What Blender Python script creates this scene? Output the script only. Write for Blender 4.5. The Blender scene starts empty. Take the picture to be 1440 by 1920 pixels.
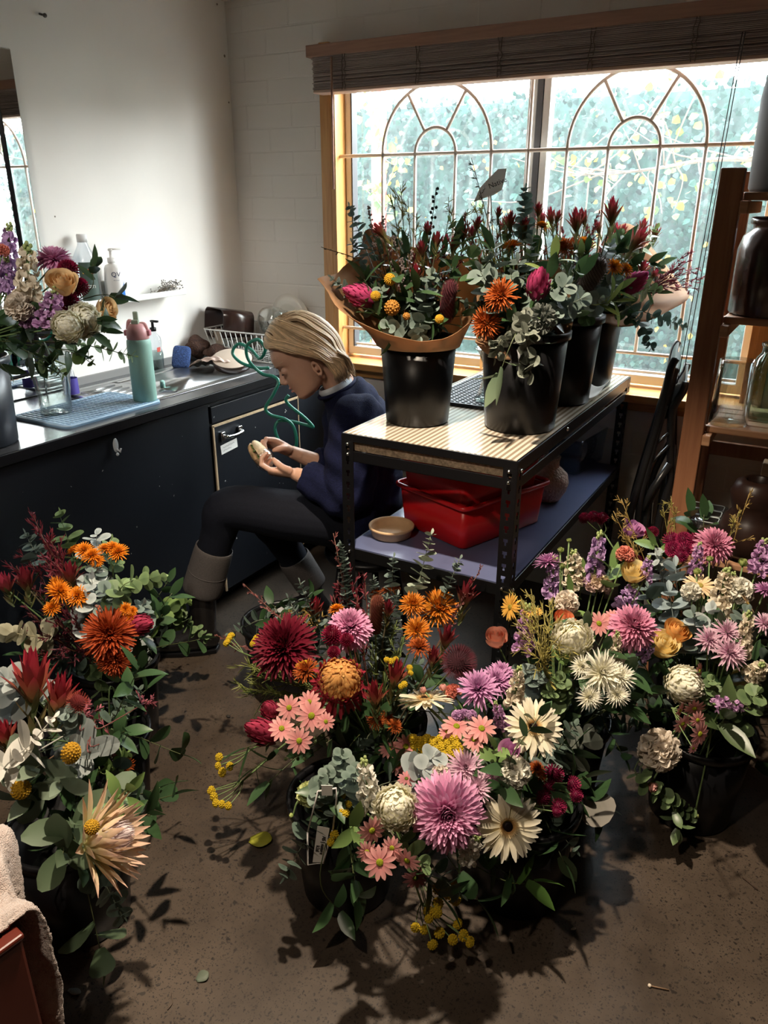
import bpy, math, random
import numpy as np
from mathutils import Vector, Matrix, Quaternion
random.seed(7); rng = np.random.default_rng(11)
S = bpy.context.scene; COL = S.collection
PI = math.pi
# ---------------------------------------------------------------- camera
FPX = 1442.0                                   # focal length for the 1440x1920 frame
YAW, PITCH, ROLL = math.radians(-29.85), math.radians(21.93), math.radians(0.05)
CAM = np.array([0.0, 0.0, 1.55])
FW = np.array([math.sin(YAW)*math.cos(PITCH), math.cos(YAW)*math.cos(PITCH), -math.sin(PITCH)])
_r = np.array([math.cos(YAW), -math.sin(YAW), 0.0]); _u = np.cross(_r, FW)
RT = _r*math.cos(ROLL)+_u*math.sin(ROLL); UP = -_r*math.sin(ROLL)+_u*math.cos(ROLL)
cd = bpy.data.cameras.new('camera'); cam = bpy.data.objects.new('camera', cd); COL.objects.link(cam)
cd.sensor_fit = 'VERTICAL'; cd.sensor_height = 36.0; cd.lens = 36.0*FPX/1920.0; cd.clip_start = 0.05
M = Matrix(((RT[0], UP[0], -FW[0], CAM[0]), (RT[1], UP[1], -FW[1], CAM[1]), (RT[2], UP[2], -FW[2], CAM[2]), (0, 0, 0, 1)))
cam.matrix_world = M; S.camera = cam
# ---------------------------------------------------------------- world, lamps, exposure
S.view_settings.view_transform = 'Standard'; S.view_settings.look = 'None'
S.view_settings.exposure = 0.0; S.view_settings.gamma = 1.0; S.view_settings.use_curve_mapping = False
W = bpy.data.worlds.new('sky'); S.world = W; W.use_nodes = True
nt = W.node_tree; nt.nodes.clear()
wo = nt.nodes.new('ShaderNodeOutputWorld'); bg = nt.nodes.new('ShaderNodeBackground')
tc = nt.nodes.new('ShaderNodeTexCoord'); sx = nt.nodes.new('ShaderNodeSeparateXYZ'); rp = nt.nodes.new('ShaderNodeValToRGB')
rp.color_ramp.elements[0].position = 0.0; rp.color_ramp.elements[0].color = (0.20, 0.21, 0.20, 1)
rp.color_ramp.elements[1].position = 0.7; rp.color_ramp.elements[1].color = (0.86, 0.93, 1.0, 1)
e = rp.color_ramp.elements.new(0.12); e.color = (0.95, 0.97, 1.0, 1)
nt.links.new(tc.outputs['Generated'], sx.inputs[0]); nt.links.new(sx.outputs['Z'], rp.inputs[0])
nt.links.new(rp.outputs[0], bg.inputs[0]); nt.links.new(bg.outputs[0], wo.inputs[0])
bg.inputs[1].default_value = 36.0
W.cycles.sampling_method = 'MANUAL'; W.cycles.sample_map_resolution = 256
def lamp(name, kind, loc, aim, energy, color, size, **kw):
    d = bpy.data.lights.new(name, kind); d.energy = energy; d.color = color
    if kind == 'SPOT': d.spot_size = kw.get('cone', 1.4); d.spot_blend = kw.get('blend', 0.6); d.shadow_soft_size = size
    elif kind == 'AREA': d.shape = 'RECTANGLE'; d.size = size; d.size_y = kw['size_y']
    o = bpy.data.objects.new(name, d); COL.objects.link(o); o.location = loc
    o.rotation_euler = (Vector(aim)-Vector(loc)).to_track_quat('-Z', 'Y').to_euler()
    return o
portal = lamp('window_portal', 'AREA', (-1.08, 3.12, 1.45), (-1.08, 0.0, 1.45), 1.0, (1, 1, 1), 1.5, size_y=1.15)
portal.data.cycles.is_portal = True
sun = bpy.data.lights.new('hazy_sun', 'SUN'); sun.energy = 8.0; sun.angle = math.radians(38); sun.color = (1.0, .97, .92)
so = bpy.data.objects.new('hazy_sun', sun); COL.objects.link(so); so.rotation_euler = Vector((-.86, -.46, -.20)).to_track_quat('-Z', 'Y').to_euler()
# two warm ceiling spots over the flower buckets
lamp('ceiling_spot_light', 'SPOT', (-.80, 1.18, 2.6), (-.45, 1.22, .3), 350.0, (1.0, .84, .65), .035, cone=1.38, blend=.5)
lamp('ceiling_spot_light', 'SPOT', (-.75, -.25, 2.6), (-.70, 1.20, .4), 74.0, (1.0, .84, .66), .05, cone=1.0, blend=.6)
lamp('ceiling_panel_light', 'SPOT', (-.95, -.45, 2.62), (-2.15, 1.40, 1.12), 165.0, (1.0, .91, .80), .22, cone=.80, blend=.8)  # added soft fill that brightens the worktop bouquet from the front
S.cycles.use_denoising = True; S.cycles.max_bounces = 8; S.cycles.diffuse_bounces = 4; S.cycles.glossy_bounces = 4
S.cycles.transmission_bounces = 8; S.cycles.transparent_max_bounces = 12; S.cycles.caustics_reflective = False; S.cycles.caustics_refractive = False
S.cycles.sample_clamp_indirect = 6.0
# ---------------------------------------------------------------- pixel of the photo -> point in the room
def ray(x, y): return RT*((x-720)/FPX) - UP*((y-960)/FPX) + FW
def onz(x, y, z): d = ray(x, y); return CAM + d*((z-CAM[2])/d[2])
def onx(x, y, X): d = ray(x, y); return CAM + d*(X/d[0])
def ony(x, y, Y): d = ray(x, y); return CAM + d*(Y/d[1])
def depth(p): return float((np.asarray(p, float)-CAM) @ FW)
VR = np.array([math.cos(YAW), -math.sin(YAW), 0.0])     # horizontal directions as one stands at the door: right ...
VA = np.array([math.sin(YAW), math.cos(YAW), 0.0])      # ... and away
VZ = np.array([0.0, 0.0, 1.0])
# ---------------------------------------------------------------- objects
WL = {}
def _link(o, parent, loc, wl):
    COL.objects.link(o)
    if parent is not None: o.parent = parent
    o.location = Vector(loc); WL[o.name] = np.array(wl, float)
def tag(o, label=None, cat=None, group=None, kind=None):
    if label: o['label'] = label
    if cat: o['category'] = cat
    if group: o['group'] = group
    if kind: o['kind'] = kind
    return o
def thing(name, label, cat, loc=(0, 0, 0), group=None):
    o = bpy.data.objects.new(name, None); o.empty_display_size = 0.05
    _link(o, None, loc, loc); return tag(o, label, cat, group)
class G:
    """collects verts, faces and vertex colours"""
    def __init__(s): s.v = []; s.f = []; s.c = []; s.n = 0
    def add(s, v, f, c=None):
        v = np.asarray(v, float).reshape(-1, 3); b = s.n
        s.v.append(v); s.f.extend([tuple(int(i)+b for i in q) for q in f]); s.n += len(v)
        c = np.ones((len(v), 3))*0.8 if c is None else np.asarray(c, float)
        if c.ndim == 1: c = np.tile(c, (len(v), 1))
        s.c.append(c); return s
    def addg(s, g, Mx=None):
        V = g.V()
        if Mx is not None: V = V @ np.array(Mx)[:3, :3].T + np.array(Mx)[:3, 3]
        return s.add(V, g.f, np.concatenate(g.c))
    def V(s): return np.concatenate(s.v) if s.v else np.zeros((0, 3))
    def mesh(s, name, off=(0, 0, 0), smooth=True):
        me = bpy.data.meshes.new(name); V = s.V()-np.asarray(off, float)
        me.from_pydata(V.tolist(), [], s.f)
        ca = me.color_attributes.new('Col', 'FLOAT_COLOR', 'POINT')
        C4 = np.ones((len(V), 4)); C4[:, :3] = np.concatenate(s.c)
        ca.data.foreach_set('color', C4.ravel().astype(np.float32))
        if smooth: me.polygons.foreach_set('use_smooth', [True]*len(me.polygons))
        me.update(); return me
    # ---- shapes
    def box(s, c, d, rz=0.0, col=None, R=None):
        x, y, z = [q/2 for q in d]
        V = np.array([[a*x, b*y, e*z] for e in (-1, 1) for b in (-1, 1) for a in (-1, 1)])
        if R is None and rz: R = Matrix.Rotation(rz, 3, 'Z')
        if R is not None: V = V @ np.array(R).T
        return s.add(V+np.asarray(c, float), [(0, 2, 3, 1), (4, 5, 7, 6), (0, 1, 5, 4), (2, 6, 7, 3), (0, 4, 6, 2), (1, 3, 7, 5)], col)
    def lathe(s, prof, c=(0, 0, 0), n=32, col=None, R=None, cap0=True, cap1=True):
        a = np.linspace(0, 2*PI, n, endpoint=False); V = []
        for r, z in prof: V.append(np.stack([r*np.cos(a), r*np.sin(a), np.full(n, z)], 1))
        V = np.concatenate(V); F = []
        for k in range(len(prof)-1):
            for i in range(n):
                j = (i+1) % n; F.append((k*n+i, k*n+j, (k+1)*n+j, (k+1)*n+i))
        if cap0: F.append(tuple(range(n-1, -1, -1)))
        if cap1: F.append(tuple((len(prof)-1)*n+i for i in range(n)))
        if R is not None: V = V @ np.array(R).T
        if col is not None and np.asarray(col).ndim == 2: col = np.repeat(np.asarray(col), n, 0)
        return s.add(V+np.asarray(c, float), F, col)
    def tube(s, P, r, n=8, col=None, cap=True, closed=False):
        P = np.asarray(P, float); m = len(P); r = np.broadcast_to(np.asarray(r, float), (m,))
        T = np.gradient(P, axis=0) if not closed else np.roll(P, -1, 0)-np.roll(P, 1, 0)
        T /= np.linalg.norm(T, axis=1)[:, None]+1e-12
        u = np.cross(T[0], [0, 0, 1.0]);
        if np.linalg.norm(u) < 1e-3: u = np.cross(T[0], [1.0, 0, 0])
        u /= np.linalg.norm(u); a = np.linspace(0, 2*PI, n, endpoint=False); V = []
        for k in range(m):
            u = u-T[k]*(u@T[k]); u /= np.linalg.norm(u)+1e-12; w = np.cross(T[k], u)
            V.append(P[k]+r[k]*(np.cos(a)[:, None]*u+np.sin(a)[:, None]*w))
        F = []
        for k in range(m if closed else m-1):
            q = (k+1) % m
            for i in range(n):
                j = (i+1) % n; F.append((k*n+i, k*n+j, q*n+j, q*n+i))
        if cap and not closed: F.append(tuple(range(n-1, -1, -1))); F.append(tuple((m-1)*n+i for i in range(n)))
        if col is not None and np.asarray(col).ndim == 2: col = np.repeat(np.asarray(col), n, 0)
        return s.add(np.concatenate(V), F, col)
    def loft(s, secs, col=None, cap=True, closed=True):
        n = len(secs[0]); V = np.concatenate([np.asarray(q, float) for q in secs]); F = []
        for k in range(len(secs)-1):
            for i in range(n if closed else n-1):
                j = (i+1) % n; F.append((k*n+i, k*n+j, (k+1)*n+j, (k+1)*n+i))
        if cap and closed: F.append(tuple(range(n-1, -1, -1))); F.append(tuple((len(secs)-1)*n+i for i in range(n)))
        return s.add(V, F, col)
    def ball(s, c, r, nu=12, nv=8, col=None, R=None):
        r = np.broadcast_to(np.asarray(r, float), (3,)); V = []; F = []
        for j in range(nv+1):
            t = PI*j/nv
            for i in range(nu):
                p = 2*PI*i/nu; V.append((math.sin(t)*math.cos(p), math.sin(t)*math.sin(p), math.cos(t)))
        for j in range(nv):
            for i in range(nu):
                k = (i+1) % nu; F.append((j*nu+i, (j+1)*nu+i, (j+1)*nu+k, j*nu+k))
        V = np.array(V)*r
        if R is not None: V = V @ np.array(R).T
        return s.add(V+np.asarray(c, float), F, col)
def part(name, g, mat, parent=None, smooth=True, label=None, bevel=0, solid=0, sub=0, kind=None):
    """a mesh given in room coordinates, hung under its thing"""
    off = WL[parent.name] if parent is not None else np.zeros(3)
    o = bpy.data.objects.new(name, g.mesh(name, off, smooth)); o.data.materials.append(mat)
    _link(o, parent, (0, 0, 0), off)
    mods(o, bevel, solid, sub)
    return tag(o, label, kind=kind)
def mods(o, bevel=0, solid=0, sub=0):
    if solid: m = o.modifiers.new('solid', 'SOLIDIFY'); m.thickness = solid; m.offset = 0
    if bevel: m = o.modifiers.new('bevel', 'BEVEL'); m.width = bevel; m.segments = 2; m.limit_method = 'ANGLE'; m.angle_limit = 0.6
    if sub: m = o.modifiers.new('sub', 'SUBSURF'); m.levels = sub; m.render_levels = sub
def solo(name, g, mat, label, cat, loc=None, group=None, smooth=True, bevel=0, solid=0, sub=0, kind=None):
    if loc is None: V = g.V(); loc = ((V[:, 0].min()+V[:, 0].max())/2, (V[:, 1].min()+V[:, 1].max())/2, V[:, 2].min())
    o = bpy.data.objects.new(name, g.mesh(name, loc, smooth)); o.data.materials.append(mat)
    _link(o, None, loc, loc); mods(o, bevel, solid, sub)
    return tag(o, label, cat, group, kind)
def struct(name, g, mat, parent=None, smooth=False, bevel=0):
    o = part(name, g, mat, parent, smooth, bevel=bevel)
    if parent is None: o['kind'] = 'structure'
    return o
def copy_tree(o, parent=None):
    c = o.copy(); COL.objects.link(c); c.parent = parent
    WL[c.name] = WL[o.name].copy()
    for ch in list(o.children): copy_tree(ch, c)
    return c
def spline(P, n=24):
    """Catmull-Rom through points"""
    P = np.asarray(P, float); Q = np.concatenate([[2*P[0]-P[1]], P, [2*P[-1]-P[-2]]]); out = []
    m = len(P)-1
    for k in range(m):
        a, b, c, d = Q[k:k+4]; tt = np.linspace(0, 1, max(2, n//m)+1)[:-1] if k < m-1 else np.linspace(0, 1, max(2, n//m)+1)
        for t in tt: out.append(0.5*((2*b)+(c-a)*t+(2*a-5*b+4*c-d)*t*t+(3*b-a-3*c+d)*t**3))
    return np.array(out)
def unit(v): v = np.asarray(v, float); return v/(np.linalg.norm(v)+1e-12)
def rot_to(n, spin=0.0):
    """3x3 matrix whose z axis is n"""
    n = unit(n); a = np.array([0, 0, 1.0]) if abs(n[2]) < 0.95 else np.array([1.0, 0, 0])
    x = unit(np.cross(a, n)); y = np.cross(n, x)
    c, s_ = math.cos(spin), math.sin(spin)
    return np.stack([x*c+y*s_, -x*s_+y*c, n], 1)
# ---------------------------------------------------------------- materials
def mat(name, col=(.8, .8, .8), rough=.5, metal=0.0, var=0.0, scale=8.0, bump=0.0, bscale=60.0, trans=0.0, attr=False, coat=0.0, sheen=0.0, spec=None, transl=0.0, sss=0.0, tex=None):
    m = bpy.data.materials.new(name); m.use_nodes = True; t = m.node_tree; N = t.nodes; L = t.links
    b = N['Principled BSDF']; out = N['Material Output']
    b.inputs['Base Color'].default_value = (*col, 1); b.inputs['Roughness'].default_value = rough; b.inputs['Metallic'].default_value = metal
    if trans: b.inputs['Transmission Weight'].default_value = trans
    if coat: b.inputs['Coat Weight'].default_value = coat; b.inputs['Coat Roughness'].default_value = 0.08
    if sheen: b.inputs['Sheen Weight'].default_value = sheen; b.inputs['Sheen Roughness'].default_value = 0.4
    if spec is not None: b.inputs['Specular IOR Level'].default_value = spec
    if sss: b.inputs['Subsurface Weight'].default_value = sss; b.inputs['Subsurface Radius'].default_value = (0.01, 0.004, 0.002); b.inputs['Subsurface Scale'].default_value = 1.0
    src = None
    if attr:
        a = N.new('ShaderNodeAttribute'); a.attribute_name = 'Col'; src = a.outputs['Color']
    co = N.new('ShaderNodeTexCoord')
    if var:
        nz = N.new('ShaderNodeTexNoise'); nz.inputs['Scale'].default_value = scale; nz.inputs['Detail'].default_value = 4.0
        L.new(co.outputs['Object'], nz.inputs['Vector'])
        mr = N.new('ShaderNodeMapRange'); mr.inputs['From Min'].default_value = .3; mr.inputs['From Max'].default_value = .7
        mr.inputs['To Min'].default_value = 1-var; mr.inputs['To Max'].default_value = 1+var
        L.new(nz.outputs['Fac'], mr.inputs['Value'])
        mx = N.new('ShaderNodeVectorMath'); mx.operation = 'SCALE'
        if src is None: mx.inputs[0].default_value = col
        else: L.new(src, mx.inputs[0])
        L.new(mr.outputs[0], mx.inputs['Scale']); src = mx.outputs[0]
    if src is not None: L.new(src, b.inputs['Base Color'])
    if bump:
        nb = N.new('ShaderNodeTexNoise'); nb.inputs['Scale'].default_value = bscale; nb.inputs['Detail'].default_value = 3.0
        L.new(co.outputs['Object'], nb.inputs['Vector'])
        bp = N.new('ShaderNodeBump'); bp.inputs['Strength'].default_value = bump; bp.inputs['Distance'].default_value = 0.01
        L.new(nb.outputs['Fac'], bp.inputs['Height']); L.new(bp.outputs[0], b.inputs['Normal'])
    if transl:
        tr = N.new('ShaderNodeBsdfTranslucent'); ms = N.new('ShaderNodeMixShader'); ms.inputs[0].default_value = transl
        if src is not None: L.new(src, tr.inputs[0])
        else: tr.inputs[0].default_value = (*col, 1)
        L.new(b.outputs[0], ms.inputs[1]); L.new(tr.outputs[0], ms.inputs[2]); L.new(ms.outputs[0], out.inputs[0])
    return m
def nodes_of(m): return m.node_tree.nodes, m.node_tree.links, m.node_tree.nodes['Principled BSDF']
def clear_glass(name, tint=(.95, .98, .97), refl=0.12, dirt=0.0, rough=0.03):
    """thin see-through wall of glass or clear plastic; dirt scatters daylight"""
    m = bpy.data.materials.new(name); m.use_nodes = True; N = m.node_tree.nodes; L = m.node_tree.links; N.remove(N['Principled BSDF']); out = N['Material Output']
    tr = N.new('ShaderNodeBsdfTransparent'); tr.inputs[0].default_value = (*tint, 1)
    gl = N.new('ShaderNodeBsdfGlossy'); gl.inputs['Roughness'].default_value = rough
    lw = N.new('ShaderNodeLayerWeight'); lw.inputs[0].default_value = 0.25
    mr = N.new('ShaderNodeMapRange'); mr.inputs['To Min'].default_value = refl*0.35; mr.inputs['To Max'].default_value = min(1, refl*5)
    L.new(lw.outputs['Facing'], mr.inputs['Value'])
    mp = N.new('ShaderNodeMath'); mp.operation = 'POWER'; mp.inputs[1].default_value = 1.0
    L.new(mr.outputs[0], mp.inputs[0])
    mx = N.new('ShaderNodeMixShader'); L.new(mp.outputs[0], mx.inputs[0]); L.new(tr.outputs[0], mx.inputs[1]); L.new(gl.outputs[0], mx.inputs[2])
    last = mx.outputs[0]
    if dirt:
        co = N.new('ShaderNodeTexCoord'); mpn = N.new('ShaderNodeMapping'); mpn.inputs['Scale'].default_value = (7, 7, 1.6)
        nz = N.new('ShaderNodeTexNoise'); nz.inputs['Scale'].default_value = 3.0; nz.inputs['Detail'].default_value = 8.0; nz.inputs['Roughness'].default_value = .75
        L.new(co.outputs['Object'], mpn.inputs[0]); L.new(mpn.outputs[0], nz.inputs['Vector'])
        r2 = N.new('ShaderNodeMapRange'); r2.inputs['From Min'].default_value = .35; r2.inputs['From Max'].default_value = .75; r2.inputs['To Min'].default_value = dirt*.45; r2.inputs['To Max'].default_value = dirt*1.5
        L.new(nz.outputs['Fac'], r2.inputs['Value'])
        tl = N.new('ShaderNodeBsdfTranslucent'); tl.inputs[0].default_value = (.9, .93, .95, 1)
        m2 = N.new('ShaderNodeMixShader'); L.new(r2.outputs[0], m2.inputs[0]); L.new(last, m2.inputs[1]); L.new(tl.outputs[0], m2.inputs[2]); last = m2.outputs[0]
    L.new(last, out.inputs[0]); return m
def wood(name, c1, c2, rough=.5, axis=2, scale=6.0):
    m = mat(name, c1, rough); N, L, b = nodes_of(m)
    co = N.new('ShaderNodeTexCoord'); mp = N.new('ShaderNodeMapping'); sc = [14.0]*3; sc[axis] = .9; mp.inputs['Scale'].default_value = sc
    nz = N.new('ShaderNodeTexNoise'); nz.inputs['Scale'].default_value = scale; nz.inputs['Detail'].default_value = 6.0; nz.inputs['Distortion'].default_value = .6
    cr = N.new('ShaderNodeValToRGB'); cr.color_ramp.elements[0].position = .3; cr.color_ramp.elements[0].color = (*c1, 1); cr.color_ramp.elements[1].position = .72; cr.color_ramp.elements[1].color = (*c2, 1)
    L.new(co.outputs['Object'], mp.inputs[0]); L.new(mp.outputs[0], nz.inputs['Vector']); L.new(nz.outputs['Fac'], cr.inputs[0]); L.new(cr.outputs[0], b.inputs['Base Color'])
    return m
BLACKPL = mat('black_plastic', (.005, .005, .006), .36, var=.2, scale=5, spec=.3)
BLACKMET = mat('black_paint_metal', (.004, .004, .005), .38, spec=.35)
WHITE = mat('white_enamel', (.78, .78, .75), .4)
STEEL = mat('brushed_steel', (.62, .63, .64), .28, 1.0, bump=.03, bscale=90)
CHROME = mat('chrome', (.8, .8, .8), .12, 1.0)
PAPER = mat('white_paper', (.80, .77, .72), .8)
INK = mat('black_ink', (.02, .02, .025), .7)
PETAL = mat('petal', rough=.55, attr=True, transl=.30, spec=.2)
LEAF = mat('leaf', rough=.55, attr=True, transl=.16, spec=.3)
GLOSSLEAF = mat('glossy_leaf', rough=.36, attr=True, transl=.08, spec=.4)
STEM = mat('stem', rough=.55, attr=True)
FUZZ = mat('fuzzy_flower', rough=.85, attr=True, bump=.6, bscale=400)
GLASS = clear_glass('clear_glass', refl=.22)
GREENGLASS = clear_glass('pale_green_glass', (.80, .92, .85), refl=.16)
CLEARPL = clear_glass('clear_plastic', (.90, .93, .96), refl=.10, rough=.12)
# ================================================================ the room
XL, YW, XR, YF, ZC = -2.47, 2.956, 2.6, -3.2, 2.75
WX0, WX1, WZ0, WZ1 = -1.955, -0.205, 0.885, 2.10       # window opening
wall_m = mat('painted_plaster', (.86, .835, .795), .75, var=.03, scale=2.5, bump=.04, bscale=18)
brick_m = mat('painted_brick', (.78, .735, .68), .7)
N_, L_, B_ = nodes_of(brick_m)
co = N_.new('ShaderNodeTexCoord'); mp = N_.new('ShaderNodeMapping'); mp.inputs['Rotation'].default_value = (PI/2, 0, 0)
bt = N_.new('ShaderNodeTexBrick'); bt.inputs['Scale'].default_value = 2.6; bt.inputs['Mortar Size'].default_value = .012; bt.inputs['Mortar Smooth'].default_value = .6; bt.inputs['Row Height'].default_value = .24; bt.inputs['Brick Width'].default_value = .62
bp = N_.new('ShaderNodeBump'); bp.inputs['Strength'].default_value = .35; bp.inputs['Distance'].default_value = .006; bp.invert = True
L_.new(co.outputs['Object'], mp.inputs[0]); L_.new(mp.outputs[0], bt.inputs['Vector']); L_.new(bt.outputs['Fac'], bp.inputs['Height']); L_.new(bp.outputs[0], B_.inputs['Normal'])
dark_wall = mat('back_room_paint', (.30, .27, .24), .8, var=.05)
# polished aggregate concrete
floor_m = mat('polished_concrete', (.15, .12, .10), .38, spec=.4)
N_, L_, B_ = nodes_of(floor_m)
co = N_.new('ShaderNodeTexCoord')
big = N_.new('ShaderNodeTexNoise'); big.inputs['Scale'].default_value = 2.2; big.inputs['Detail'].default_value = 7; big.inputs['Roughness'].default_value = .65
L_.new(co.outputs['Object'], big.inputs['Vector'])
basec = N_.new('ShaderNodeValToRGB'); basec.color_ramp.elements[0].position = .32; basec.color_ramp.elements[0].color = (.030, .021, .015, 1); basec.color_ramp.elements[1].position = .68; basec.color_ramp.elements[1].color = (.088, .064, .046, 1)
L_.new(big.outputs['Fac'], basec.inputs[0])
last = basec.outputs[0]
dn = N_.new('ShaderNodeTexNoise'); dn.inputs['Scale'].default_value = 60; dn.inputs['Detail'].default_value = 2; L_.new(co.outputs['Object'], dn.inputs['Vector'])
dv = N_.new('ShaderNodeVectorMath'); dv.operation = 'SCALE'; dv.inputs['Scale'].default_value = .02; L_.new(dn.outputs['Color'], dv.inputs[0])
da = N_.new('ShaderNodeVectorMath'); da.operation = 'ADD'; L_.new(co.outputs['Object'], da.inputs[0]); L_.new(dv.outputs[0], da.inputs[1])
for sc, lo, hi, keep in ((95, .20, .32, .70), (210, .22, .36, .65), (38, .16, .22, .30)):
    vo = N_.new('ShaderNodeTexVoronoi'); vo.inputs['Scale'].default_value = sc; L_.new(da.outputs[0], vo.inputs['Vector'])
    sp = N_.new('ShaderNodeSeparateColor'); L_.new(vo.outputs['Color'], sp.inputs[0])
    gt = N_.new('ShaderNodeMath'); gt.operation = 'LESS_THAN'; gt.inputs[1].default_value = keep; L_.new(sp.outputs[0], gt.inputs[0])
    mr = N_.new('ShaderNodeMapRange'); mr.inputs['From Min'].default_value = lo; mr.inputs['From Max'].default_value = hi; mr.inputs['To Min'].default_value = 1; mr.inputs['To Max'].default_value = 0
    L_.new(vo.outputs['Distance'], mr.inputs['Value'])
    mu = N_.new('ShaderNodeMath'); mu.operation = 'MULTIPLY'; L_.new(mr.outputs[0], mu.inputs[0]); L_.new(gt.outputs[0], mu.inputs[1])
    cc = N_.new('ShaderNodeValToRGB'); cc.color_ramp.elements[0].color = (.012, .008, .006, 1); cc.color_ramp.elements[1].color = (.035, .027, .021, 1); L_.new(sp.outputs[1], cc.inputs[0])
    mx = N_.new('ShaderNodeMixRGB'); L_.new(mu.outputs[0], mx.inputs[0]); L_.new(last, mx.inputs[1]); L_.new(cc.outputs[0], mx.inputs[2]); last = mx.outputs[0]
L_.new(last, B_.inputs['Base Color'])
rr = N_.new('ShaderNodeMapRange'); rr.inputs['To Min'].default_value = .30; rr.inputs['To Max'].default_value = .55; L_.new(big.outputs['Fac'], rr.inputs['Value']); L_.new(rr.outputs[0], B_.inputs['Roughness'])
struct('floor', G().box(((XL+XR)/2, (YF+YW)/2, -.05), (XR-XL+.3, YW-YF+.3, .1)), floor_m)
struct('ceiling', G().box(((XL+XR)/2, (YF+YW)/2, ZC+.05), (XR-XL+.3, YW-YF+.3, .1)), mat('ceiling_paint', (.75, .72, .68), .8, var=.03))
struct('wall_left', G().box((XL-.075, (YF+YW)/2, ZC/2), (.15, YW-YF+.3, ZC)), wall_m)
struct('wall_right', G().box((XR+.075, (YF+YW)/2, ZC/2), (.15, YW-YF+.3, ZC)), dark_wall)
struct('wall_front', G().box(((XL+XR)/2, YF-.075, ZC/2), (XR-XL+.3, .15, ZC)), dark_wall)
g = G(); T = .15
for x0, x1, z0, z1 in ((XL, XR, 0, WZ0), (XL, XR, WZ1, ZC), (XL, WX0, WZ0, WZ1), (WX1, XR, WZ0, WZ1)):
    g.box(((x0+x1)/2, YW+T/2, (z0+z1)/2), (x1-x0, T, z1-z0))
struct('wall_back', g, brick_m)
struct('trim_1', G().box(((XL+XR)/2, YW-.012, 2.52), (XR-XL, .024, .38)), mat('beam_paint', (.68, .62, .56), .6, var=.04), bevel=.004)
# wall marks
screw_m = mat('dull_screw', (.10, .09, .08), .45, .6)
p = onx(74, 26, XL); solo('wall_screw', G().tube([p+[.0, 0, 0], p+[.03, -.004, -.008]], .0035, 8).ball(p+[.03, -.004, -.008], .007, 8, 6), screw_m, 'small bare screw sticking out high on the white wall', 'screw', loc=p)
g = G()
for x, y, r in ((421, 105, .006), (429, 192, .004), (407, 8, .004), (103, 406, .003), (453, 428, .004)):
    p = onx(x, y, XL); g.lathe([(r, 0), (r*.8, .001)], p+[.0002, 0, 0], 8, R=Matrix.Rotation(PI/2, 3, 'Y'))
part('wall_mark', g, mat('rawl_plug_hole', (.22, .19, .16), .8), bpy.data.objects['wall_left'], kind='stuff')
# ---------------------------------------------------------------- window
pine = wood('varnished_pine', (.46, .21, .06), (.62, .33, .11), .35, axis=2)
pine_x = wood('varnished_pine_rail', (.46, .21, .06), (.62, .33, .11), .35, axis=0)
alu = mat('white_aluminium', (.80, .79, .77), .4)
win = thing('window_1', 'two-light aluminium window in a varnished pine frame with an arched grille', 'window', ((WX0+WX1)/2, YW, WZ0)); win['kind'] = 'structure'
g = G(); D = .17; yc = YW+.068
for x0, x1 in ((WX0, WX0+.035), (WX1-.035, WX1)): g.box(((x0+x1)/2, yc, (WZ0+WZ1)/2), (x1-x0, D, WZ1-WZ0))
g.box((WX0-.012, YW-.008, (WZ0+WZ1)/2+.01), (.05, .02, WZ1-WZ0+.06)); g.box((WX1+.012, YW-.008, (WZ0+WZ1)/2+.01), (.05, .02, WZ1-WZ0+.06))
g.box(((WX0+WX1)/2, yc, WZ1-.02), (WX1-WX0-.07, D, .04))
part('window_frame', g, pine, win, False, bevel=.003)
part('window_sill', G().box(((WX0+WX1)/2, YW+.03, WZ0-.008), (WX1-WX0+.06, .22, .03)).box(((WX0+WX1)/2, YW-.012, WZ0-.04), (WX1-WX0+.06, .024, .05)), pine_x, win, False, bevel=.004)
ax0, ax1, az0, az1, ay = WX0+.036, WX1-.036, WZ0+.02, WZ1-.045, YW+.085
mid = -1.078
g = G()
for x0, x1 in ((ax0, ax0+.028), (ax1-.028, ax1), (mid-.045, mid-.012), (mid+.012, mid+.04)): g.box(((x0+x1)/2, ay, (az0+az1)/2), (x1-x0, .05, az1-az0))
for z0, z1 in ((az0, az0+.035), (az1-.03, az1)): g.box(((ax0+ax1)/2, ay, (z0+z1)/2), (ax1-ax0, .052, z1-z0))
g.box(((ax0+ax1)/2, ay-.01, az0+.045), (ax1-ax0, .012, .012))
part('sash_frame', g, alu, win, False, bevel=.003)
part('rubber_seal', G().box((mid, ay-.006, (az0+az1)/2), (.022, .045, az1-az0-.07)).box((ax0+.031, ay-.006, (az0+az1)/2), (.006, .04, az1-az0-.07)), mat('grey_rubber_seal', (.06, .06, .065), .6), win, False)
pane_m = clear_glass('dusty_window_glass', (.96, .985, .98), .08, dirt=.018)
for x0, x1 in ((ax0+.028, mid-.045), (mid+.04, ax1-.028)):
    part('window_pane', G().box(((x0+x1)/2, ay+.012, (az0+az1)/2+.003), (x1-x0, .004, az1-az0-.065)), pane_m, win, False)
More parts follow.
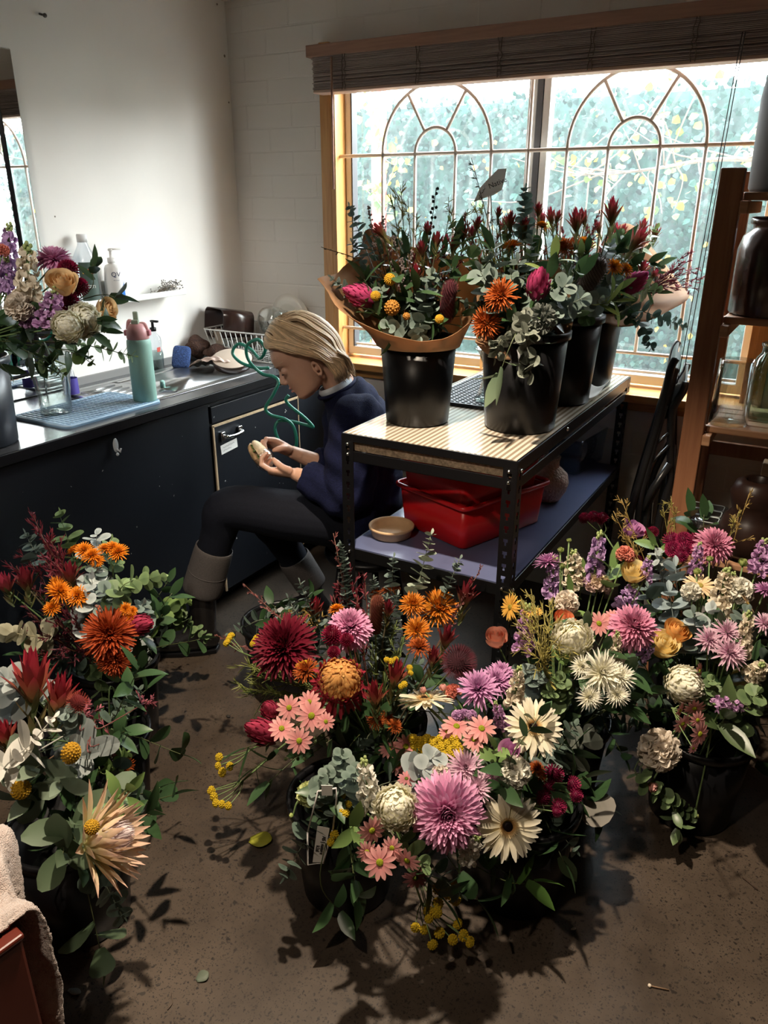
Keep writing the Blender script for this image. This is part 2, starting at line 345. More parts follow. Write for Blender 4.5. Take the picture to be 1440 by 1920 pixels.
# arched security grille, just inside the glass
gy = YW+.02; gr = .0068
g = G()
bar = lambda P: g.tube([(x, gy, z) for x, z in P], gr, 8)
bar([(ax0-.005, 1.728), (ax1+.005, 1.728)]); bar([(ax0-.005, 1.028), (ax1+.005, 1.028)])
for c in (-1.478, -.713):
    R1, R2 = .236, .088
    for x in (c-R1, c+R1): bar([(x, az0), (x, 1.728)])
    for x in (c-R2, c+R2): bar([(x, 1.028), (x, 1.728)])
    bar([(c, az0), (c, 1.028)])
    for Rr, st in ((R1, 1.06), (R2, 1.05)): bar([(c+Rr*math.cos(t), 1.728+Rr*st*math.sin(t)) for t in np.linspace(0, PI, 28)])
    for a in (1.02, PI-1.02): bar([(c+R2*math.cos(a), 1.728+R2*1.05*math.sin(a)), (c+R1*math.cos(a), 1.728+R1*1.06*math.sin(a))])
bar([(mid-.016, az0), (mid-.016, az1)])
part('grille', g, mat('cream_grille_paint', (.80, .70, .62), .5), win)
# ---------------------------------------------------------------- rolled blind over the window
bl = thing('bamboo_blind', 'dark wooden slat blind rolled up under its timber pelmet', 'blind', (-1.05, 2.88, 1.95))
bx0, bx1 = -1.968, -.02
pel = wood('blind_pelmet_timber', (.30, .16, .11), (.40, .22, .15), .5, axis=0)
slat = wood('blind_slat_timber', (.27, .205, .185), (.40, .32, .29), .6, axis=0, scale=9)
part('pelmet', G().box(((bx0+bx1)/2-.012, 2.905, 2.098), (bx1-bx0+.03, .10, .042)), pel, bl, False, bevel=.003)
g = G(); r2 = random.Random(3)
nz = 23; brown_cord = mat('brown_cord', (.14, .10, .08), .8)
for k in range(nz):
    z = 1.966+k*(2.075-1.966)/(nz-1)
    for row in range(3):
        g.box(((bx0+bx1)/2+r2.uniform(-.004, .004), 2.874+row*.028+r2.uniform(-.004, .004), z), (bx1-bx0, .026, .0036), col=None)
part('slat', g, slat, bl, False, label='bundle of thin stacked slats')
for x in np.linspace(bx0+.14, bx1-.2, 6):
    g = G()
    for dx in (0, .012):
        P = [(x+dx+r2.uniform(-.004, .004), 2.858+r2.uniform(-.003, .002), z) for z in np.linspace(1.957, 2.078, 10)]
        g.tube(P, .0016, 5)
    part('ladder_cord', g, brown_cord, bl)
part('bottom_rail', G().box(((bx0+bx1)/2, 2.895, 1.957), (bx1-bx0, .07, .012)), wood('blind_rail_timber', (.42, .27, .20), (.52, .35, .27), .5, axis=0), bl, False, bevel=.003)
part('tilt_wand', G().tube([(bx0+.10, 2.845, 2.07), (bx0+.098, 2.846, 1.86), (bx0+.094, 2.85, 1.60)], .0045, 8), pel, bl)
g = G(); ct = ony(1392, 60, 2.83); cb = ony(1262, 760, 2.83)
for dx in (0, .008): g.tube([ct+[dx, 0, 0], ct*.5+cb*.5+[dx*1.5, 0, 0], cb+[dx*2, 0, 0]], .0016, 5)
part('pull_cord', g, mat('dark_cord', (.07, .06, .06), .8), bl)
# ---------------------------------------------------------------- outside
struct('ground_outside', G().box((-1.0, 4.2, -.05), (9, 2.4, .1)), mat('outdoor_concrete', (.38, .36, .33), .9, var=.2, scale=3))
def leafcard(shape, n): pass
ivy = G(); r3 = np.random.default_rng(5)
nl = 17000
px_ = r3.uniform(-4.6, 1.4, nl); pz_ = r3.uniform(.1, 2.12, nl); py_ = 4.60-r3.uniform(0, .16, nl)-.05*np.sin(px_*5)*np.sin(pz_*6)
lf = np.array([[0, 0, 0], [.45, .32, .04], [.30, .75, .0], [0, 1.0, -.1], [-.30, .75, 0], [-.45, .32, .04]])
Vv = []; Ff = []; Cc = []
for i in range(nl):
    s_ = r3.uniform(.022, .048); n = unit([r3.normal(0, .5), -1, r3.normal(.35, .45)]); R = rot_to(n, r3.uniform(-.9, .9)+PI)
    Vv.append((lf*s_) @ R.T+[px_[i], py_[i], pz_[i]]); Ff.append(tuple(range(i*6, i*6+6)))
    h = r3.uniform(); c = np.array([.002, .018, .016])*(1-h)+np.array([.010, .048, .035])*h
    if r3.uniform() < .02: c = np.array([.55, .35, .05])
    Cc.append(np.tile(c, (6, 1)))
ivy.add(np.concatenate(Vv), Ff, np.concatenate(Cc))
hedge = thing('ivy_hedge', 'tall blue-green ivy hedge outside behind the window', 'hedge', (-1.6, 4.75, 0)); hedge['kind'] = 'stuff'
part('ivy_leaves', ivy, LEAF, hedge, False)
part('hedge_body', G().box((-1.6, 4.78, 1.04), (6.2, .3, 2.08)), mat('hedge_dark', (.015, .05, .04), .9, var=.5, scale=12, bump=.5, bscale=20), hedge, False)
def branch(name, label, pts, n, cols, ls, seed, spread):
    rr_ = np.random.default_rng(seed); root = thing(name, label, 'branch', pts[0])
    g = G(); lv = G(); tips = []
    main = spline(pts, 20); g.tube(main, np.linspace(.012, .004, len(main)), 6, (.16, .12, .09))
    for k in range(n):
        b = main[rr_.integers(3, len(main))]; t = b+rr_.normal(0, 1, 3)*spread
        P = spline([b, (b+t)/2+rr_.normal(0, .03, 3), t], 8); g.tube(P, np.linspace(.004, .0015, len(P)), 5, (.18, .14, .10))
        for q in range(7):
            c = P[rr_.integers(2, len(P))]+rr_.normal(0, .04, 3); R = rot_to(unit(rr_.normal(0, .6, 3)+[0, -1, .5]), rr_.uniform(0, 6.28)); s_ = rr_.uniform(*ls)
            lv.add((lf*s_) @ R.T+c, [(0, 1, 2, 3, 4, 5)], np.array(cols[rr_.integers(len(cols))]))
    part('branch_stem', g, STEM, root); part('foliage', lv, LEAF, root, False)
Yb = 3.75
branch('vine_branch', 'sunlit yellow-green leafy branch outside the window, in front of the hedge', [ony(1460, 300, Yb), ony(1330, 300, Yb), ony(1200, 320, Yb-.1), ony(1060, 330, Yb)], 26, [(.10, .17, .03), (.20, .22, .03), (.28, .24, .03), (.06, .13, .03)], (.024, .045), 3, np.array([.26, .10, .18]))
branch('autumn_creeper', 'yellow autumn creeper hanging outside by the pine window frame', [ony(700, 130, 4.3), ony(708, 230, 4.3), ony(722, 330, 4.3), ony(716, 420, 4.3)], 13, [(.28, .22, .02), (.18, .20, .03), (.06, .12, .03)], (.03, .06), 9, np.array([.10, .05, .16]))
p0, p1 = ony(705, 130, 4.45), ony(716, 560, 4.45)
solo('red_post', G().box((p0[0]*.5+p1[0]*.5, 4.45, 1.1), (.07, .07, 2.2)), mat('red_painted_post', (.45, .07, .05), .6, var=.3), 'red painted post outside, among the creeper', 'post', bevel=.004)
# ================================================================ sink bench along the white wall
CF, CZ = -1.94, .90                                    # front edge and top of the bench
Y0, Y1 = .15, 2.945
cab_m = mat('black_cabinet_paint', (.006, .0075, .011), .45, bump=.05, bscale=30, spec=.35)
N_, L_, B_ = nodes_of(cab_m)                           # paint chips
co = N_.new('ShaderNodeTexCoord'); nz = N_.new('ShaderNodeTexNoise'); nz.inputs['Scale'].default_value = 55; nz.inputs['Detail'].default_value = 1
L_.new(co.outputs['Object'], nz.inputs['Vector']); mr = N_.new('ShaderNodeMapRange'); mr.inputs['From Min'].default_value = .785; mr.inputs['From Max'].default_value = .80; L_.new(nz.outputs['Fac'], mr.inputs['Value'])
mx = N_.new('ShaderNodeMixRGB'); mx.inputs[1].default_value = (.006, .0075, .011, 1); mx.inputs[2].default_value = (.35, .34, .32, 1); L_.new(mr.outputs[0], mx.inputs[0]); L_.new(mx.outputs[0], B_.inputs['Base Color'])
edge_m = wood('raw_ply_edge', (.38, .26, .15), (.50, .36, .22), .7)
cb = thing('sink_cabinet', 'black painted base cabinet under the sink bench with a plywood-edged door', 'cabinet', (-2.2, (Y0+Y1)/2, 0))
part('body', G().box(((XL+CF-.016)/2, (Y0+Y1)/2, .475), (CF-.024-XL, Y1-Y0, .79)), cab_m, cb, False)
part('plinth', G().box(((XL+CF-.086)/2, (Y0+Y1)/2, .04), (CF-.094-XL, Y1-Y0, .08)), BLACKPL, cb, False)
part('front_panel', G().box((CF-.012, (Y0+2.085)/2, .475), (.016, 2.085-Y0-.004, .77)), cab_m, cb, False, bevel=.002)
dr = part('door', G().box((CF-.006, 2.36, .43), (.020, .535, .68)), cab_m, cb, False, bevel=.002)
part('door_edge', G().box((CF+.003, 2.0925, .43), (.006, .008, .69)).box((CF+.003, 2.36, .774), (.006, .545, .008)).box((CF+.003, 2.628, .43), (.006, .005, .69)), edge_m, dr, False, label='bare plywood edge')
g = G(); hp = onx(434, 812, CF+.01)
for dy in (-.05, .05): g.box((CF+.010, hp[1]+dy, hp[2]), (.012, .022, .034)).tube([(CF+.012, hp[1]+dy, hp[2]), (CF+.032, hp[1]+dy*.86, hp[2])], .0065, 8)
g.tube([(CF+.032, hp[1]+t*.045, hp[2]-.004*(1-t*t)) for t in np.linspace(-1, 1, 9)], .0065, 8)
part('handle', g, CHROME, dr, bevel=.002, label='chrome bow handle')
lp = onx(430, 837, CF+.006)
g = G(); g.box((CF+.0052, lp[1], lp[2]), (.0012, .095, .036), R=Matrix.Rotation(.08, 3, 'X')); part('paper_label', g, PAPER, dr, False, label='torn white paper label')
g = G()
for ln in range(2):
    P = [(CF+.0062, lp[1]-.038+.076*t, lp[2]+.007-ln*.013+.0025*math.sin(t*40+ln*2)*math.sin(t*17)+.006*(t-.5)*.9) for t in np.linspace(.04, .9-ln*.25, 34)]
    g.tube(P, .0006, 4)
part('handwriting', g, mat('faded_ink', (.35, .34, .33), .8), dr, label='faint handwriting')
part('upper_panel', G().box((CF-.008, (2.09+2.945)/2, .815), (.018, .85, .062)).box((CF-.008, (2.632+2.94)/2, .43), (.018, .30, .68)), cab_m, cb, False, bevel=.002)
# adhesive hook
hk = onx(217, 835, CF+.006)
solo('adhesive_hook', G().ball(hk, (.004, .011, .024), 14, 8).tube([hk+[.004, 0, -.012], hk+[.016, .002, -.020], hk+[.018, .004, -.008]], .003, 8).ball(hk+[.002, .001, -.030], (.004, .006, .006), 8, 6), mat('clear_hook_plastic', (.72, .73, .74), .12, trans=.5), 'clear oval stick-on hook on the black cabinet front', 'hook', loc=hk)
# worktop with a cut-out for the sink
SX0, SX1, SY0, SY1 = -2.40, -2.02, 1.80, 2.66
wt_m = mat('dark_laminate', (.055, .055, .058), .24, var=.25, scale=14, spec=.6)
g = G(); zc, th = CZ-.016, .032
for x0, x1, y0, y1 in ((XL, SX0+.02, Y0, Y1), (SX1-.02, CF+.012, Y0, Y1), (SX0+.02, SX1-.02, Y0, SY0+.02), (SX0+.02, SX1-.02, SY1-.02, Y1)): g.box(((x0+x1)/2, (y0+y1)/2, zc), (x1-x0, y1-y0, th))
solo('worktop', g, wt_m, 'long dark grey laminate worktop of the sink bench', 'worktop', smooth=False)
solo('worktop_edging', G().box((CF+.016, (Y0+Y1)/2, CZ-.014), (.008, Y1-Y0, .034)), BLACKPL, 'thin black edging strip along the front of the worktop', 'edging', bevel=.003, smooth=False)
# sink: rim, drainer, bowl
def rrect(x0, x1, y0, y1, r, z, n=6):
    P = []
    for cx, cy, a0 in ((x1-r, y1-r, 0), (x0+r, y1-r, PI/2), (x0+r, y0+r, PI), (x1-r, y0+r, 1.5*PI)):
        for k in range(n+1): a = a0+PI/2*k/n; P.append((cx+r*math.cos(a), cy+r*math.sin(a), z))
    return np.array(P)
sk = thing('sink', 'stainless steel sink with drainer let into the dark worktop', 'sink', ((SX0+SX1)/2, (SY0+SY1)/2, CZ-.16))
BX0, BX1, BY0, BY1 = SX0+.045, SX1-.022, 2.03, 2.49
g = G()
outer = rrect(SX0, SX1, SY0, SY1, .04, CZ+.001); o2 = rrect(SX0+.006, SX1-.006, SY0+.006, SY1-.006, .036, CZ+.006); o3 = rrect(SX0+.02, SX1-.02, SY0+.02, SY1-.02, .03, CZ+.004)
g.loft([outer, o2, o3], cap=False)
b1 = rrect(BX0, BX1, BY0, BY1, .05, CZ+.003)
# flat deck between rim and bowl in four strips
for x0, x1, y0, y1 in ((SX0+.018, SX1-.018, SY0+.018, BY0+.012), (SX0+.018, SX1-.018, BY1-.012, SY1-.018), (SX0+.018, BX0+.012, BY0, BY1), (BX1-.012, SX1-.018, BY0, BY1)):
    g.box(((x0+x1)/2, (y0+y1)/2, CZ+.002), (x1-x0, y1-y0, .003))
part('sink_deck', g, STEEL, sk, bevel=0)
part('bowl', G().loft([b1, rrect(BX0+.006, BX1-.006, BY0+.006, BY1-.006, .05, CZ-.006), rrect(BX0+.012, BX1-.012, BY0+.012, BY1-.012, .05, CZ-.13), rrect(BX0+.05, BX1-.05, BY0+.05, BY1-.05, .05, CZ-.155)][::-1], cap=True), STEEL, sk, solid=.002)
g = G()
for k in range(7):
    x = SX0+.07+k*.038; g.tube([(x, SY0+.045, CZ+.0036), (x, BY0-.03, CZ+.0036)], .004, 6)
part('drainer_rib', g, STEEL, sk, kind='stuff')
part('plug_hole', G().lathe([(.0, 0), (.028, .001), (.032, .004)], ((BX0+BX1)/2, (BY0+BY1)/2, CZ-.154), 20), CHROME, sk)
solo('splash_strip', G().box((XL+.006, (1.2+Y1)/2, CZ+.014), (.012, Y1-1.2, .028)), mat('grey_seal_strip', (.24, .235, .23), .4), 'grey sealing strip where the worktop meets the white wall', 'seal', smooth=False)
# ---------------------------------------------------------------- blue drying mat
mt = thing('drying_mat', 'pale blue ribbed silicone drying mat on the worktop', 'mat', (-2.11, 1.69, CZ))
mat_m = mat('blue_silicone', (.45, .62, .78), .45)
mx0, mx1, my0, my1 = -2.25, -1.985, 1.50, 1.905
part('mat_base', G().loft([rrect(mx0, mx1, my0, my1, .025, CZ), rrect(mx0, mx1, my0, my1, .025, CZ+.005)]), mat('blue_silicone_base', (.20, .33, .47), .5), mt, False)
g = G()
for y in np.arange(my0+.014, my1-.01, .0165): g.box(((mx0+mx1)/2, y, CZ+.0075), (mx1-mx0-.026, .0075, .006))
for x in np.arange(mx0+.016, mx1-.01, .0235): g.box((x, (my0+my1)/2, CZ+.0065), (.005, my1-my0-.026, .005))
part('mat_rib', g, mat_m, mt, False, kind='stuff')
part('mat_rim', G().tube(rrect(mx0+.004, mx1-.004, my0+.004, my1-.004, .022, CZ+.006), .0045, 6, closed=True), mat_m, mt)
# glass vase on the mat
def fluted(g, prof, c, n=32): return g.lathe(prof, c, n, cap0=True, cap1=False)
gv = G(); c = (-2.155, 1.60, CZ+.0105)
gv.lathe([(.046, 0), (.049, .004), (.050, .05), (.058, .12), (.075, .175), (.085, .20), (.0835, .20), (.073, .174), (.056, .118), (.047, .05), (.045, .012), (.001, .011)], c, 40, cap0=True, cap1=True)
solo('glass_vase', gv, GLASS, 'clear flared glass vase standing empty on the blue drying mat', 'vase')
# ---------------------------------------------------------------- bottles and clutter
def bottle(name, label, c, prof, m, cat='bottle', n=28, sq=1.0, R=None):
    root = thing(name, label, cat, c); g = G(); g.lathe(prof, (0, 0, 0), n, cap1=True)
    V = g.V(); V = V*[1, sq, 1]
    if R is not None: V = V @ np.array(R).T
    g.v = [V+np.array(c)]; part('body', g, m, root); return root
# mint water bottle
c = onz(280, 748, CZ); c = np.array([-2.035, 1.872, CZ+.008]); r0 = .0405
wb = thing('water_bottle', 'mint green insulated water bottle with a pink flip-straw lid', 'bottle', c)
part('body', G().lathe([(r0*.93, 0), (r0, .006), (r0, .195), (r0*.97, .208), (r0*.86, .214)], c, 36), mat('mint_powder_coat', (.33, .56, .47), .5, bump=.03, bscale=300), wb)
pink = mat('pink_lid_plastic', (.72, .36, .36), .4)
lid = part('lid', G().lathe([(r0*.88, .212), (r0*.92, .216), (r0*.92, .236), (r0*.80, .246), (r0*.62, .262), (.012, .266)], c, 30), pink, wb)
rose_ = mat('rose_clip_plastic', (.55, .20, .24), .4)
for s_ in (1, -1): part('lid_clip', G().box(c+VR*.036*s_+[0, 0, .233], (.016, .022, .019), rz=-YAW), rose_, lid, False, bevel=.003)
part('carry_loop', G().tube(spline([c-VR*.032+[0, 0, .245], c-VR*.024+[0, 0, .272], c+[0, 0, .262], c+VR*.026+[0, 0, .262], c+VR*.034+[0, 0, .243]], 20), .006, 8), pink, lid)
part('flip_spout', G().box(c-VA*.012+[0, 0, .270], (.024, .018, .014), rz=-YAW).box(c-VA*.002+[0, 0, .289], (.017, .009, .028), rz=-YAW), mat('sage_spout_plastic', (.30, .36, .27), .45), lid, False, bevel=.003)
# dish soap
c = np.array([-2.425, 2.315, CZ])
ds = bottle('soap_bottle', 'clear dish soap bottle with a black pump, behind the mint water bottle', c, [(.032, 0), (.034, .006), (.036, .07), (.030, .09), (.034, .115), (.030, .135), (.013, .15), (.012, .158)], CLEARPL, sq=.7)
part('pump', G().lathe([(.013, .158), (.013, .172), (.006, .174), (.005, .196)], c, 14).box(c+[.012, 0, .198], (.036, .012, .008)), BLACKPL, ds)
part('soap', G().lathe([(.029, .004), (.032, .06), (.028, .075)], c*[1, 1, 1], 20), clear_glass('clear_soap', (.72, .80, .76), .1), ds)
part('back_label', G().box(c+[.025, -.004, .085], (.002, .022, .018), rz=.2), mat('red_sticker', (.75, .12, .08), .5), ds, False)
# purple detergent bottle
c = np.array([-2.33, 1.805, CZ])
pd = bottle('detergent_bottle', 'small clear squeeze bottle with a purple label behind the blue mat', c, [(.024, 0), (.026, .004), (.024, .07), (.018, .095), (.008, .108)], CLEARPL, sq=.7)
part('cap', G().lathe([(.008, .106), (.008, .122), (.006, .126)], c, 14), mat('red_cap', (.70, .16, .12), .4), pd)
part('wrap_label', G().lathe([(.0268, .012), (.0255, .068)], c, 24, cap0=False, cap1=False), mat('purple_label', (.10, .07, .38), .5), pd)
c = np.array([-2.385, 1.40, CZ])
bottle('sauce_bottle', 'brown glass bottle half hidden behind the black counter bucket', c, [(.026, 0), (.027, .005), (.026, .09), (.012, .13), (.011, .16)], mat('brown_bottle', (.22, .07, .035), .25))
# sponge, scourers, cloth, pan
def lump(name, label, cat, c, r, m, seed, amp=.18, nu=20, nv=12, group=None):
    rr_ = np.random.default_rng(seed); g = G().ball((0, 0, 0), 1, nu, nv); V = g.V(); ph = rr_.uniform(0, 6, 6)
    d = 1+amp*(np.sin(V[:, 0]*3+ph[0])*np.sin(V[:, 1]*4+ph[1])+.6*np.sin(V[:, 2]*5+V[:, 0]*4+ph[2])); V = V*d[:, None]*np.array(r)
    V[:, 2] -= V[:, 2].min(); g.v = [V+np.array(c)]; return solo(name, g, m, label, cat, group=group)
c = np.array([-2.365, 2.40, CZ+.030]); R = rot_to([.55, -.70, .55], 1.45)
g = G(); sec = lambda z, e: [(x*e, y*e, z) for x, y in [(math.copysign(abs(math.cos(a))**.4, math.cos(a))*.05, math.copysign(abs(math.sin(a))**.4, math.sin(a))*.038) for a in np.linspace(0, 2*PI, 28, endpoint=False)]]
g.loft([sec(-.012, .8), sec(-.009, .96), sec(0, 1), sec(.009, .96), sec(.012, .8)]); V = g.V() @ np.array(R).T; g.v = [V+c+[0, 0, .012]]
spm = mat('blue_sparkle_sponge', (.04, .085, .24), .9, var=.5, scale=160, bump=.6, bscale=250); solo('scouring_sponge', g, spm, 'blue sparkly scouring sponge on the sink edge', 'sponge')
brush_m = mat('brown_bristle', (.06, .025, .015), .9, var=.5, scale=90, bump=1.0, bscale=160)
lump('scrubbing_mitt', 'brown fluffy cleaning mitt lying behind the blue sponge', 'mitt', (-2.42, 2.56, CZ+.005), (.040, .060, .045), brush_m, 2)
lump('coir_scourer', 'dark brown bristle scourer in front of the dish rack', 'scourer', (-2.335, 2.585, CZ+.005), (.04, .068, .03), brush_m, 5)
c = np.array([-2.12, 2.44, CZ+.006])
fp = thing('enamel_pan', 'shallow round pan, cream inside and dark brown outside, upturned beside the sink', 'pan', c)
Rt = rot_to([.22, -.27, 1.0]); c = c+[0, 0, .016]
part('pan_wall', G().lathe([(.070, 0), (.078, .004), (.084, .03), (.082, .034)], c+[0, 0, .004], 36, R=Rt, cap1=False), mat('brown_glaze', (.035, .018, .012), .3), fp)
part('pan_base', G().lathe([(.083, .031), (.078, .0345), (.002, .036)], c+[0, 0, .004], 36, R=Rt, cap0=False), mat('cream_glaze', (.62, .50, .40), .45), fp)
def cloth(name, label, pts_fn, m, nu=26, nv=14, cat='cloth', thick=.003):
    V = []; F = []
    for i in range(nu+1):
        for j in range(nv+1): V.append(pts_fn(i/nu, j/nv))
    for i in range(nu):
        for j in range(nv): a = i*(nv+1)+j; F.append((a, a+1, a+nv+2, a+nv+1))
    return solo(name, G().add(V, F), m, label, cat, solid=thick, sub=1)
cl_m = mat('dusty_pink_cloth', (.66, .50, .43), .9, var=.12, scale=40, bump=.3, bscale=300)
def f1(u, v):
    x = c[0]-.055+.11*v*(1-.45*u)-.09*u; y = c[1]-.10+.03*u+.11*v*(.4+.6*u)-.045
    z = CZ+.046-.036*max(0, (u-.45)/.55)**.8+.008*math.sin(v*21+u*5)*(.5+u*.6)+.018*math.exp(-((u-.3)**2+(v-.5)**2)*9)
    return (x-.03+.02*math.sin(u*6), y+.05, max(z, CZ+.008))
cloth('dish_cloth', 'crumpled dusty pink cloth draped over the upturned pan into the sink', f1, cl_m)
# dish brush standing in the bowl
p = onz(322, 720, CZ+.01); db = thing('dish_brush', 'pale mint dish brush leaning out of the sink bowl', 'brush', (-2.16, 2.09, CZ-.11))
mint = mat('mint_plastic', (.40, .68, .60), .4)
part('brush_handle', G().tube(spline([(-2.17, 2.12, CZ-.10), (-2.15, 2.075, CZ-.03), (-2.135, 2.055, CZ+.03)], 10), [.005, .005, .005, .006, .006, .007, .008, .009, .010, .010, .009][:len(spline([(0, 0, 0), (1, 0, 0), (2, 0, 0)], 10))], 10), mint, db)
part('brush_head', G().ball((-2.175, 2.13, CZ-.115), (.022, .022, .014), 14, 8), mint, db)
# ---------------------------------------------------------------- dish rack in the corner with crockery
RX0, RX1, RY0, RY1, RZ = -2.42, -2.02, 2.60, 2.915, CZ+.130
rk = thing('dish_rack', 'white wire dish rack in the corner of the bench', 'rack', ((RX0+RX1)/2, (RY0+RY1)/2, CZ))
wire = lambda g, P, r=.0024, **k: g.tube(P, r, 6, **k)
g = G(); i_ = .028
top = rrect(RX0, RX1, RY0, RY1, .02, RZ, 3); bot = rrect(RX0+i_, RX1-i_, RY0+i_, RY1-i_, .02, CZ+.008, 3); midr = rrect(RX0+i_*.5, RX1-i_*.5, RY0+i_*.5, RY1-i_*.5, .02, CZ+.058, 3)
wire(g, top, .0035, closed=True); wire(g, bot, .003, closed=True); wire(g, midr, .002, closed=True)
part('rack_rim', g, WHITE, rk)
g = G()
for t in np.linspace(.03, .97, 14):
    for s_ in (0, 1):
        y, yb = (RY0, RY0+i_) if s_ == 0 else (RY1, RY1-i_)
        wire(g, [(RX0+(RX1-RX0)*t, y, RZ), (RX0+i_+(RX1-RX0-2*i_)*t, yb, CZ+.008)], .0018)
for t in np.linspace(.05, .95, 9):
    for s_ in (0, 1):
        x, xb = (RX0, RX0+i_) if s_ == 0 else (RX1, RX1-i_)
        wire(g, [(x, RY0+(RY1-RY0)*t, RZ), (xb, RY0+i_+(RY1-RY0-2*i_)*t, CZ+.008)], .0018)
for t in np.linspace(.05, .95, 12): wire(g, [(RX0+i_+(RX1-RX0-2*i_)*t, RY0+i_, CZ+.008), (RX0+i_+(RX1-RX0-2*i_)*t, RY1-i_, CZ+.008)], .0018)
for k in range(6):
    x = RX0+.09+k*.04; wire(g, spline([(x-.014, RY0+.07, CZ+.01), (x-.012, RY0+.07, CZ+.06), (x, RY0+.07, CZ+.075), (x+.012, RY0+.07, CZ+.06), (x+.014, RY0+.07, CZ+.01)], 16), .0018)
part('rack_wire', g, WHITE, rk, kind='stuff')
def f2(u, v): s_ = u*2-1; return (RX0+.06+.035*v+.004*math.sin(u*9), RY0+.012-.022*math.copysign(abs(s_)**.6, s_)*.6-(.010 if s_ < 0 else -.012), RZ+.006-(abs(s_)**1.1)*(.105 if s_ > 0 else .11)+.002*math.sin(v*12))
cloth('tea_towel', 'narrow taupe cloth hung over the rim of the dish rack', f2, mat('taupe_cloth', (.33, .27, .21), .9, var=.15, scale=50, bump=.3, bscale=300), 20, 6)
# brown box-shaped baking dish lying on its side in the rack
c = np.array([-2.335, 2.80, CZ+.135]); R = Matrix.Rotation(-.3, 3, 'Z') @ Matrix.Rotation(PI/2-.12, 3, 'X')
def pan_geo(w, d, h, r, tk=.004):
    g = G(); S_ = lambda e, z: rrect(-w/2-e, w/2+e, -d/2-e, d/2+e, r, z, 5)
    g.loft([S_(-.012, 0), S_(-.004, .006), S_(.004, h), S_(.004-tk, h), S_(-.004-tk, .010), S_(-.016-tk, .006)]); return g
g = pan_geo(.15, .12, .17, .03); g.v = [g.V() @ np.array(R).T+c]
solo('baking_dish', g, mat('brown_black_enamel', (.028, .013, .010), .22), 'dark brown rectangular baking dish drying in the rack', 'dish', loc=(-2.335, 2.80, CZ+.06))
def tilt_vessel(name, label, cat, c, prof, m, tilt, az, n=32, **k):
    R = np.array(Matrix.Rotation(az, 3, 'Z') @ Matrix.Rotation(tilt, 3, 'Y'))
    g = G().lathe(prof, (0, 0, 0), n, cap0=True, cap1=True); g.v = [g.V() @ R.T+np.array(c)]; return solo(name, g, m, label, cat, loc=c, **k)
cup = lambda r0, r1, h, t=.003: [(r0, 0), (r1, h), (r1-t, h), (r0-t, t*2), (.001, t*2)]
tilt_vessel('glass_bowl', 'round clear glass bowl tilted on its side in the dish rack', 'bowl', (-2.19, 2.80, CZ+.115), [(.03, 0), (.05, .01), (.072, .05), (.074, .075), (.071, .075), (.068, .05), (.047, .013), (.001, .006)], GLASS, -.95, -1.1)
tilt_vessel('drinking_glass', 'clear tumbler upside down in the dish rack, the one nearer her head', 'glass', (-2.075, 2.735, CZ+.055), cup(.026, .034, .13), GLASS, -.55, -.3)
tilt_vessel('drinking_glass', 'clear tumbler leaning behind the nearer one in the dish rack', 'glass', (-2.105, 2.80, CZ+.075), cup(.026, .034, .13), GLASS, -.5, -.5)
tilt_vessel('drinking_jar', 'wide clear jar lying in the dish rack under the tumblers', 'jar', (-2.06, 2.70, CZ+.03), cup(.035, .042, .09), GLASS, -.9, -.2)
tilt_vessel('cream_bowl', 'small cream bowl standing on edge at the back of the dish rack', 'bowl', (-2.13, 2.87, CZ+.135), [(.02, 0), (.04, .006), (.055, .03), (.052, .03), (.037, .009), (.001, .005)], mat('cream_ceramic', (.74, .68, .55), .35), 1.1, 1.9)
pl = tilt_vessel('dinner_plate', 'white dinner plate leaning against the wall behind the dish rack', 'plate', (-2.17, 2.905, CZ+.16), [(.06, 0), (.066, .002), (.075, .006), (.105, .016), (.104, .018), (.074, .009), (.06, .0045), (.001, .004)], mat('white_ceramic', (.76, .73, .66), .3), 1.42, PI/2, 40)
g = G()
for k in range(5): g.box((-2.135+.004*(k % 2), 2.893, CZ+.165-k*.009), (.034-.006*(k % 3), .0015, .003))
part('maker_mark', g, mat('grey_print', (.25, .24, .22), .7), pl, False)
g = G(); c = np.array([-1.985, 2.66, CZ+.02]); g.box(c, (.13, .05, .032), rz=.9); pt = solo('cutlery_caddy', g, mat('dark_brown_tray', (.045, .03, .022), .4), 'dark slotted caddy lying on the bench edge behind her face', 'caddy', bevel=.006)
g = G()
for k in range(4): g.lathe([(.006, 0), (.006, .001)], c+np.array([math.cos(.9)*(-.045+k*.03)+math.sin(.9)*.0255, math.sin(.9)*(-.045+k*.03)-math.cos(.9)*.0255, .002]), 10, R=Matrix.Rotation(.9, 3, 'Z') @ Matrix.Rotation(PI/2, 3, 'X'))
part('slot_hole', g, mat('pale_slot', (.5, .45, .4), .6), pt)
# ---------------------------------------------------------------- green hose coiled over the bench edge
D = 2.33; hn = -VA
def vp(x, y, d): # point at horizontal distance d in front of the viewer
    r_ = ray(x, y); return CAM+r_*(d/(r_@VA))
hp_ = [(505, 690, 2.86), (482, 690, 2.86), (452, 680, 2.88), (436, 662, 2.9), (447, 645, 2.9), (470, 655, 2.88), (487, 672, 2.84), (497, 655, 2.80), (484, 637, 2.80), (463, 648, 2.80), (466, 675, 2.80), (490, 700, 2.79), (512, 706, 2.76), (522, 716, 2.74), (512, 740, 2.73), (498, 765, 2.73), (508, 778, 2.73), (535, 786, 2.73), (550, 800, 2.73), (556, 828, 2.73), (548, 850, 2.74), (530, 838, 2.75), (516, 808, 2.76), (522, 790, 2.77), (545, 790, 2.77), (575, 797, 2.77), (587, 800, 2.77), (570, 782, 2.77), (545, 762, 2.77), (536, 750, 2.77), (541, 741, 2.77)]
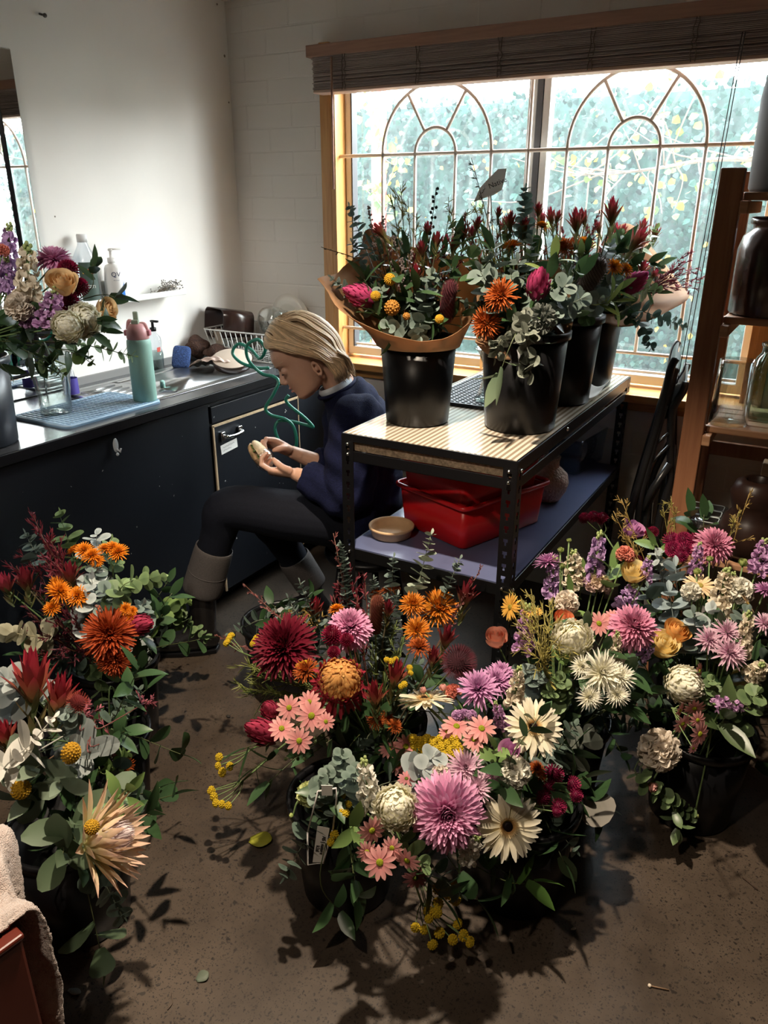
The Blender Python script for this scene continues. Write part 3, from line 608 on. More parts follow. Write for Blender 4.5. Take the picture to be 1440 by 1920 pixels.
hp3 = spline([vp(*q) for q in hp_], 260)
for q in hp3:                                       # keep it on or clear of the bench
    if q[2] > CZ-.03 and q[0] < CF+.03: q[2] = max(q[2], CZ+.012)
    if q[2] < CZ-.02: q[0] = max(q[0], CF+.028)
solo('garden_hose', G().tube(hp3, .0060, 10), mat('green_rubber', (.012, .16, .11), .35), 'green rubber hose looped on the bench and hanging down the cabinet', 'hose')
# ---------------------------------------------------------------- wall ledge with its bottles
lg = thing('wall_ledge', 'narrow white ledge screwed to the wall above the sink', 'shelf', (-2.42, 2.1, 1.19))
part('ledge_shelf', G().box((-2.42, 2.10, 1.197), (.10, .74, .010)).box((-2.3725, 2.10, 1.204), (.006, .74, .022)), WHITE, lg, False, bevel=.002)
part('ledge_back', G().box((-2.466, 2.05, 1.235), (.008, .84, .07)), WHITE, lg, False, bevel=.002)
c = np.array([-2.425, 2.02, 1.2025])
vb = bottle('vinegar_bottle', 'tall clear bottle with a green and black label on the wall ledge', c, [(.042, 0), (.045, .006), (.045, .135), (.043, .155), (.020, .20), (.017, .212), (.017, .228)], CLEARPL)
part('cap', G().lathe([(.018, .212), (.0185, .236), (.017, .24)], c, 20), mat('frosted_cap', (.75, .75, .74), .5), vb)
g = G(); a0 = -.5
def wrap(g, c, r, z0, z1, a0, a1, n=10): return g.loft([[(c[0]+r*math.cos(a), c[1]+r*math.sin(a), c[2]+z) for z in (z0, z1)] for a in np.linspace(a0, a1, n)], cap=False, closed=False)
part('front_label', wrap(G(), c, .0458, .01, .145, -1.25, .25), mat('green_black_label', (.05, .085, .07), .5), vb)
part('label_badge', wrap(G(), c, .0462, .105, .122, -.95, -.05), mat('red_badge', (.72, .12, .05), .5), vb)
part('label_leaf', wrap(G(), c, .0463, .106, .121, -.98, -.72), mat('yellow_badge', (.85, .62, .06), .5), vb)
def letters(name, s_, size, loc, R, m, parent, label=None, ext=.0004):
    cu = bpy.data.curves.new(name, 'FONT'); cu.body = s_; cu.size = size; cu.extrude = ext; cu.align_x = 'CENTER'; cu.align_y = 'CENTER'
    tmp = bpy.data.objects.new(name, cu); me = bpy.data.meshes.new_from_object(tmp); bpy.data.objects.remove(tmp)
    o = bpy.data.objects.new(name, me); me.materials.append(m)
    _link(o, parent, np.array(loc)-(WL[parent.name] if parent is not None else 0), WL[parent.name] if parent is not None else loc)
    o.rotation_euler = Matrix(R).to_euler() if not isinstance(R, Matrix) else R.to_euler()
    return tag(o, label)
def facing(n, up=(0, 0, 1)):                       # x right, y up, z towards n
    n = unit(n); x = unit(np.cross(up, n)); y = np.cross(n, x); return Matrix(np.stack([x, y, n], 1).tolist())
n_ = unit([.86, -.5, 0]); pale = mat('pale_print', (.72, .76, .72), .6)
letters('label_text', 'Elan', .024, c+n_*.0466+[0, 0, .062], facing(n_), pale, vb)
c = np.array([-2.415, 2.135, 1.2025])
qb = bottle('lotion_pump_bottle', 'white pump bottle printed QV with a blue swoosh on the wall ledge', c, [(.040, 0), (.043, .006), (.042, .06), (.036, .115), (.030, .126), (.014, .132), (.0135, .148)], mat('white_bottle_plastic', (.78, .77, .75), .35), sq=.72)
part('pump', G().lathe([(.015, .134), (.0155, .152), (.006, .154), (.005, .176), (.009, .178), (.009, .184)], c, 16).box(c+unit([.5, .86, 0])*.016+[0, 0, .183], (.042, .013, .006), rz=1.04), mat('pump_white', (.72, .70, .68), .4), qb, bevel=0)
blue = mat('blue_print', (.01, .16, .55), .45); navy = mat('navy_print', (.02, .03, .10), .5)
def on_bottle(az, z): # point just proud of the oval body
    r = np.interp(z, [0, .06, .115, .126], [.0425, .0425, .0368, .0305]); return c+np.array([r*math.cos(az)*1.012, r*.72*math.sin(az)*1.02, z])
g = G(); A = np.linspace(-1.5, .62, 16)
g.loft([[on_bottle(a, .006), on_bottle(a, .010+.066*((a+1.5)/2.12)**1.6)] for a in A], cap=False, closed=False)
part('swoosh', g, blue, qb)
n_ = unit([.72, -.69, 0]); Rf = facing(n_)
letters('brand_text', 'QV', .024, on_bottle(-.60, .094)+n_*.004, Rf, navy, qb); letters('small_text', 'skin lotion', .0052, on_bottle(-.60, .074)+n_*.003, Rf, navy, qb)
c = np.array([-2.405, 2.40, 1.2025]); rr_ = np.random.default_rng(4); g = G(); st = G()
for k in range(46):
    t = c+np.array([rr_.normal(0, .018), rr_.normal(0, .045), abs(rr_.normal(.02, .012))+.002]); st.tube([c+[0, -.07, .004], (c+t)/2+[0, 0, .012], t], .0007, 4, (.25, .21, .16))
    for q in range(4): g.ball(t+rr_.normal(0, .006, 3)+[0, 0, .004], .0028, 5, 4, np.array([.42, .40, .38])*rr_.uniform(.25, 1.1))
for G_ in (g, st): G_.v = [np.maximum(G_.V(), [-9, -9, 1.2032])]
dp = thing('dried_posy', 'small dried grey flower posy lying on the wall ledge', 'dried flowers', c)
part('stem', st, STEM, dp); part('dried_bloom', g, FUZZ, dp)
p = np.array([-2.39, 2.19, 1.2035]); solo('fallen_petal', G().ball(p+[0, 0, .003], (.006, .016, .003), 10, 6), mat('magenta_petal', (.40, .02, .10), .5), 'single magenta petal lying beside the pump bottle', 'petal')
# ---------------------------------------------------------------- mirror on the white wall
mi = thing('wall_mirror', 'tall mirror with a slanted mirror-glass border, standing against the white wall', 'mirror', (-2.45, 1.5, CZ))
mirror_m = mat('mirror_silver', (.85, .87, .87), .015, 1.0)
MZ0, MZ1, MY0, MY1 = CZ+.002, 2.005, 1.20, 1.86
part('backing_board', G().box((-2.459, (MY0+MY1)/2, (MZ0+MZ1)/2), (.02, MY1-MY0, MZ1-MZ0)), BLACKPL, mi, False)
part('centre_glass', G().box((-2.4475, (MY0+MY1)/2, (MZ0+MZ1)/2), (.003, MY1-MY0-.17, MZ1-MZ0-.17)), mirror_m, mi, False)
part('inner_bead', G().tube([(-2.445, y, z) for y, z in ((MY0+.08, MZ0+.08), (MY1-.08, MZ0+.08), (MY1-.08, MZ1-.08), (MY0+.08, MZ1-.08))], .008, 4, closed=True), mat('black_bead', (.01, .01, .012), .2), mi, False)
g = G()
for y0, y1, z0, z1 in ((MY1-.075, MY1, MZ0, MZ1), (MY0, MY0+.075, MZ0, MZ1), (MY0+.075, MY1-.075, MZ1-.075, MZ1), (MY0+.075, MY1-.075, MZ0, MZ0+.075)): g.box((-2.446, (y0+y1)/2, (z0+z1)/2), (.006, y1-y0-.002, z1-z0-.002))
part('bevelled_border', g, mirror_m, mi, False, bevel=.004)
# ================================================================ steel-framed bench in the middle
TX0, TX1, TY0, TY1, TZ, LZ = -1.142, -.622, 1.755, 2.925, .95, .60
tb = thing('workbench', 'black slotted-steel shelving bench with a striped top and blue-grey lower shelf', 'bench', ((TX0+TX1)/2, (TY0+TY1)/2, 0))
top_m = mat('striped_oilcloth', (.6, .57, .5), .16, coat=.6)
N_, L_, B_ = nodes_of(top_m); co = N_.new('ShaderNodeTexCoord'); sp = N_.new('ShaderNodeSeparateXYZ'); L_.new(co.outputs['Object'], sp.inputs[0])
m1 = N_.new('ShaderNodeMath'); m1.operation = 'MULTIPLY'; m1.inputs[1].default_value = 2*PI/.0165; L_.new(sp.outputs['X'], m1.inputs[0])
m2 = N_.new('ShaderNodeMath'); m2.operation = 'SINE'; L_.new(m1.outputs[0], m2.inputs[0])
cr = N_.new('ShaderNodeValToRGB'); cr.color_ramp.elements[0].position = .40; cr.color_ramp.elements[0].color = (.30, .235, .17, 1); cr.color_ramp.elements[1].position = .60; cr.color_ramp.elements[1].color = (.66, .60, .50, 1)
mr = N_.new('ShaderNodeMapRange'); mr.inputs['From Min'].default_value = -1; L_.new(m2.outputs[0], mr.inputs['Value']); L_.new(mr.outputs[0], cr.inputs[0]); L_.new(cr.outputs[0], B_.inputs['Base Color'])
nb = N_.new('ShaderNodeTexNoise'); nb.inputs['Scale'].default_value = 9; nb.inputs['Detail'].default_value = 3; L_.new(co.outputs['Object'], nb.inputs['Vector']); bp = N_.new('ShaderNodeBump'); bp.inputs['Strength'].default_value = .10; bp.inputs['Distance'].default_value = .01; L_.new(nb.outputs['Fac'], bp.inputs['Height']); L_.new(bp.outputs[0], B_.inputs['Normal']); L_.new(bp.outputs[0], B_.inputs['Coat Normal'])
part('top_board', G().box(((TX0+TX1)/2, (TY0+TY1)/2, TZ-.004), (TX1-TX0-.006, TY1-TY0-.006, .008)), top_m, tb, False, label='striped plastic-covered top')
part('chipboard', G().box(((TX0+TX1)/2, (TY0+TY1)/2, TZ-.030), (TX1-TX0-.02, TY1-TY0-.02, .042)), mat('raw_chipboard', (.42, .31, .21), .85, var=.45, scale=140), tb, False)
def rails(g, z, h, top=True):
    for y in (TY0, TY1): g.box(((TX0+TX1)/2, y, z-h/2), (TX1-TX0, .003, h)); g.box(((TX0+TX1)/2, y+(.014 if y == TY0 else -.014), z-h), (TX1-TX0, .028, .003))
    for x in (TX0, TX1): g.box((x, (TY0+TY1)/2, z-h/2), (.003, TY1-TY0, h)); g.box((x+(.014 if x == TX0 else -.014), (TY0+TY1)/2, z-h), (.028, TY1-TY0, .003))
    return g
part('top_rail', rails(G(), TZ-.050, .030).box(((TX0+TX1)/2, TY0-.0005, TZ-.012), (TX1-TX0, .004, .022)).box((TX1+.0005, (TY0+TY1)/2, TZ-.018), (.004, TY1-TY0, .034)).box((TX0-.0005, (TY0+TY1)/2, TZ-.018), (.004, TY1-TY0, .034)), BLACKMET, tb, False, bevel=.001)
part('lower_shelf', G().box(((TX0+TX1)/2, (TY0+TY1)/2, LZ-.006), (TX1-TX0-.008, TY1-TY0-.008, .012)), mat('blue_grey_board', (.095, .11, .20), .30, var=.10, scale=6), tb, False, label='blue-grey lower shelf board')
part('shelf_rail', rails(G(), LZ-.002, .034), BLACKMET, tb, False, bevel=.001)
def slotted(cx, cy, sx_, sy_):
    """angle post with keyhole slots: each leg of the angle is built round its holes"""
    g = G(); W_ = .038; t = .002; H = TZ-.004; pitch = .036
    def plate(axis, sgn):
        P = lambda a, z, d=0: ((cx+sgn*a, cy+d, z) if axis == 'x' else (cx+d, cy+sgn*a, z))
        def slab(a0, a1, z0, z1):
            c0 = P((a0+a1)/2, (z0+z1)/2); d = (a1-a0, t, z1-z0) if axis == 'x' else (t, a1-a0, z1-z0); g.box(c0, d)
        slab(0, .013, 0, H); slab(.026, W_, 0, H); z = 0.02
        zs = np.arange(.03, H-.02, pitch); prev = 0
        for z in zs:
            slab(.013, .026, prev, z); slab(.013, .0165, z, z+.010); slab(.0225, .026, z, z+.010); prev = z+.020
        slab(.013, .026, prev, H)
    plate('x', sx_); plate('y', sy_); return g
for x, y, a, b in ((TX0-.002, TY0-.002, 1, 1), (TX1+.002, TY0-.002, -1, 1), (TX0-.002, TY1+.002, 1, -1), (TX1+.002, TY1+.002, -1, -1)):
    part('leg', slotted(x, y, a, b), BLACKMET, tb, False, label='slotted black angle post')
g = G()
for z in (TZ-.03, TZ-.06, LZ-.012):
    for q in ((TX1-.019, TY0-.005), (TX0+.019, TY0-.005)): g.ball((*q, z), .005, 8, 6)
for z in (TZ-.03, LZ-.02): g.ball((TX1+.005, TY0+.019, z), .005, 8, 6)
g.ball((TX1+.004, 2.15, TZ-.014), .006, 8, 6)
part('bolt', g, CHROME, tb)
# ---------------------------------------------------------------- things on the lower shelf
red = mat('red_crate_plastic', (.62, .010, .014), .35, var=.08, scale=4)
def crate(name, label, c, rz, w, d, h):
    root = thing(name, label, 'crate', c); R = np.array(Matrix.Rotation(rz, 3, 'Z'))
    S_ = lambda e, z: rrect(-w/2-e, w/2+e, -d/2-e, d/2+e, .022, z, 5)
    g = G().loft([S_(-.014, 0), S_(-.010, .004), S_(.0, h-.012), S_(-.003, h-.012), S_(-.013, .007), S_(-.02, .006)]); g.v = [g.V() @ R.T+np.array(c)]; part('tub', g, red, root)
    g = G().tube(S_(.006, h-.006), .0075, 8, closed=True); g.v = [g.V() @ R.T+np.array(c)]; part('rim', g, red, root)
    return root
a_ = math.atan2(-.106, .284); ca = np.array([math.cos(a_), math.sin(a_), 0]); cn = np.array([-math.sin(a_), math.cos(a_), 0])
k0 = onz(869.5, 1038, LZ)*[1, 1, 0]+[0, 0, LZ+.001]
c1 = k0-ca*.150+cn*.185; crate('plastic_crate', 'red plastic crate at the bottom of the pair on the bench shelf', c1, a_, .292, .37, .142)
c2 = k0-ca*.150+cn*.175+[0, 0, .085]; crate('plastic_crate', 'red plastic crate nested on top of the other red crate', c2, a_+.02, .268, .345, .150)
c = onz(728, 1008, LZ)+[0, .02, .0015]
solo('plant_saucer', G().lathe([(.056, 0), (.060, .003), (.064, .024), (.069, .026), (.070, .034), (.066, .035), (.061, .027), (.057, .008), (.001, .006)], c, 40), mat('tan_terracotta', (.55, .36, .20), .7, var=.1, scale=30), 'round tan plant saucer at the front of the bench shelf', 'saucer')
c = onz(1030, 944, LZ)+np.array([-.02, .035, .001])
weave = mat('woven_wicker_glaze', (.55, .40, .31), .5, bump=0)
N_, L_, B_ = nodes_of(weave); co = N_.new('ShaderNodeTexCoord'); mp = N_.new('ShaderNodeMapping'); mp.inputs['Scale'].default_value = (1, 1, 1); vo = N_.new('ShaderNodeTexVoronoi'); vo.inputs['Scale'].default_value = 110; L_.new(co.outputs['Object'], mp.inputs[0]); L_.new(mp.outputs[0], vo.inputs['Vector']); bp = N_.new('ShaderNodeBump'); bp.inputs['Strength'].default_value = .9; bp.inputs['Distance'].default_value = .004; bp.invert = True; L_.new(vo.outputs['Distance'], bp.inputs['Height']); L_.new(bp.outputs[0], B_.inputs['Normal'])
pr = [(.036, 0), (.040, .003), (.058, .035), (.064, .062), (.058, .088), (.040, .106), (.030, .114), (.029, .130), (.033, .146), (.030, .146), (.026, .130), (.027, .112), (.050, .085), (.054, .06), (.03, .008), (.001, .006)]
wv = G(); n_ = 60; wv.lathe(pr, (0, 0, 0), n_); V = wv.V(); ang = np.arctan2(V[:, 1], V[:, 0]); rad = np.hypot(V[:, 0], V[:, 1])
solo('woven_vase', (lambda g: (setattr(g, 'v', [V*1.06+c]), g)[1])(wv), weave, 'round-bellied brown vase with a woven texture on the bench shelf', 'vase')
c = onz(1000, 912, LZ)+np.array([-.06, .06, .001])
bk = thing('bark_pot', 'pale ribbed planter with a bent-wood band, behind the woven vase', 'planter', c)
g = G(); prof = [(.072, 0)]+[(.074+.014*t+.0012*math.sin(t*70), .16*t) for t in np.linspace(.02, 1, 34)]+[(.078, .16), (.070, .01), (.001, .01)]
part('pot_body', g.lathe(prof, c, 36), mat('pale_bark', (.50, .42, .33), .8, var=.15, scale=20), bk)
part('bent_wood_band', G().lathe([(.092, .155), (.094, .157), (.094, .193), (.092, .195), (.088, .193), (.088, .157)], c, 40, cap0=False, cap1=False).lathe([(.088, .157), (.092, .155)], c, 40, cap0=False, cap1=False), mat('pale_bent_wood', (.55, .37, .20), .5), bk)
c = onz(1085, 880, LZ)+np.array([-.03, .08, 0])
cbx = thing('clear_tub', 'clear blue-tinged plastic tub at the window end of the bench shelf', 'tub', (c[0]-.02, c[1], LZ))
g = pan_geo(.20, .26, .135, .02, .003); R = np.array(Matrix.Rotation(-.12, 3, 'Z')); g.v = [g.V() @ R.T+np.array([c[0]-.03, c[1]-.03, LZ+.001])]; part('tub_wall', g, clear_glass('blue_clear_plastic', (.62, .72, .84), .14, rough=.1), cbx)
g = G().tube(rrect(-.104, .104, -.134, .134, .02, .134, 4), .004, 6, closed=True); g.v = [g.V() @ R.T+np.array([c[0]-.03, c[1]-.03, LZ+.001])]; part('tub_rim', g, CLEARPL, cbx)
c = np.array([-.862, 2.25, LZ+.001]); solo('glass_jar', G().lathe(cup(.05, .052, .09), c, 30, cap1=True), GLASS, 'low clear glass jar beside the red crates on the bench shelf', 'jar')
# ---------------------------------------------------------------- things on the bench top
def tall_bucket(name, label, c, rb, rt_, h, group=None, m=None):
    root = thing(name, label, 'bucket', c, group)
    part('bucket_wall', G().lathe([(rb-.006, 0), (rb, .005), (rt_-.004, h-.012), (rt_-.007, h-.012), (rb-.004, .012), (.001, .012)], c, 40), m or BLACKPL, root)
    part('bucket_rim', G().lathe([(rt_-.004, h-.022), (rt_+.003, h-.020), (rt_+.004, h), (rt_-.007, h), (rt_-.008, h-.012)], c, 40, cap0=False, cap1=False), m or BLACKPL, root)
    part('water', G().lathe([(rb, h*.5), (.001, h*.5+.0001)], c, 24, cap0=False, cap1=False), mat('bucket_water', (.01, .012, .012), .05), root)
    return root
TB = [np.array([-1.02, 1.975, TZ+.0005]), np.array([-.735, 2.065, TZ+.0005]), np.array([-.735, 2.43, TZ+.0005]), np.array([-.74, 2.72, TZ+.0005])]
tall_bucket('flower_bucket', 'black bucket on the bench holding the paper-wrapped native bouquet nearest her', TB[0], .092, .113, .245)
tall_bucket('flower_bucket', 'black bucket at the front corner of the bench with trailing grey gum', TB[1], .100, .122, .275)
tall_bucket('flower_bucket', 'second black bucket along the bench, behind the front corner one', TB[2], .094, .118, .275)
tall_bucket('flower_bucket', 'black bucket at the window end of the bench', TB[3], .094, .118, .285)
rb_ = thing('rubber_mat', 'black honeycomb rubber mat lying on the bench top', 'mat', (-.98, 2.42, TZ))
g = G(); x0, x1, y0, y1 = -1.10, -.885, 2.19, 2.62
def strip(p, q): g.box(((p[0]+q[0])/2, (p[1]+q[1])/2, TZ+.006), (math.hypot(q[0]-p[0], q[1]-p[1]), .006, .010), rz=math.atan2(q[1]-p[1], q[0]-p[0]))
for k in np.arange(x0, x1+.001, .0195): strip((k, y0), (k, y1))
for k in np.arange(y0, y1+.001, .0195): strip((x0, k), (x1, k))
part('rubber_web', g, mat('black_rubber', (.022, .023, .026), .55), rb_, False, kind='stuff')
c = np.array([-.925, 2.265, TZ+.0115])
solo('specimen_vase', G().lathe([(.034, 0), (.036, .004), (.022, .03), (.012, .07), (.015, .12), (.030, .155), (.040, .165), (.038, .166), (.027, .155), (.012, .12), (.009, .07), (.018, .03), (.030, .008), (.001, .007)], c, 32), GLASS, 'waisted clear glass vase on the rubber mat between the buckets', 'vase')
def f3(u, v):
    x = -.665+(u-.5)*.085; y = 2.55+(v-.5)*.15; return (x, y, TZ+.0025+.030*(2*u-1)**2*(.6+.4*v)+.012*v)
def sheet(name, label, fn, m, cat, nu=14, nv=10, thick=.0008, group=None):
    V = []; F = []
    for i in range(nu+1):
        for j in range(nv+1): V.append(fn(i/nu, j/nv))
    for i in range(nu):
        for j in range(nv): a = i*(nv+1)+j; F.append((a, a+1, a+nv+2, a+nv+1))
    return solo(name, G().add(V, F), m, label, cat, solid=thick, group=group)
sheet('curled_card', 'curled white card lying on the bench edge beside the far buckets', f3, PAPER, 'card')
# ================================================================ wooden rack at the window corner
rw = wood('red_pine', (.235, .095, .045), (.33, .145, .07), .5, axis=2)
rwx = wood('red_pine_board', (.40, .20, .10), (.55, .30, .17), .5, axis=0)
rc = thing('plant_rack', 'reddish pine slatted rack in the corner by the window', 'rack', (.08, 2.68, 0))
QX0, QX1, QY0, QY1 = -.352, .52, 2.485, 2.845
for x in (QX0+.032, QX1-.032):
    part('post', G().box((x, QY0+.02, .82), (.064, .040, 1.64)), rw, rc, False, bevel=.004)
    part('post', G().box((x, QY1-.02, .82), (.045, .040, 1.64)), rw, rc, False, bevel=.004)
for z in (.905, 1.238, 1.578, .46):
    g = G()
    for k in range(5): g.box(((QX0+QX1)/2+.02, QY0+.065+k*.066, z-.011), (QX1-QX0-.09, .058, .022))
    part('shelf_board', g, rwx, rc, False, bevel=.004)
    part('shelf_bearer', G().box((QX0+.075, (QY0+QY1)/2, z-.040), (.024, QY1-QY0, .034)).box((QX1-.075, (QY0+QY1)/2, z-.040), (.024, QY1-QY0, .034)).box(((QX0+QX1)/2, QY0+.048, z-.011), (QX1-QX0-.12, .014, .020)), rwx, rc, False, bevel=.003)
part('back_brace', G().box(((QX0+QX1)/2, QY1-.01, .75), (QX1-QX0, .018, .05)), rw, rc, False, bevel=.003)
glaze = mat('brown_salt_glaze', (.050, .020, .014), .22, var=.5, scale=7)
dkgl = mat('grey_brown_stoneware', (.040, .032, .028), .75, var=.35, scale=6)
def crock(name, label, c, prof, m, cat='jar', n=44): return solo(name, G().lathe(prof, c, n), m, label, cat)
crock('stoneware_crock', 'large glossy dark brown stoneware crock on the middle rack shelf', (-.165, 2.63, 1.2385), [(.120, 0), (.126, .008), (.126, .185), (.116, .222), (.094, .24), (.094, .252), (.102, .256), (.102, .272), (.092, .274), (.086, .24), (.11, .2), (.11, .02), (.001, .015)], glaze)
crock('tall_stoneware_jar', 'tall weathered stoneware jar on the top rack shelf, in front of the blind', (-.135, 2.64, 1.5785), [(.150, 0), (.156, .01), (.160, .24), (.150, .33), (.128, .365), (.128, .378), (.138, .384), (.138, .400), (.124, .402), (.115, .36), (.14, .3), (.14, .02), (.001, .015)], dkgl)
g = G().lathe(cup(.058, .052, .20, .0035)[:2]+[(.049, .20), (.054, .012), (.001, .010)], (-.232, 2.58, .9055), 36)
solo('cylinder_vase', g, GLASS, 'clear glass cylinder vase at the front of the rack shelf', 'vase')
crock('green_glass_bottle', 'wide green-tinted glass bottle behind the cylinder vase', (-.135, 2.72, .9055), [(.066, 0), (.070, .006), (.070, .155), (.058, .190), (.046, .205), (.046, .225), (.050, .228), (.050, .236), (.042, .236), (.042, .205), (.064, .15), (.064, .012), (.001, .010)], GREENGLASS)
crock('beige_pot', 'beige textured pot at the frame edge on the rack shelf', (-.022, 2.63, .9055), [(.050, 0), (.062, .02), (.068, .09), (.060, .16), (.050, .18), (.046, .18), (.055, .10), (.05, .02), (.001, .015)], mat('beige_pot_clay', (.36, .25, .18), .8, var=.2, scale=25, bump=.4, bscale=50), 'pot')
# lower shelf: dark gourd pots and a crate
for k, (x, y, s_, lab) in enumerate(((-.115, 2.60, 1.0, 'dark brown pinched gourd pot on the low rack shelf, the one in front'), (.04, 2.70, 1.12, 'dark brown gourd pot at the back of the low rack shelf'))):
    crock('gourd_pot', lab, (x, y, .4605), [(.05*s_, 0), (.085*s_, .03), (.098*s_, .09), (.082*s_, .14), (.062*s_, .165), (.070*s_, .19), (.078*s_, .225), (.064*s_, .26), (.045*s_, .272), (.036*s_, .27), (.05*s_, .22), (.04*s_, .16), (.001, .15)], mat('dark_gourd', (.030, .014, .010), .35, var=.4, scale=9), 'pot')
cr_ = thing('wooden_box', 'small plain wooden box behind the gourd pots', 'box', (-.02, 2.80, .46))
part('box_body', G().box((-.02, 2.79, .60), (.20, .06, .28)), wood('pale_box_wood', (.38, .24, .13), (.5, .34, .2), .6, axis=0), cr_, False, bevel=.003)
g = G(); c = np.array([-.265, 2.66, .4605])
pb = thing('clear_food_box', 'clear plastic box with a ribbed lid on the low rack shelf', 'box', c)
q = pan_geo(.13, .20, .10, .015, .003); q.v = [q.V()+c]; part('box_wall', q, CLEARPL, pb)
g.loft([rrect(-.068, .068, -.103, .103, .015, .1005), rrect(-.068, .068, -.103, .103, .015, .106)]); g.v = [g.V()+c]; part('lid', g, CLEARPL, pb)
g = G()
for k in range(3): g.tube(rrect(-.055, .055, -.09+k*.062, -.035+k*.062, .008, .108, 3)+c, .002, 5, closed=True)
part('lid_rib', g, mat('frosted_plastic_edge', (.55, .60, .58), .3), pb)
# ================================================================ two folding chairs leaning by the rack
blk = mat('black_satin_steel', (.012, .012, .013), .30)
VW = unit(ray(1250, 820)*[1, 1, 0])
def fold_chair(name, label, D, prof_a, prof_b, seat, w, group=None):
    """profile points are (pixel x, pixel y) on the vertical plane at distance D; the chair is w wide along VA"""
    A = spline([vp(*p, D) for p in prof_a], 22); B = spline([vp(*p, D) for p in prof_b], 22); S_ = [vp(*p, D) for p in seat]
    base = A[-1]*[1, 1, 0]+VW*w/2; root = thing(name, label, 'chair', base)
    for s_ in (0, w):
        part('back_leg', G().tube(A+VW*s_, .0125, 10), blk, root); part('front_leg', G().tube(B+VW*s_, .011, 10), blk, root)
    S_ = np.array(S_)
    part('seat', G().loft([np.array([q+VW*.02 for q in S_]), np.array([q+VW*(w-.02) for q in S_])]), blk, root, False, bevel=.006)
    q = A[0:5]; g = G().loft([[a+VW*(.012)+VR*.004, a+VW*(w-.012)+VR*.004, a+VW*(w-.012)-VR*.006, a+VW*.012-VR*.006] for a in A[0:7]]); part('backrest', g, blk, root, False, bevel=.004)
    part('stretcher', G().tube([B[-8], B[-8]+VW*w], .007, 8).tube([A[-6], A[-6]+VW*w], .007, 8), blk, root)
    return root, A, B
DC = 2.40
r_, A_, B2_ = fold_chair('folding_chair', 'black folding chair leaning folded under the window, nearer the bench', DC, [(1268, 672), (1258, 690), (1245, 750), (1225, 820), (1200, 900), (1170, 1010), (1166, 1090), (1164, 1190)], [(1246, 760), (1222, 850), (1200, 940), (1188, 1070), (1184, 1180)], [(1262, 690), (1274, 694), (1250, 790), (1240, 788)], .34)
part('link_arm', G().tube([vp(1206, 882, DC), vp(1255, 835, DC)], .005, 8).tube([vp(1224, 838, DC), vp(1254, 812, DC)], .005, 8), blk, r_)
r_, A_, B2_ = fold_chair('folding_chair', 'black folding chair with a bent back tube, squeezed between the other chair and the rack', DC+.01, [(1287, 716), (1280, 735), (1262, 765), (1258, 800), (1257, 880), (1256, 905), (1240, 960), (1228, 1030), (1222, 1180)], [(1254, 870), (1235, 905), (1212, 960), (1204, 1060), (1200, 1170)], [(1258, 875), (1264, 880), (1258, 920), (1246, 915)], .32)
part('foot_tube', G().tube([vp(1256, 870, DC), vp(1225, 915, DC), vp(1205, 955, DC)], .012, 10), blk, r_)
# ================================================================ front corner: box with a towel
bxm = mat('rust_red_box', (.115, .016, .008), .4, var=.1, scale=4)
e1 = onz(41, 1752, .42)                              # top front corner of the box
sd = unit(onz(0, 1782, .42)-e1); pd = np.array([-sd[1], sd[0], 0]); pd = pd if pd @ VA > 0 else -pd
w1, w2 = .40, .30
bxR = np.stack([sd, pd, VZ], 1); ctr = e1+sd*w1/2+pd*w2/2
lb = thing('red_box', 'rust red box at the near corner with a towel thrown over it', 'box', (ctr[0], ctr[1], 0))
part('box_body', G().box((ctr[0], ctr[1], .205), (w1, w2, .41), R=bxR), bxm, lb, False, bevel=.006)
part('box_lid', G().box((ctr[0], ctr[1], .4155), (w1+.006, w2+.006, .012), R=bxR), bxm, lb, False, bevel=.004)
# ================================================================ the florist eating her lunch
Fd, Ld = -VR, -VA                                       # she faces the cabinets; her left side is towards the door
skin = mat('skin', (.60, .345, .24), .48, var=.05, scale=20, bump=.05, bscale=500, sss=.12)
def evaluated(o):
    dg = bpy.context.evaluated_depsgraph_get(); dg.update()
    return bpy.data.meshes.new_from_object(o.evaluated_get(dg))
def fuse(name, g, m, parent, voxel, smooth=4, label=None, tweak=None):
    """close all the shapes of one body or garment into one continuous surface"""
    o = part(name, g, m, parent, True, label)
    r = o.modifiers.new('remesh', 'REMESH'); r.mode = 'VOXEL'; r.voxel_size = voxel; r.use_smooth_shade = True
    if smooth: s_ = o.modifiers.new('smooth', 'SMOOTH'); s_.iterations = smooth; s_.factor = .5
    me = evaluated(o); o.modifiers.clear(); old = o.data; o.data = me; bpy.data.meshes.remove(old)
    if not me.materials: me.materials.append(m)
    me.polygons.foreach_set('use_smooth', [True]*len(me.polygons))
    return o
def ringed(P, RA, RB, axis, n=20, power=1.0):
    """loft of ellipses along P; RA across (in the plane), RB along axis"""
    P = np.asarray(P, float); T = np.gradient(P, axis=0); secs = []; axis = unit(axis)
    for p, t, a, b in zip(P, T, RA, RB):
        t = unit(t); v = unit(axis-t*(axis@t)); u = np.cross(v, t); th = np.linspace(0, 2*PI, n, endpoint=False)
        cs, sn = np.cos(th), np.sin(th); cs = np.sign(cs)*abs(cs)**power; sn = np.sign(sn)*abs(sn)**power
        secs.append(p+u*(a*cs)[:, None]+v*(b*sn)[:, None])
    return secs
def dense(P, R, n=14):
    P = spline(P, n); k = np.linspace(0, len(R)-1, len(P)); return P, [np.interp(k, range(len(R)), [r[i] for r in R]) for i in range(len(R[0]))]
per = thing('person', 'seated woman with a blonde bob, navy jumper and cuffed dark jeans, eating a sandwich', 'person', (*vp(690, 1010, 2.52)[:2], 0))
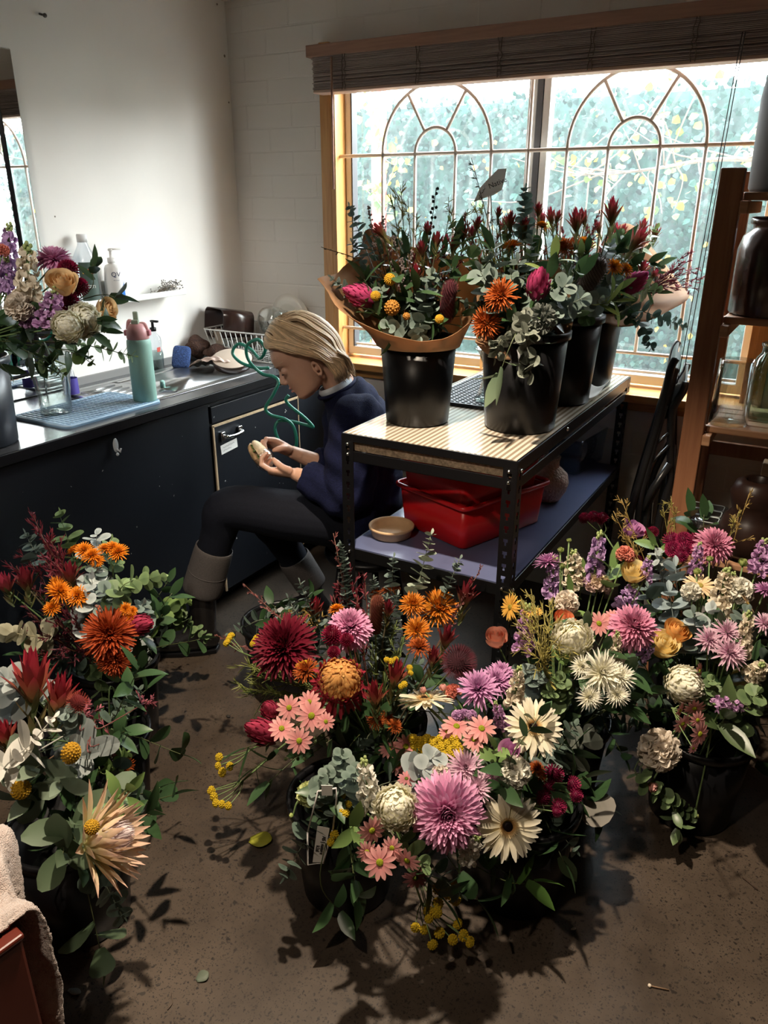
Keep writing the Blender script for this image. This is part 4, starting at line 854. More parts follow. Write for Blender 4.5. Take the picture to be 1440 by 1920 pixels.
# --- head frame
tilt = math.radians(34); hf = Fd*math.cos(tilt)-VZ*math.sin(tilt); hu = VZ*math.cos(tilt)+Fd*math.sin(tilt); turn = .24
hf2 = unit(hf+Ld*turn); hl = unit(np.cross(hu, hf2)); H0 = vp(572, 673, 2.52); HS = 1.05
def hd_(x, y, z): return H0+HS*(hf2*x+hl*y+hu*z)
body = G()
sl = [(-.102, .070, .034, .014), (-.095, .083, .012, .030), (-.086, .0885, -.008, .041), (-.072, .086, -.03, .049), (-.055, .088, -.05, .055), (-.040, .0905, -.065, .060), (-.020, .0885, -.08, .065), (0, .085, -.088, .068),
      (.018, .085, -.092, .070), (.032, .0915, -.094, .071), (.055, .0895, -.095, .072), (.085, .074, -.088, .067), (.105, .050, -.07, .055), (.118, .025, -.045, .035), (.126, 0, -.015, .010)]
secs = []
zz = np.linspace(-.102, .126, 44); A_ = np.array(sl)
for z in zz:
    fr, bk_, hw = [np.interp(z, A_[:, 0], A_[:, i]) for i in (1, 2, 3)]; cx = (fr+bk_)/2; rx = (fr-bk_)/2; ring = []
    for th in np.linspace(0, 2*PI, 48, endpoint=False):
        c_, s_ = math.cos(th), math.sin(th); x = cx+rx*math.copysign(abs(c_)**.86, c_); y = hw*math.copysign(abs(s_)**.9, s_)*(1-.10*max(0, c_))
        for ye in (-.031, .031):                         # eye sockets
            x -= .010*math.exp(-((y-ye)/.015)**2-((z-.010)/.011)**2)*max(0, c_)
            x += .003*math.exp(-((y-ye*1.35)/.016)**2-((z+.018)/.016)**2)*max(0, c_)
        ring.append(hd_(x, y, z))
    secs.append(ring)
body.loft(secs)
# nose, lips, lids, ears
ns = []
for x, z, w, d in ((.083, .022, .005, .006), (.092, .006, .0065, .010), (.1015, -.010, .0085, .012), (.1055, -.020, .0105, .011), (.098, -.029, .011, .006)):
    ns.append([hd_(x+d*(math.cos(t)-.6)*.8, w*math.sin(t), z) for t in np.linspace(0, 2*PI, 14, endpoint=False)])
body.loft(ns)
for s_ in (-1, 1):
    body.ball(hd_(.094, .0115*s_, -.0235), .0072*HS, 10, 8); body.ball(hd_(.0745, .031*s_, .008), .0128*HS, 12, 8)
    er = [hd_(-.008-.010*math.sin(t)*.9, (.072+.010*(1-abs(math.cos(t)))*.3)*s_+.005*s_, -.036+.023*math.cos(t)) for t in np.linspace(0, 2*PI, 18, endpoint=False)]
    body.tube(er, .0042, 8, closed=True); body.ball(hd_(-.012, .071*s_, -.034), np.array([.008, .008, .014]), 10, 8); body.ball(hd_(-.004, .074*s_, -.056), .0068, 8, 6)
body.ball(hd_(.0855, 0, -.0455), (.009, .017, .006), 12, 8, R=np.stack([hf2, hl, hu], 1)); body.ball(hd_(.0850, 0, -.0585), (.009, .015, .006), 12, 8, R=np.stack([hf2, hl, hu], 1))
# neck, trunk
body.loft(ringed(spline([hd_(-.028, 0, -.015), hd_(-.045, 0, -.09), vp(655, 760, 2.52)], 8), [.060, .056, .053, .052, .052, .052, .052, .052, .052][:len(spline([(0, 0, 0), (1, 0, 0), (2, 0, 0)], 8))], [.054, .052, .05, .05, .05, .05, .05, .05, .05][:len(spline([(0, 0, 0), (1, 0, 0), (2, 0, 0)], 8))], VA))
tp, (ta, tbw) = dense([vp(655, 752, 2.52), vp(672, 790, 2.52), vp(682, 845, 2.52), vp(684, 910, 2.52), vp(684, 985, 2.52)], [(.035, .045), (.065, .12), (.085, .145), (.10, .14), (.11, .165)], 20)
body.loft(ringed(tp, ta, tbw, VA, 24))
# arms
def arm(sh, el, wr): 
    P, (r,) = dense([sh, (np.array(sh)+el)/2, el, (np.array(el)+wr)/2, wr], [(.040,), (.038,), (.034,), (.033,), (.0225,)], 20); body.tube(P, r, 14); return P
wl, wr_ = vp(553, 888, 2.43), vp(546, 847, 2.60)
el_, er_ = vp(650, 925, 2.34), vp(645, 888, 2.69); shl, shr = vp(672, 792, 2.37), vp(650, 778, 2.67)
arm(shl, el_, wl); arm(shr, er_, wr_)
def hand(W, fx, dorsal, curls, spread=.06, thumb=None, sc=1.0):
    fx = unit(fx); dz = unit(dorsal-fx*(dorsal@fx)); ty = np.cross(dz, fx)
    if ty @ (Ld+VZ) < 0: ty = -ty
    at = lambda x, y, z: W+sc*(fx*x+ty*y+dz*z)
    pal = []
    for x, w, t, z in ((-.035, .0235, .0205, 0), (-.008, .0240, .0190, 0), (.014, .0275, .0175, 0), (.04, .036, .0165, .001), (.07, .0405, .0145, .003), (.088, .038, .0115, .002)):
        pal.append([at(x, w*math.copysign(abs(math.cos(a))**.75, math.cos(a)), z+t*math.sin(a)) for a in np.linspace(0, 2*PI, 20, endpoint=False)])
    body.loft(pal)
    for k, (y, L_) in enumerate(((.0305, .070), (.0105, .079), (-.010, .073), (-.0295, .057))):
        p = np.array([.080, y, .002]); pts = [p.copy()]; ang = 0; seg = (L_*.47, L_*.30, L_*.27); c = curls[k]
        for j in range(3):
            ang += math.radians(c[j]); d = np.array([math.cos(ang), spread*(1.5-k)*.5, -math.sin(ang)])
            pts.append(pts[-1]+d*seg[j]*.5); pts.append(pts[-1]+d*seg[j]*.5)
        P = np.array([at(*q) for q in pts]); rr = np.array([.0098, .0090, .0092, .0080, .0082, .0074, .0058])*sc
        body.tube(P, rr, 12); body.ball(P[-1], .0060*sc, 10, 8); body.ball(P[2], .0090*sc, 10, 8); body.ball(P[4], .0080*sc, 10, 8)
    tp_ = [at(*q) for q in thumb]; body.tube(spline(tp_, 12), np.interp(np.linspace(0, 1, len(spline(tp_, 12))), [0, .4, .75, 1], [.0155, .0118, .0105, .0072])*sc, 12); body.ball(tp_[-1], .0074*sc, 10, 8)
hand(wl, vp(492, 880, 2.43)-wl, unit(Ld*.42-VZ*.90), [(24, 58, 46), (28, 60, 44), (32, 60, 42), (38, 60, 40)], thumb=[(.016, .020, -.004), (.038, .037, -.010), (.058, .042, -.022), (.073, .036, -.034)])
hand(wr_, vp(497, 826, 2.57)-wr_, unit(VZ*.80-Ld*.60), [(18, 62, 48), (24, 62, 46), (30, 60, 44), (36, 58, 40)], thumb=[(.016, .020, -.006), (.040, .037, -.014), (.060, .038, -.026), (.074, .030, -.036)])
# legs (under the jeans) and feet
kl, kr = vp(424, 952, 2.44), vp(505, 975, 2.66); al_, ar_ = vp(373, 1128, 2.47), vp(586, 1100, 2.72)
hl_, hr_ = vp(668, 980, 2.43), vp(668, 965, 2.62)
def leg(h, k, a):
    P, (r,) = dense([h, (np.array(h)*.5+k*.5), k, k*.6+a*.4, a], [(.078,), (.068,), (.052,), (.049,), (.034,)], 20); body.tube(P, r, 16)
leg(hl_, kl, al_); leg(hr_, kr, ar_)
def foot(a, d): body.loft(ringed([a+d*-.035-VZ*(a[2]-.045), a-VZ*(a[2]-.05), a+d*.07-VZ*(a[2]-.04), a+d*.15-VZ*(a[2]-.03), a+d*.17-VZ*(a[2]-.03)], [.03, .04, .03, .02, .012], [.026, .033, .037, .036, .02], np.cross(d, VZ), 14)); body.tube([a, a-VZ*(a[2]-.05)], .034, 12)
dl, dr_ = unit(Fd*1.0+Ld*.1), unit(Fd*.98+Ld*.15); foot(al_, dl); foot(ar_, dr_)
bo = fuse('body', body, skin, per, .0030, 5)
# --- face details
lash = mat('dark_lash', (.035, .02, .014), .7); brow = mat('brow_hair', (.20, .12, .07), .8)
for s_ in (-1, 1):
    P = [hd_(.0745+.0132*math.cos(b)*math.cos(-.35), .031*s_+.0135*math.sin(b), .0085-.0055+.001*math.cos(b*2)) for b in np.linspace(-.95, .95, 10)]
    part('eyelashes', G().tube(P, [.0008, .0016, .0022, .0025, .0027, .0027, .0025, .0022, .0016, .0008], 6), lash, bo, label='lowered dark eyelashes')
    P = [hd_(.0885-.018*((b+.2)/1.2)**2+.001, (.014+.017*(b+1))*s_, .0275+.004*math.sin((b+1)*1.4)) for b in np.linspace(-1, 1, 10)]
    part('eyebrow', G().tube(P, [.0012, .002, .0024, .0025, .0024, .0022, .002, .0018, .0014, .0008], 6), brow, bo)
lipm = mat('lip_skin', (.50, .20, .17), .4)
g = G()
for z0, w, zs in ((-.0460, .0155, .0036), (-.0580, .0135, .0040)): g.ball(hd_(.0900, 0, z0), (.0062, w, zs), 12, 8, R=np.stack([hf2, hl, hu], 1))
part('lips', g, lipm, bo)
part('ear_stud', G().ball(hd_(-.004, .0815, -.058), .0018, 8, 6), CHROME, bo)
# --- hair: a cap plus combed strands
hair_m = mat('blonde_hair', rough=.42, attr=True, spec=.45, var=.12, scale=40)
hr = G(); cap = []
for z in np.linspace(-.035, .128, 20):
    fr, bk_, hw = [np.interp(min(z, .124), A_[:, 0], A_[:, i]) for i in (1, 2, 3)]; fr = min(fr, np.interp(z, [-.035, .02, .055, .085, .136], [-.045, -.03, .01, .062, .05])); e_ = .006
    if z > .118: k_ = (.140-z)/.022; fr *= k_; bk_ *= k_; hw *= max(k_, .15)
    cx, rx = (fr+bk_)/2, (fr-bk_)/2+e_; cap.append([hd_(cx+rx*math.cos(t), (hw+e_)*math.sin(t), z) for t in np.linspace(0, 2*PI, 30, endpoint=False)])
hr.loft(cap, np.array([.42, .29, .16]))
rh = np.random.default_rng(21)
def headsurf(x, y, z, off):
    """push a point out to the skull plus off"""
    p = np.array([x+.004, y, z-.01]); rad = np.array([.104, .086, .131])+off; q = p/np.linalg.norm(p/rad); return q+np.array([-.004, 0, .01])
for k in range(1500):
    s_ = 1 if rh.uniform() < .55 else -1; t = rh.uniform(); lay = rh.uniform(.006, .020)
    x0 = .082-.13*t; y0 = .006*s_+rh.normal(0, .004)+(.03*s_*rh.uniform() if t > .6 else 0)
    if t < .30:    # front: sweeps across the temple and tucks behind the ear
        u = t/.30; pts = [(x0, y0, .122), (x0-.004+.012*(1-u), .040*s_, .106), (.066-.03*u+rh.normal(0, .003), .062*s_, .092+.006*u), (.034-.02*u+rh.normal(0, .003), .078*s_, .060+.012*u), (-.002-.016*u, .086*s_, .016+.012*u), (-.030-.014*u, .087*s_, -.022), (-.040-.03*u+rh.normal(0, .005), .076*s_, -.060), (-.032-.034*u+rh.normal(0, .006), .068*s_, -.102+rh.normal(0, .007))]
    elif t < .66:
        u = (t-.30)/.36; pts = [(x0, y0, .126), (x0-.01, .042*s_, .105), (.030-.085*u+rh.normal(0, .004), .072*s_, .055), (-.012-.066*u+rh.normal(0, .004), .083*s_, .014), (-.038-.046*u, .084*s_-.02*s_*u, -.030), (-.050-.040*u+rh.normal(0, .006), (.074-.022*u)*s_, -.064), (-.050-.040*u+rh.normal(0, .006), (.066-.02*u)*s_, -.110+rh.normal(0, .008))]
    else:
        u = (t-.66)/.34; yy = s_*(.072*(1-u)+rh.uniform(-.012, .012)); pts = [(x0+.025, y0, .128), (-.045-.025*u, yy*.72, .112), (-.078-.024*u, yy*1.1, .062), (-.108, yy*1.1, .010), (-.106, yy*1.1, -.034), (-.096, yy, -.068), (-.088, yy*.9, -.102+rh.normal(0, .008))]
    P = [headsurf(*q, lay*(.55+.45*min(1, i/3))) if i < 5 else np.array(q)*[1.0, 1.0+lay*3, 1.0]+[-lay*.6, 0, 0] for i, q in enumerate(pts)]
    P = spline([hd_(*q) for q in P], 18); c = np.array([.68, .50, .31])*(1-t*.1)*rh.uniform(.55, 1.35); c = c*(.8 if rh.uniform() < .3 else 1)+[.02, 0, -.01]
    w_ = rh.uniform(.0012, .0030); hr.tube(P, w_*np.concatenate([[.6], np.ones(len(P)-4), [.8, .5, .15]]), 4, np.clip(c, .02, .9))
for k in range(40):   # flyaways
    a = rh.uniform(-.3, 2.6); b = np.array([.09*math.cos(a), rh.normal(0, .03), .128*math.sin(a)]) if a > 0 else np.array([.06, .03, .11])
    q = hd_(*b); hr.tube(spline([q, q+HS*(hu*.006+rh.normal(0, .007, 3)), q-hf*.02+hu*.004+rh.normal(0, .012, 3)], 6), .00035, 3, (.62, .46, .28))
part('hair', hr, hair_m, per, label='chin-length blonde bob tucked behind the ear')
# --- navy jumper
knit = mat('navy_knit', (.006, .008, .030), .9, var=.25, scale=120, bump=.35, bscale=420, spec=.15)
sw = G()
P, (ra, rb2) = dense([vp(640, 735, 2.52), vp(656, 752, 2.52), vp(672, 785, 2.52), vp(682, 840, 2.52), vp(682, 905, 2.52), vp(676, 975, 2.52)], [(.070, .088), (.088, .135), (.108, .188), (.124, .185), (.132, .180), (.145, .195)], 26)
secs = ringed(P, ra, rb2, VA, 30)
front, backp = vp(597, 745, 2.52), vp(668, 712, 2.52); cc_ = (front+backp)/2; uu = (backp-front)/2
secs = [np.array([cc_+uu*math.cos(t)*-1*0+(np.array(secs[0][i])-P[0])@unit(uu)*unit(uu)*np.linalg.norm(uu)/.070+VA*((np.array(secs[0][i])-P[0])@VA)*.90 for i, t in enumerate(np.linspace(0, 2*PI, 30, endpoint=False))])]+secs[1:]
sw.loft(secs)
def sleeve(sh, el, cu, r): Q, (rr,) = dense([sh, (np.array(sh)+el)/2, el, (np.array(el)+cu)/2, cu], r, 24); sw.tube(Q, rr, 20); return Q
cl_, cr2 = wl+(el_-wl)*.22, wr_+(er_-wr_)*.42
sw.ball(shl, .094, 18, 12); sw.ball(shr, .090, 18, 12)
Q1 = sleeve(shl+VZ*.0, el_-VZ*.005, cl_, [(.092,), (.090,), (.078,), (.064,), (.056,)]); Q2 = sleeve(shr, er_, cr2, [(.085,), (.078,), (.068,), (.060,), (.052,)])
jw = fuse('jumper', sw, knit, per, .006, 5, 'navy knitted jumper with a wide neck and loose sleeves')
V = np.empty(len(jw.data.vertices)*3); jw.data.vertices.foreach_get('co', V); V = V.reshape(-1, 3)
fold = .0035*np.sin(V@np.array([0, 0, 1.0])*70+V@VR*38)+.0025*np.sin(V@VR*95-V[:, 2]*40+V@VA*30)
Nn = np.empty(len(V)*3); jw.data.vertices.foreach_get('normal', Nn); V += Nn.reshape(-1, 3)*fold[:, None]; jw.data.vertices.foreach_set('co', V.ravel()); jw.data.update()
neck_ring = np.array(secs[0]); part('neckband', G().tube(neck_ring, .0065, 8, closed=True), knit, jw)
tee = mat('grey_tee', (.40, .43, .47), .9, var=.1, scale=60)
g = G(); nc = neck_ring.mean(0); inn = nc+(neck_ring-nc)*.90+unit(np.array(vp(620, 700, 2.52))-vp(660, 765, 2.52))*.012; inn2 = nc+(neck_ring-nc)*.80+unit(np.array(vp(620, 700, 2.52))-vp(660, 765, 2.52))*.022
low = nc+(neck_ring-nc)*.80-unit(np.array(vp(620, 700, 2.52))-vp(660, 765, 2.52))*.02
back = (neck_ring-nc)@unit(uu) > -.02
g.loft([low, inn, inn2], cap=False); part('tee_collar', g, tee, per, solid=.003, label='grey T-shirt neck showing above the jumper')
# --- jeans with turned-up cuffs
den = mat('dark_denim', (.004, .005, .010), .85, spec=.2, var=.3, scale=200, bump=.2, bscale=500); cuff_m = mat('denim_underside', (.06, .051, .047), .9, var=.18, scale=220, bump=.2, bscale=500)
jn = G()
def trouser(h, k, a, t):
    e = k*(1-t)+a*t; Q, (rr,) = dense([h, (np.array(h)*.5+k*.5), k*.97+h*.03, k*.6+e*.4, e], [(.098,), (.088,), (.075,), (.062,), (.055,)], 24); jn.tube(Q, rr, 20); return e
e1_ = trouser(hl_, kl, al_, .60); e2_ = trouser(hr_, kr, ar_, .58)
jn.ball(vp(676, 985, 2.52), (.15, .15, .12), 20, 14)
je = fuse('jeans', jn, den, per, .006, 5, 'dark blue jeans')
def cuff(k, a, e, e1, w0, w1):
    d = unit(a-k); p0, p1 = k+(a-k)*e, k+(a-k)*e1; Q = [p0+(p1-p0)*t for t in np.linspace(0, 1, 8)]; ra = np.interp(np.linspace(0, 1, 8), [0, .1, .5, .9, 1], [w0*.97, w0, (w0+w1)/2, w1, w1*.98])
    g = G().loft(ringed(Q, ra, ra*.92, VA, 26), cap=False); g.loft(ringed([p0+(p1-p0)*.53, p0+(p1-p0)*.56], [ra[4]*1.012]*2, [ra[4]*.94]*2, VA, 26), cap=False)
    part('turned_up_cuff', g, cuff_m, je, solid=.006, sub=1, label='pale turned-up cuff')
cuff(kl, al_, .40, .88, .066, .070); cuff(kr, ar_, .54, .98, .063, .061)
# --- boots
boot_m = mat('black_leather', (.012, .011, .011), .30, bump=.15, bscale=60)
for a, d, k in ((al_, dl, kl), (ar_, dr_, kr)):
    g = G(); s_ = np.cross(d, VZ); a0 = np.array([a[0], a[1], 0])
    g.loft(ringed([a0-d*.055+VZ*.035, a0-d*.03+VZ*.055, a0+d*.03+VZ*.052, a0+d*.10+VZ*.040, a0+d*.165+VZ*.034, a0+d*.185+VZ*.032], [.024, .050, .050, .034, .026, .014], [.026, .038, .044, .047, .042, .022], s_, 20)); g.tube([a0-d*.005+VZ*.04, a+(k-a)*.12], [.046, .050], 16); g.tube([a+(k-a)*.1, a+(k-a)*.32], [.048, .054], 16)
    b = fuse('boot', g, boot_m, per, .005, 4)
    g = G(); outl = [(-.058, .0), (-.05, .032), (0, .043), (.08, .048), (.15, .043), (.186, .02), (.19, 0)]; lo = [a0+d*x+s_*y for x, y in outl]+[a0+d*x-s_*y for x, y in outl[::-1][1:-1]]
    g.loft([np.array(lo)+VZ*.0005, np.array(lo)+VZ*.018]); part('sole', g, BLACKPL, b, False, bevel=.003)
# --- stool
st_ = vp(690, 1020, 2.55); sx_, sy_ = st_[0], st_[1]
so_ = thing('stool', 'low black stool she sits on, mostly hidden by her and the bench', 'stool', (sx_, sy_, 0))
part('seat', G().lathe([(.10, .355), (.155, .358), (.16, .37), (.155, .385), (.001, .388)], (sx_, sy_, 0), 30), BLACKPL, so_)
for a in (.8, 2.37, 3.94, 5.5): part('leg', G().tube([(sx_+.10*math.cos(a), sy_+.10*math.sin(a), .357), (sx_+.15*math.cos(a), sy_+.15*math.sin(a), 0)], .012, 10), BLACKMET, so_)
# --- the sandwich in her hands
sc_ = vp(489, 853, 2.51); ax = unit(vp(506, 876, 2.49)-vp(470, 828, 2.53)); bx_ = unit(np.cross(ax, Ld)); cx_ = np.cross(ax, bx_)
if bx_ @ Fd < 0: bx_ = -bx_
sw_ = thing('sandwich', 'half-eaten filled bread roll in cling film held in both her hands', 'sandwich', sc_)
bread = mat('bread_crust', (.60, .38, .19), .75, var=.3, scale=60, bump=.3, bscale=150)
def bun(off, sq, flip):
    g = G().ball((0, 0, 0), 1, 22, 14); V = g.V(); V[:, 1] = np.where(V[:, 1]*flip > 0, V[:, 1], V[:, 1]*.18); V *= [.056, .024*sq, .034]
    V *= (1+.05*np.sin(V[:, :1]*190)*np.sin(V[:, 2:]*170)); g.v = [V @ np.stack([ax, bx_, cx_])+sc_+bx_*off]; return g
part('bread_top', bun(.006, 1, 1), bread, sw_); part('bread_base', bun(-.006, 1, -1), mat('bread_crumb', (.72, .55, .35), .85, var=.25, scale=70), sw_)
rr_ = np.random.default_rng(8); g = G()
for k in range(26):
    t = rr_.uniform(-1, 1); q = sc_+ax*t*.048+cx_*(.030*math.sqrt(max(0, 1-t*t))*(1 if rr_.uniform() < .5 else -1)+rr_.normal(0, .003))+bx_*rr_.normal(0, .003); g.ball(q, (.008, .003, .006), 7, 5, R=rot_to(rr_.normal(0, 1, 3)))
part('filling', g, mat('salad_filling', (.10, .17, .03), .5, var=.6, scale=90), sw_)
g = G().ball((0, 0, 0), 1, 26, 16); V = g.V(); V = V[:]; V *= [.046, .0345, .037]; V *= 1+.06*np.sin(V[:, :1]*240+V[:, 1:2]*120)*np.cos(V[:, 2:]*210); V[:, 0] = V[:, 0]+.018
g.v = [V @ np.stack([ax, bx_, cx_])+sc_]; part('cling_film', g, clear_glass('cling_film', (.93, .90, .93), .30, rough=.16), sw_)
# ================================================================ flower kit (unit-size blooms facing +z)
SHAPES = {'round': [.34, .60, .84, 1.0, .98, .76, .20], 'lance': [.55, .80, .97, 1, .80, .45, .04], 'quill': [.8, .95, 1, 1, .95, .75, .22], 'spoon': [.30, .36, .46, .62, .86, .92, .34], 'wide': [.25, .60, .90, 1.05, 1.08, .90, .38]}
fr = np.random.default_rng(77)
def petal(g, o, d, n, L, W_, curl, cup, cb, ct, shape='round', nt=6, jit=.08):
    d = unit(d); n = unit(n-d*(n@d)); s = np.cross(d, n); w = np.interp(np.linspace(0, 6, nt), range(7), SHAPES[shape])*W_/2
    ts = np.linspace(0, 1, nt); am = curl*(ts[:-1]+ts[1:])/2; st = L/(nt-1)
    px_ = np.concatenate([[0], np.cumsum(st*np.cos(am))]); pn = np.concatenate([[0], np.cumsum(st*np.sin(am))])
    nx, nn = -np.sin(curl*ts), np.cos(curl*ts); V = np.empty((nt, 3, 3)); k = 1+fr.normal(0, jit)
    for j, q in enumerate((-1, 0, 1)):
        lift = cup*w*abs(q)
        V[:, j] = o+d*(px_+nx*lift)[:, None]+n*(pn+nn*lift)[:, None]+s*(q*w)[:, None]
    c = (np.asarray(cb)[None]*(1-ts)[:, None]+np.asarray(ct)[None]*ts[:, None])*k
    F = []
    for i in range(nt-1):
        for j in range(2): a = i*3+j; F.append((a, a+1, a+4, a+3))
    g.add(V.reshape(-1, 3), F, np.repeat(np.clip(c, 0, 1), 3, 0))
def radial(az, el): c, s = math.cos(az), math.sin(az); return np.array([c*math.cos(el), s*math.cos(el), math.sin(el)]), np.array([-c*math.sin(el), -s*math.sin(el), math.cos(el)])
GA = 2.39996
def u_mum(cb, ct, N=150, style='decor'):
    g = G()
    for i in range(N):
        t = (i+.5)/N; az = i*GA+fr.normal(0, .05); R_ = np.array([math.cos(az), math.sin(az), 0])
        if style == 'decor': el, L, W_, cu, cp, sh, r0, z0 = 1.5-1.95*t**.9, .30+.62*t**.55, .125+.055*t, .35-.8*t, .55, 'round', .05+.12*t, .22*(1-t)
        elif style == 'incurve': el, L, W_, cu, cp, sh, r0, z0 = 1.35-2.2*t, .62+.18*t, .15+.06*t, 1.15-.3*t, .8, 'wide', .05+.30*t, .18*(1-t)
        elif style == 'reflex': el, L, W_, cu, cp, sh, r0, z0 = 1.45-2.1*t, .42+.45*t**.5, .095+.03*t, (.9-2.4*t)+fr.normal(0, .4), .9, 'spoon', .05+.18*t, .30*(1-t)
        elif style == 'spider': el, L, W_, cu, cp, sh, r0, z0 = 1.4-1.5*t, .30+.70*t**.6, .10, .5-.8*t+fr.normal(0, .25), .8, 'spoon', .03+.08*t, .1*(1-t)
        elif style == 'quillw': el, L, W_, cu, cp, sh, r0, z0 = 1.4-1.45*t, .30+.70*t**.6, .13, .3-.5*t+fr.normal(0, .15), .5, 'lance', .03+.08*t, .1*(1-t)
        else: el, L, W_, cu, cp, sh, r0, z0 = 1.45-1.55*t, .35+.6*t**.7, .13, .1-.3*t, .4, 'quill', .03+.1*t, .1*(1-t)
        d, n = radial(az, el+fr.normal(0, .06)); m_ = t**1.2
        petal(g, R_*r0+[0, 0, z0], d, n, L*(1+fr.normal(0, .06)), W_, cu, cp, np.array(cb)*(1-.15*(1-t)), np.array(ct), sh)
    g.lathe([(.001, -.16), (.14, -.14), (.20, .0), (.12, .12), (.001, .14)], n=10, col=(.10, .16, .05), cap0=False, cap1=False); return g
def u_ball(cb, ct, N=150, L=.44, W_=.25, skirt=None, low=-.6, hook=-.9):
    """incurved bloom: overlapping scales whose tips bend towards the crown"""
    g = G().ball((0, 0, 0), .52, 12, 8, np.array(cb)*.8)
    for i in range(N):
        z = .97-(.97-low)*(i+.5)/N; az = i*GA; r = math.sqrt(max(0, 1-z*z)); d = np.array([r*math.cos(az), r*math.sin(az), z]); up = unit(np.array([0, 0, 1.0])-d*z+[1e-4, 0, 0]); k = fr.uniform(.85, 1.1)
        low_ = skirt is not None and z < .12
        petal(g, d*.56-up*L*.30, unit(up+d*1.15), d, L*k*1.12, W_*k, hook+fr.normal(0, .3), -.45, np.array(skirt)*.8 if low_ else np.array(cb), np.array(skirt)*1.5 if low_ else np.array(ct), 'spoon' if skirt is not None else 'wide', 6, .07)
    for i in range(40 if skirt is not None else 0):
        az = i*GA; d, n = radial(az, -.25-.55*fr.uniform()); R_ = np.array([math.cos(az), math.sin(az), 0]); petal(g, R_*.35+[0, 0, -.25], d, n, .72+fr.normal(0, .06), W_*1.1, -.5+fr.normal(0, .3), .5, np.array(skirt)*.8, skirt, 'spoon', 5)
    g.lathe([(.001, -.75), (.2, -.72), (.4, -.5)], n=10, col=(.10, .16, .05), cap0=False, cap1=False); return g
def u_daisy(cb, ct, n=13, rows=2, L=.74, W_=.27, rc=.24, cc=(.36, .40, .04), droop=.1, cent='plain'):
    g = G()
    for r in range(rows):
        for i in range(n):
            az = 2*PI*(i+.5*r)/n+fr.normal(0, .06); d, n_ = radial(az, .05+.16*r+fr.normal(0, .05)); R_ = np.array([math.cos(az), math.sin(az), 0])
            petal(g, R_*rc*.75+[0, 0, .01*r], d, n_, (L+(1-L-rc*.75)*.9)*(1-.06*r)*(1+fr.normal(0, .04)), W_, -droop-fr.uniform(0, .2), .25, cb, ct, 'round')
    if cent == 'gerbera':
        for r, (ra, L2, col) in enumerate(((rc*1.25, .16, (.80, .62, .34)), (rc*1.05, .13, (.78, .55, .25)), (rc*.85, .10, (.62, .36, .14)))):
            for i in range(34):
                az = 2*PI*(i+.5*r)/34; d, n_ = radial(az, .75+.12*r); petal(g, np.array([math.cos(az)*ra*.7, math.sin(az)*ra*.7, .02]), d, n_, L2, .035, .2, .3, np.array(col)*.9, col, 'quill', 3)
        g.lathe([(rc*.62, .02), (rc*.58, .07), (rc*.3, .09), (.001, .075)], n=20, col=(.018, .010, .010), cap0=False, cap1=False)
    else:
        g.lathe([(rc, .0), (rc*.95, .06), (rc*.6, .11), (.001, .12)], n=16, col=cc, cap0=False, cap1=False)
        for i in range(40):
            t = (i+.5)/40; az = i*GA; q = np.array([math.cos(az)*rc*.9*math.sqrt(t), math.sin(az)*rc*.9*math.sqrt(t), .12-.05*t]); g.ball(q, .026, 5, 4, np.array(cc)*fr.uniform(.8, 1.3))
    g.lathe([(.001, -.22), (.07, -.2), (.24, -.02), (.25, .0)], n=14, col=(.13, .19, .06), cap0=False, cap1=False); return g
def u_button(col, N=70, flat=1.0, bump=.16):
    g = G().ball((0, 0, 0), (.9, .9, .9*flat), 12, 8, np.array(col)*.8)
    for i in range(N):
        z = 1-1.75*(i+.5)/N; az = i*GA; r = math.sqrt(max(0, 1-z*z)); g.ball((.9*r*math.cos(az), .9*r*math.sin(az), .9*z*flat), bump, 6, 4, np.array(col)*fr.uniform(.85, 1.15))
    return g
def u_pom(cb, ct, N=150, L=.42, W_=.13):
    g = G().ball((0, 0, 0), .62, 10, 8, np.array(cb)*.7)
    for i in range(N):
        z = 1-1.7*(i+.5)/N; az = i*GA; r = math.sqrt(max(0, 1-z*z)); d = np.array([r*math.cos(az), r*math.sin(az), z]); n = unit(np.array([0, 0, 1.0])-d*z+1e-3)
        petal(g, d*.58, d, n, L, W_, .5, .5, cb, ct, 'wide', 4)
    return g
def ruff(g, c, out, r, col, n=7, k=1.0):
    for i in range(n):
        d = unit(out*.55*k+fr.normal(0, .62, 3)); nn = unit(fr.normal(0, 1, 3)); petal(g, c-out*r*.2, d, nn, r*1.0, r*1.15, fr.normal(0, .9), fr.normal(.25, .5), np.array(col)*.82, np.array(col)*1.06, 'wide', 4, .1)
def u_spike(col, tip=(.42, .50, .20), N=24, wid=.34):
    """stock: florets round a spike, z from -.9 to .9"""
    g = G()
    for i in range(N):
        t = (i+.5)/N; az = i*GA; z = -.85+1.6*t; r = wid*(1-.55*t**2); out = np.array([math.cos(az), math.sin(az), .35]); ruff(g, np.array([math.cos(az)*r, math.sin(az)*r, z]), unit(out), .27*(1-.35*t), np.array(col)*(1-.0*t), 6)
    for i in range(9):
        az = i*GA; g.ball((.10*math.cos(az), .10*math.sin(az), .72+.03*i), .07, 6, 5, tip)
    g.tube([(0, 0, -1), (0, 0, .9)], .06, 6, (.16, .24, .08)); return g
def u_ruffle(col, col2=None, N=46):
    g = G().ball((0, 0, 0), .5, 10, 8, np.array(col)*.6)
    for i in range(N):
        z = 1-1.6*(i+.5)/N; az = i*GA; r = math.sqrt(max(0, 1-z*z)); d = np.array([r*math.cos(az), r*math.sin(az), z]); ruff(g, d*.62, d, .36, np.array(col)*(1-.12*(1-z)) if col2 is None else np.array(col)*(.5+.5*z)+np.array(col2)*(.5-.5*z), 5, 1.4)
    return g
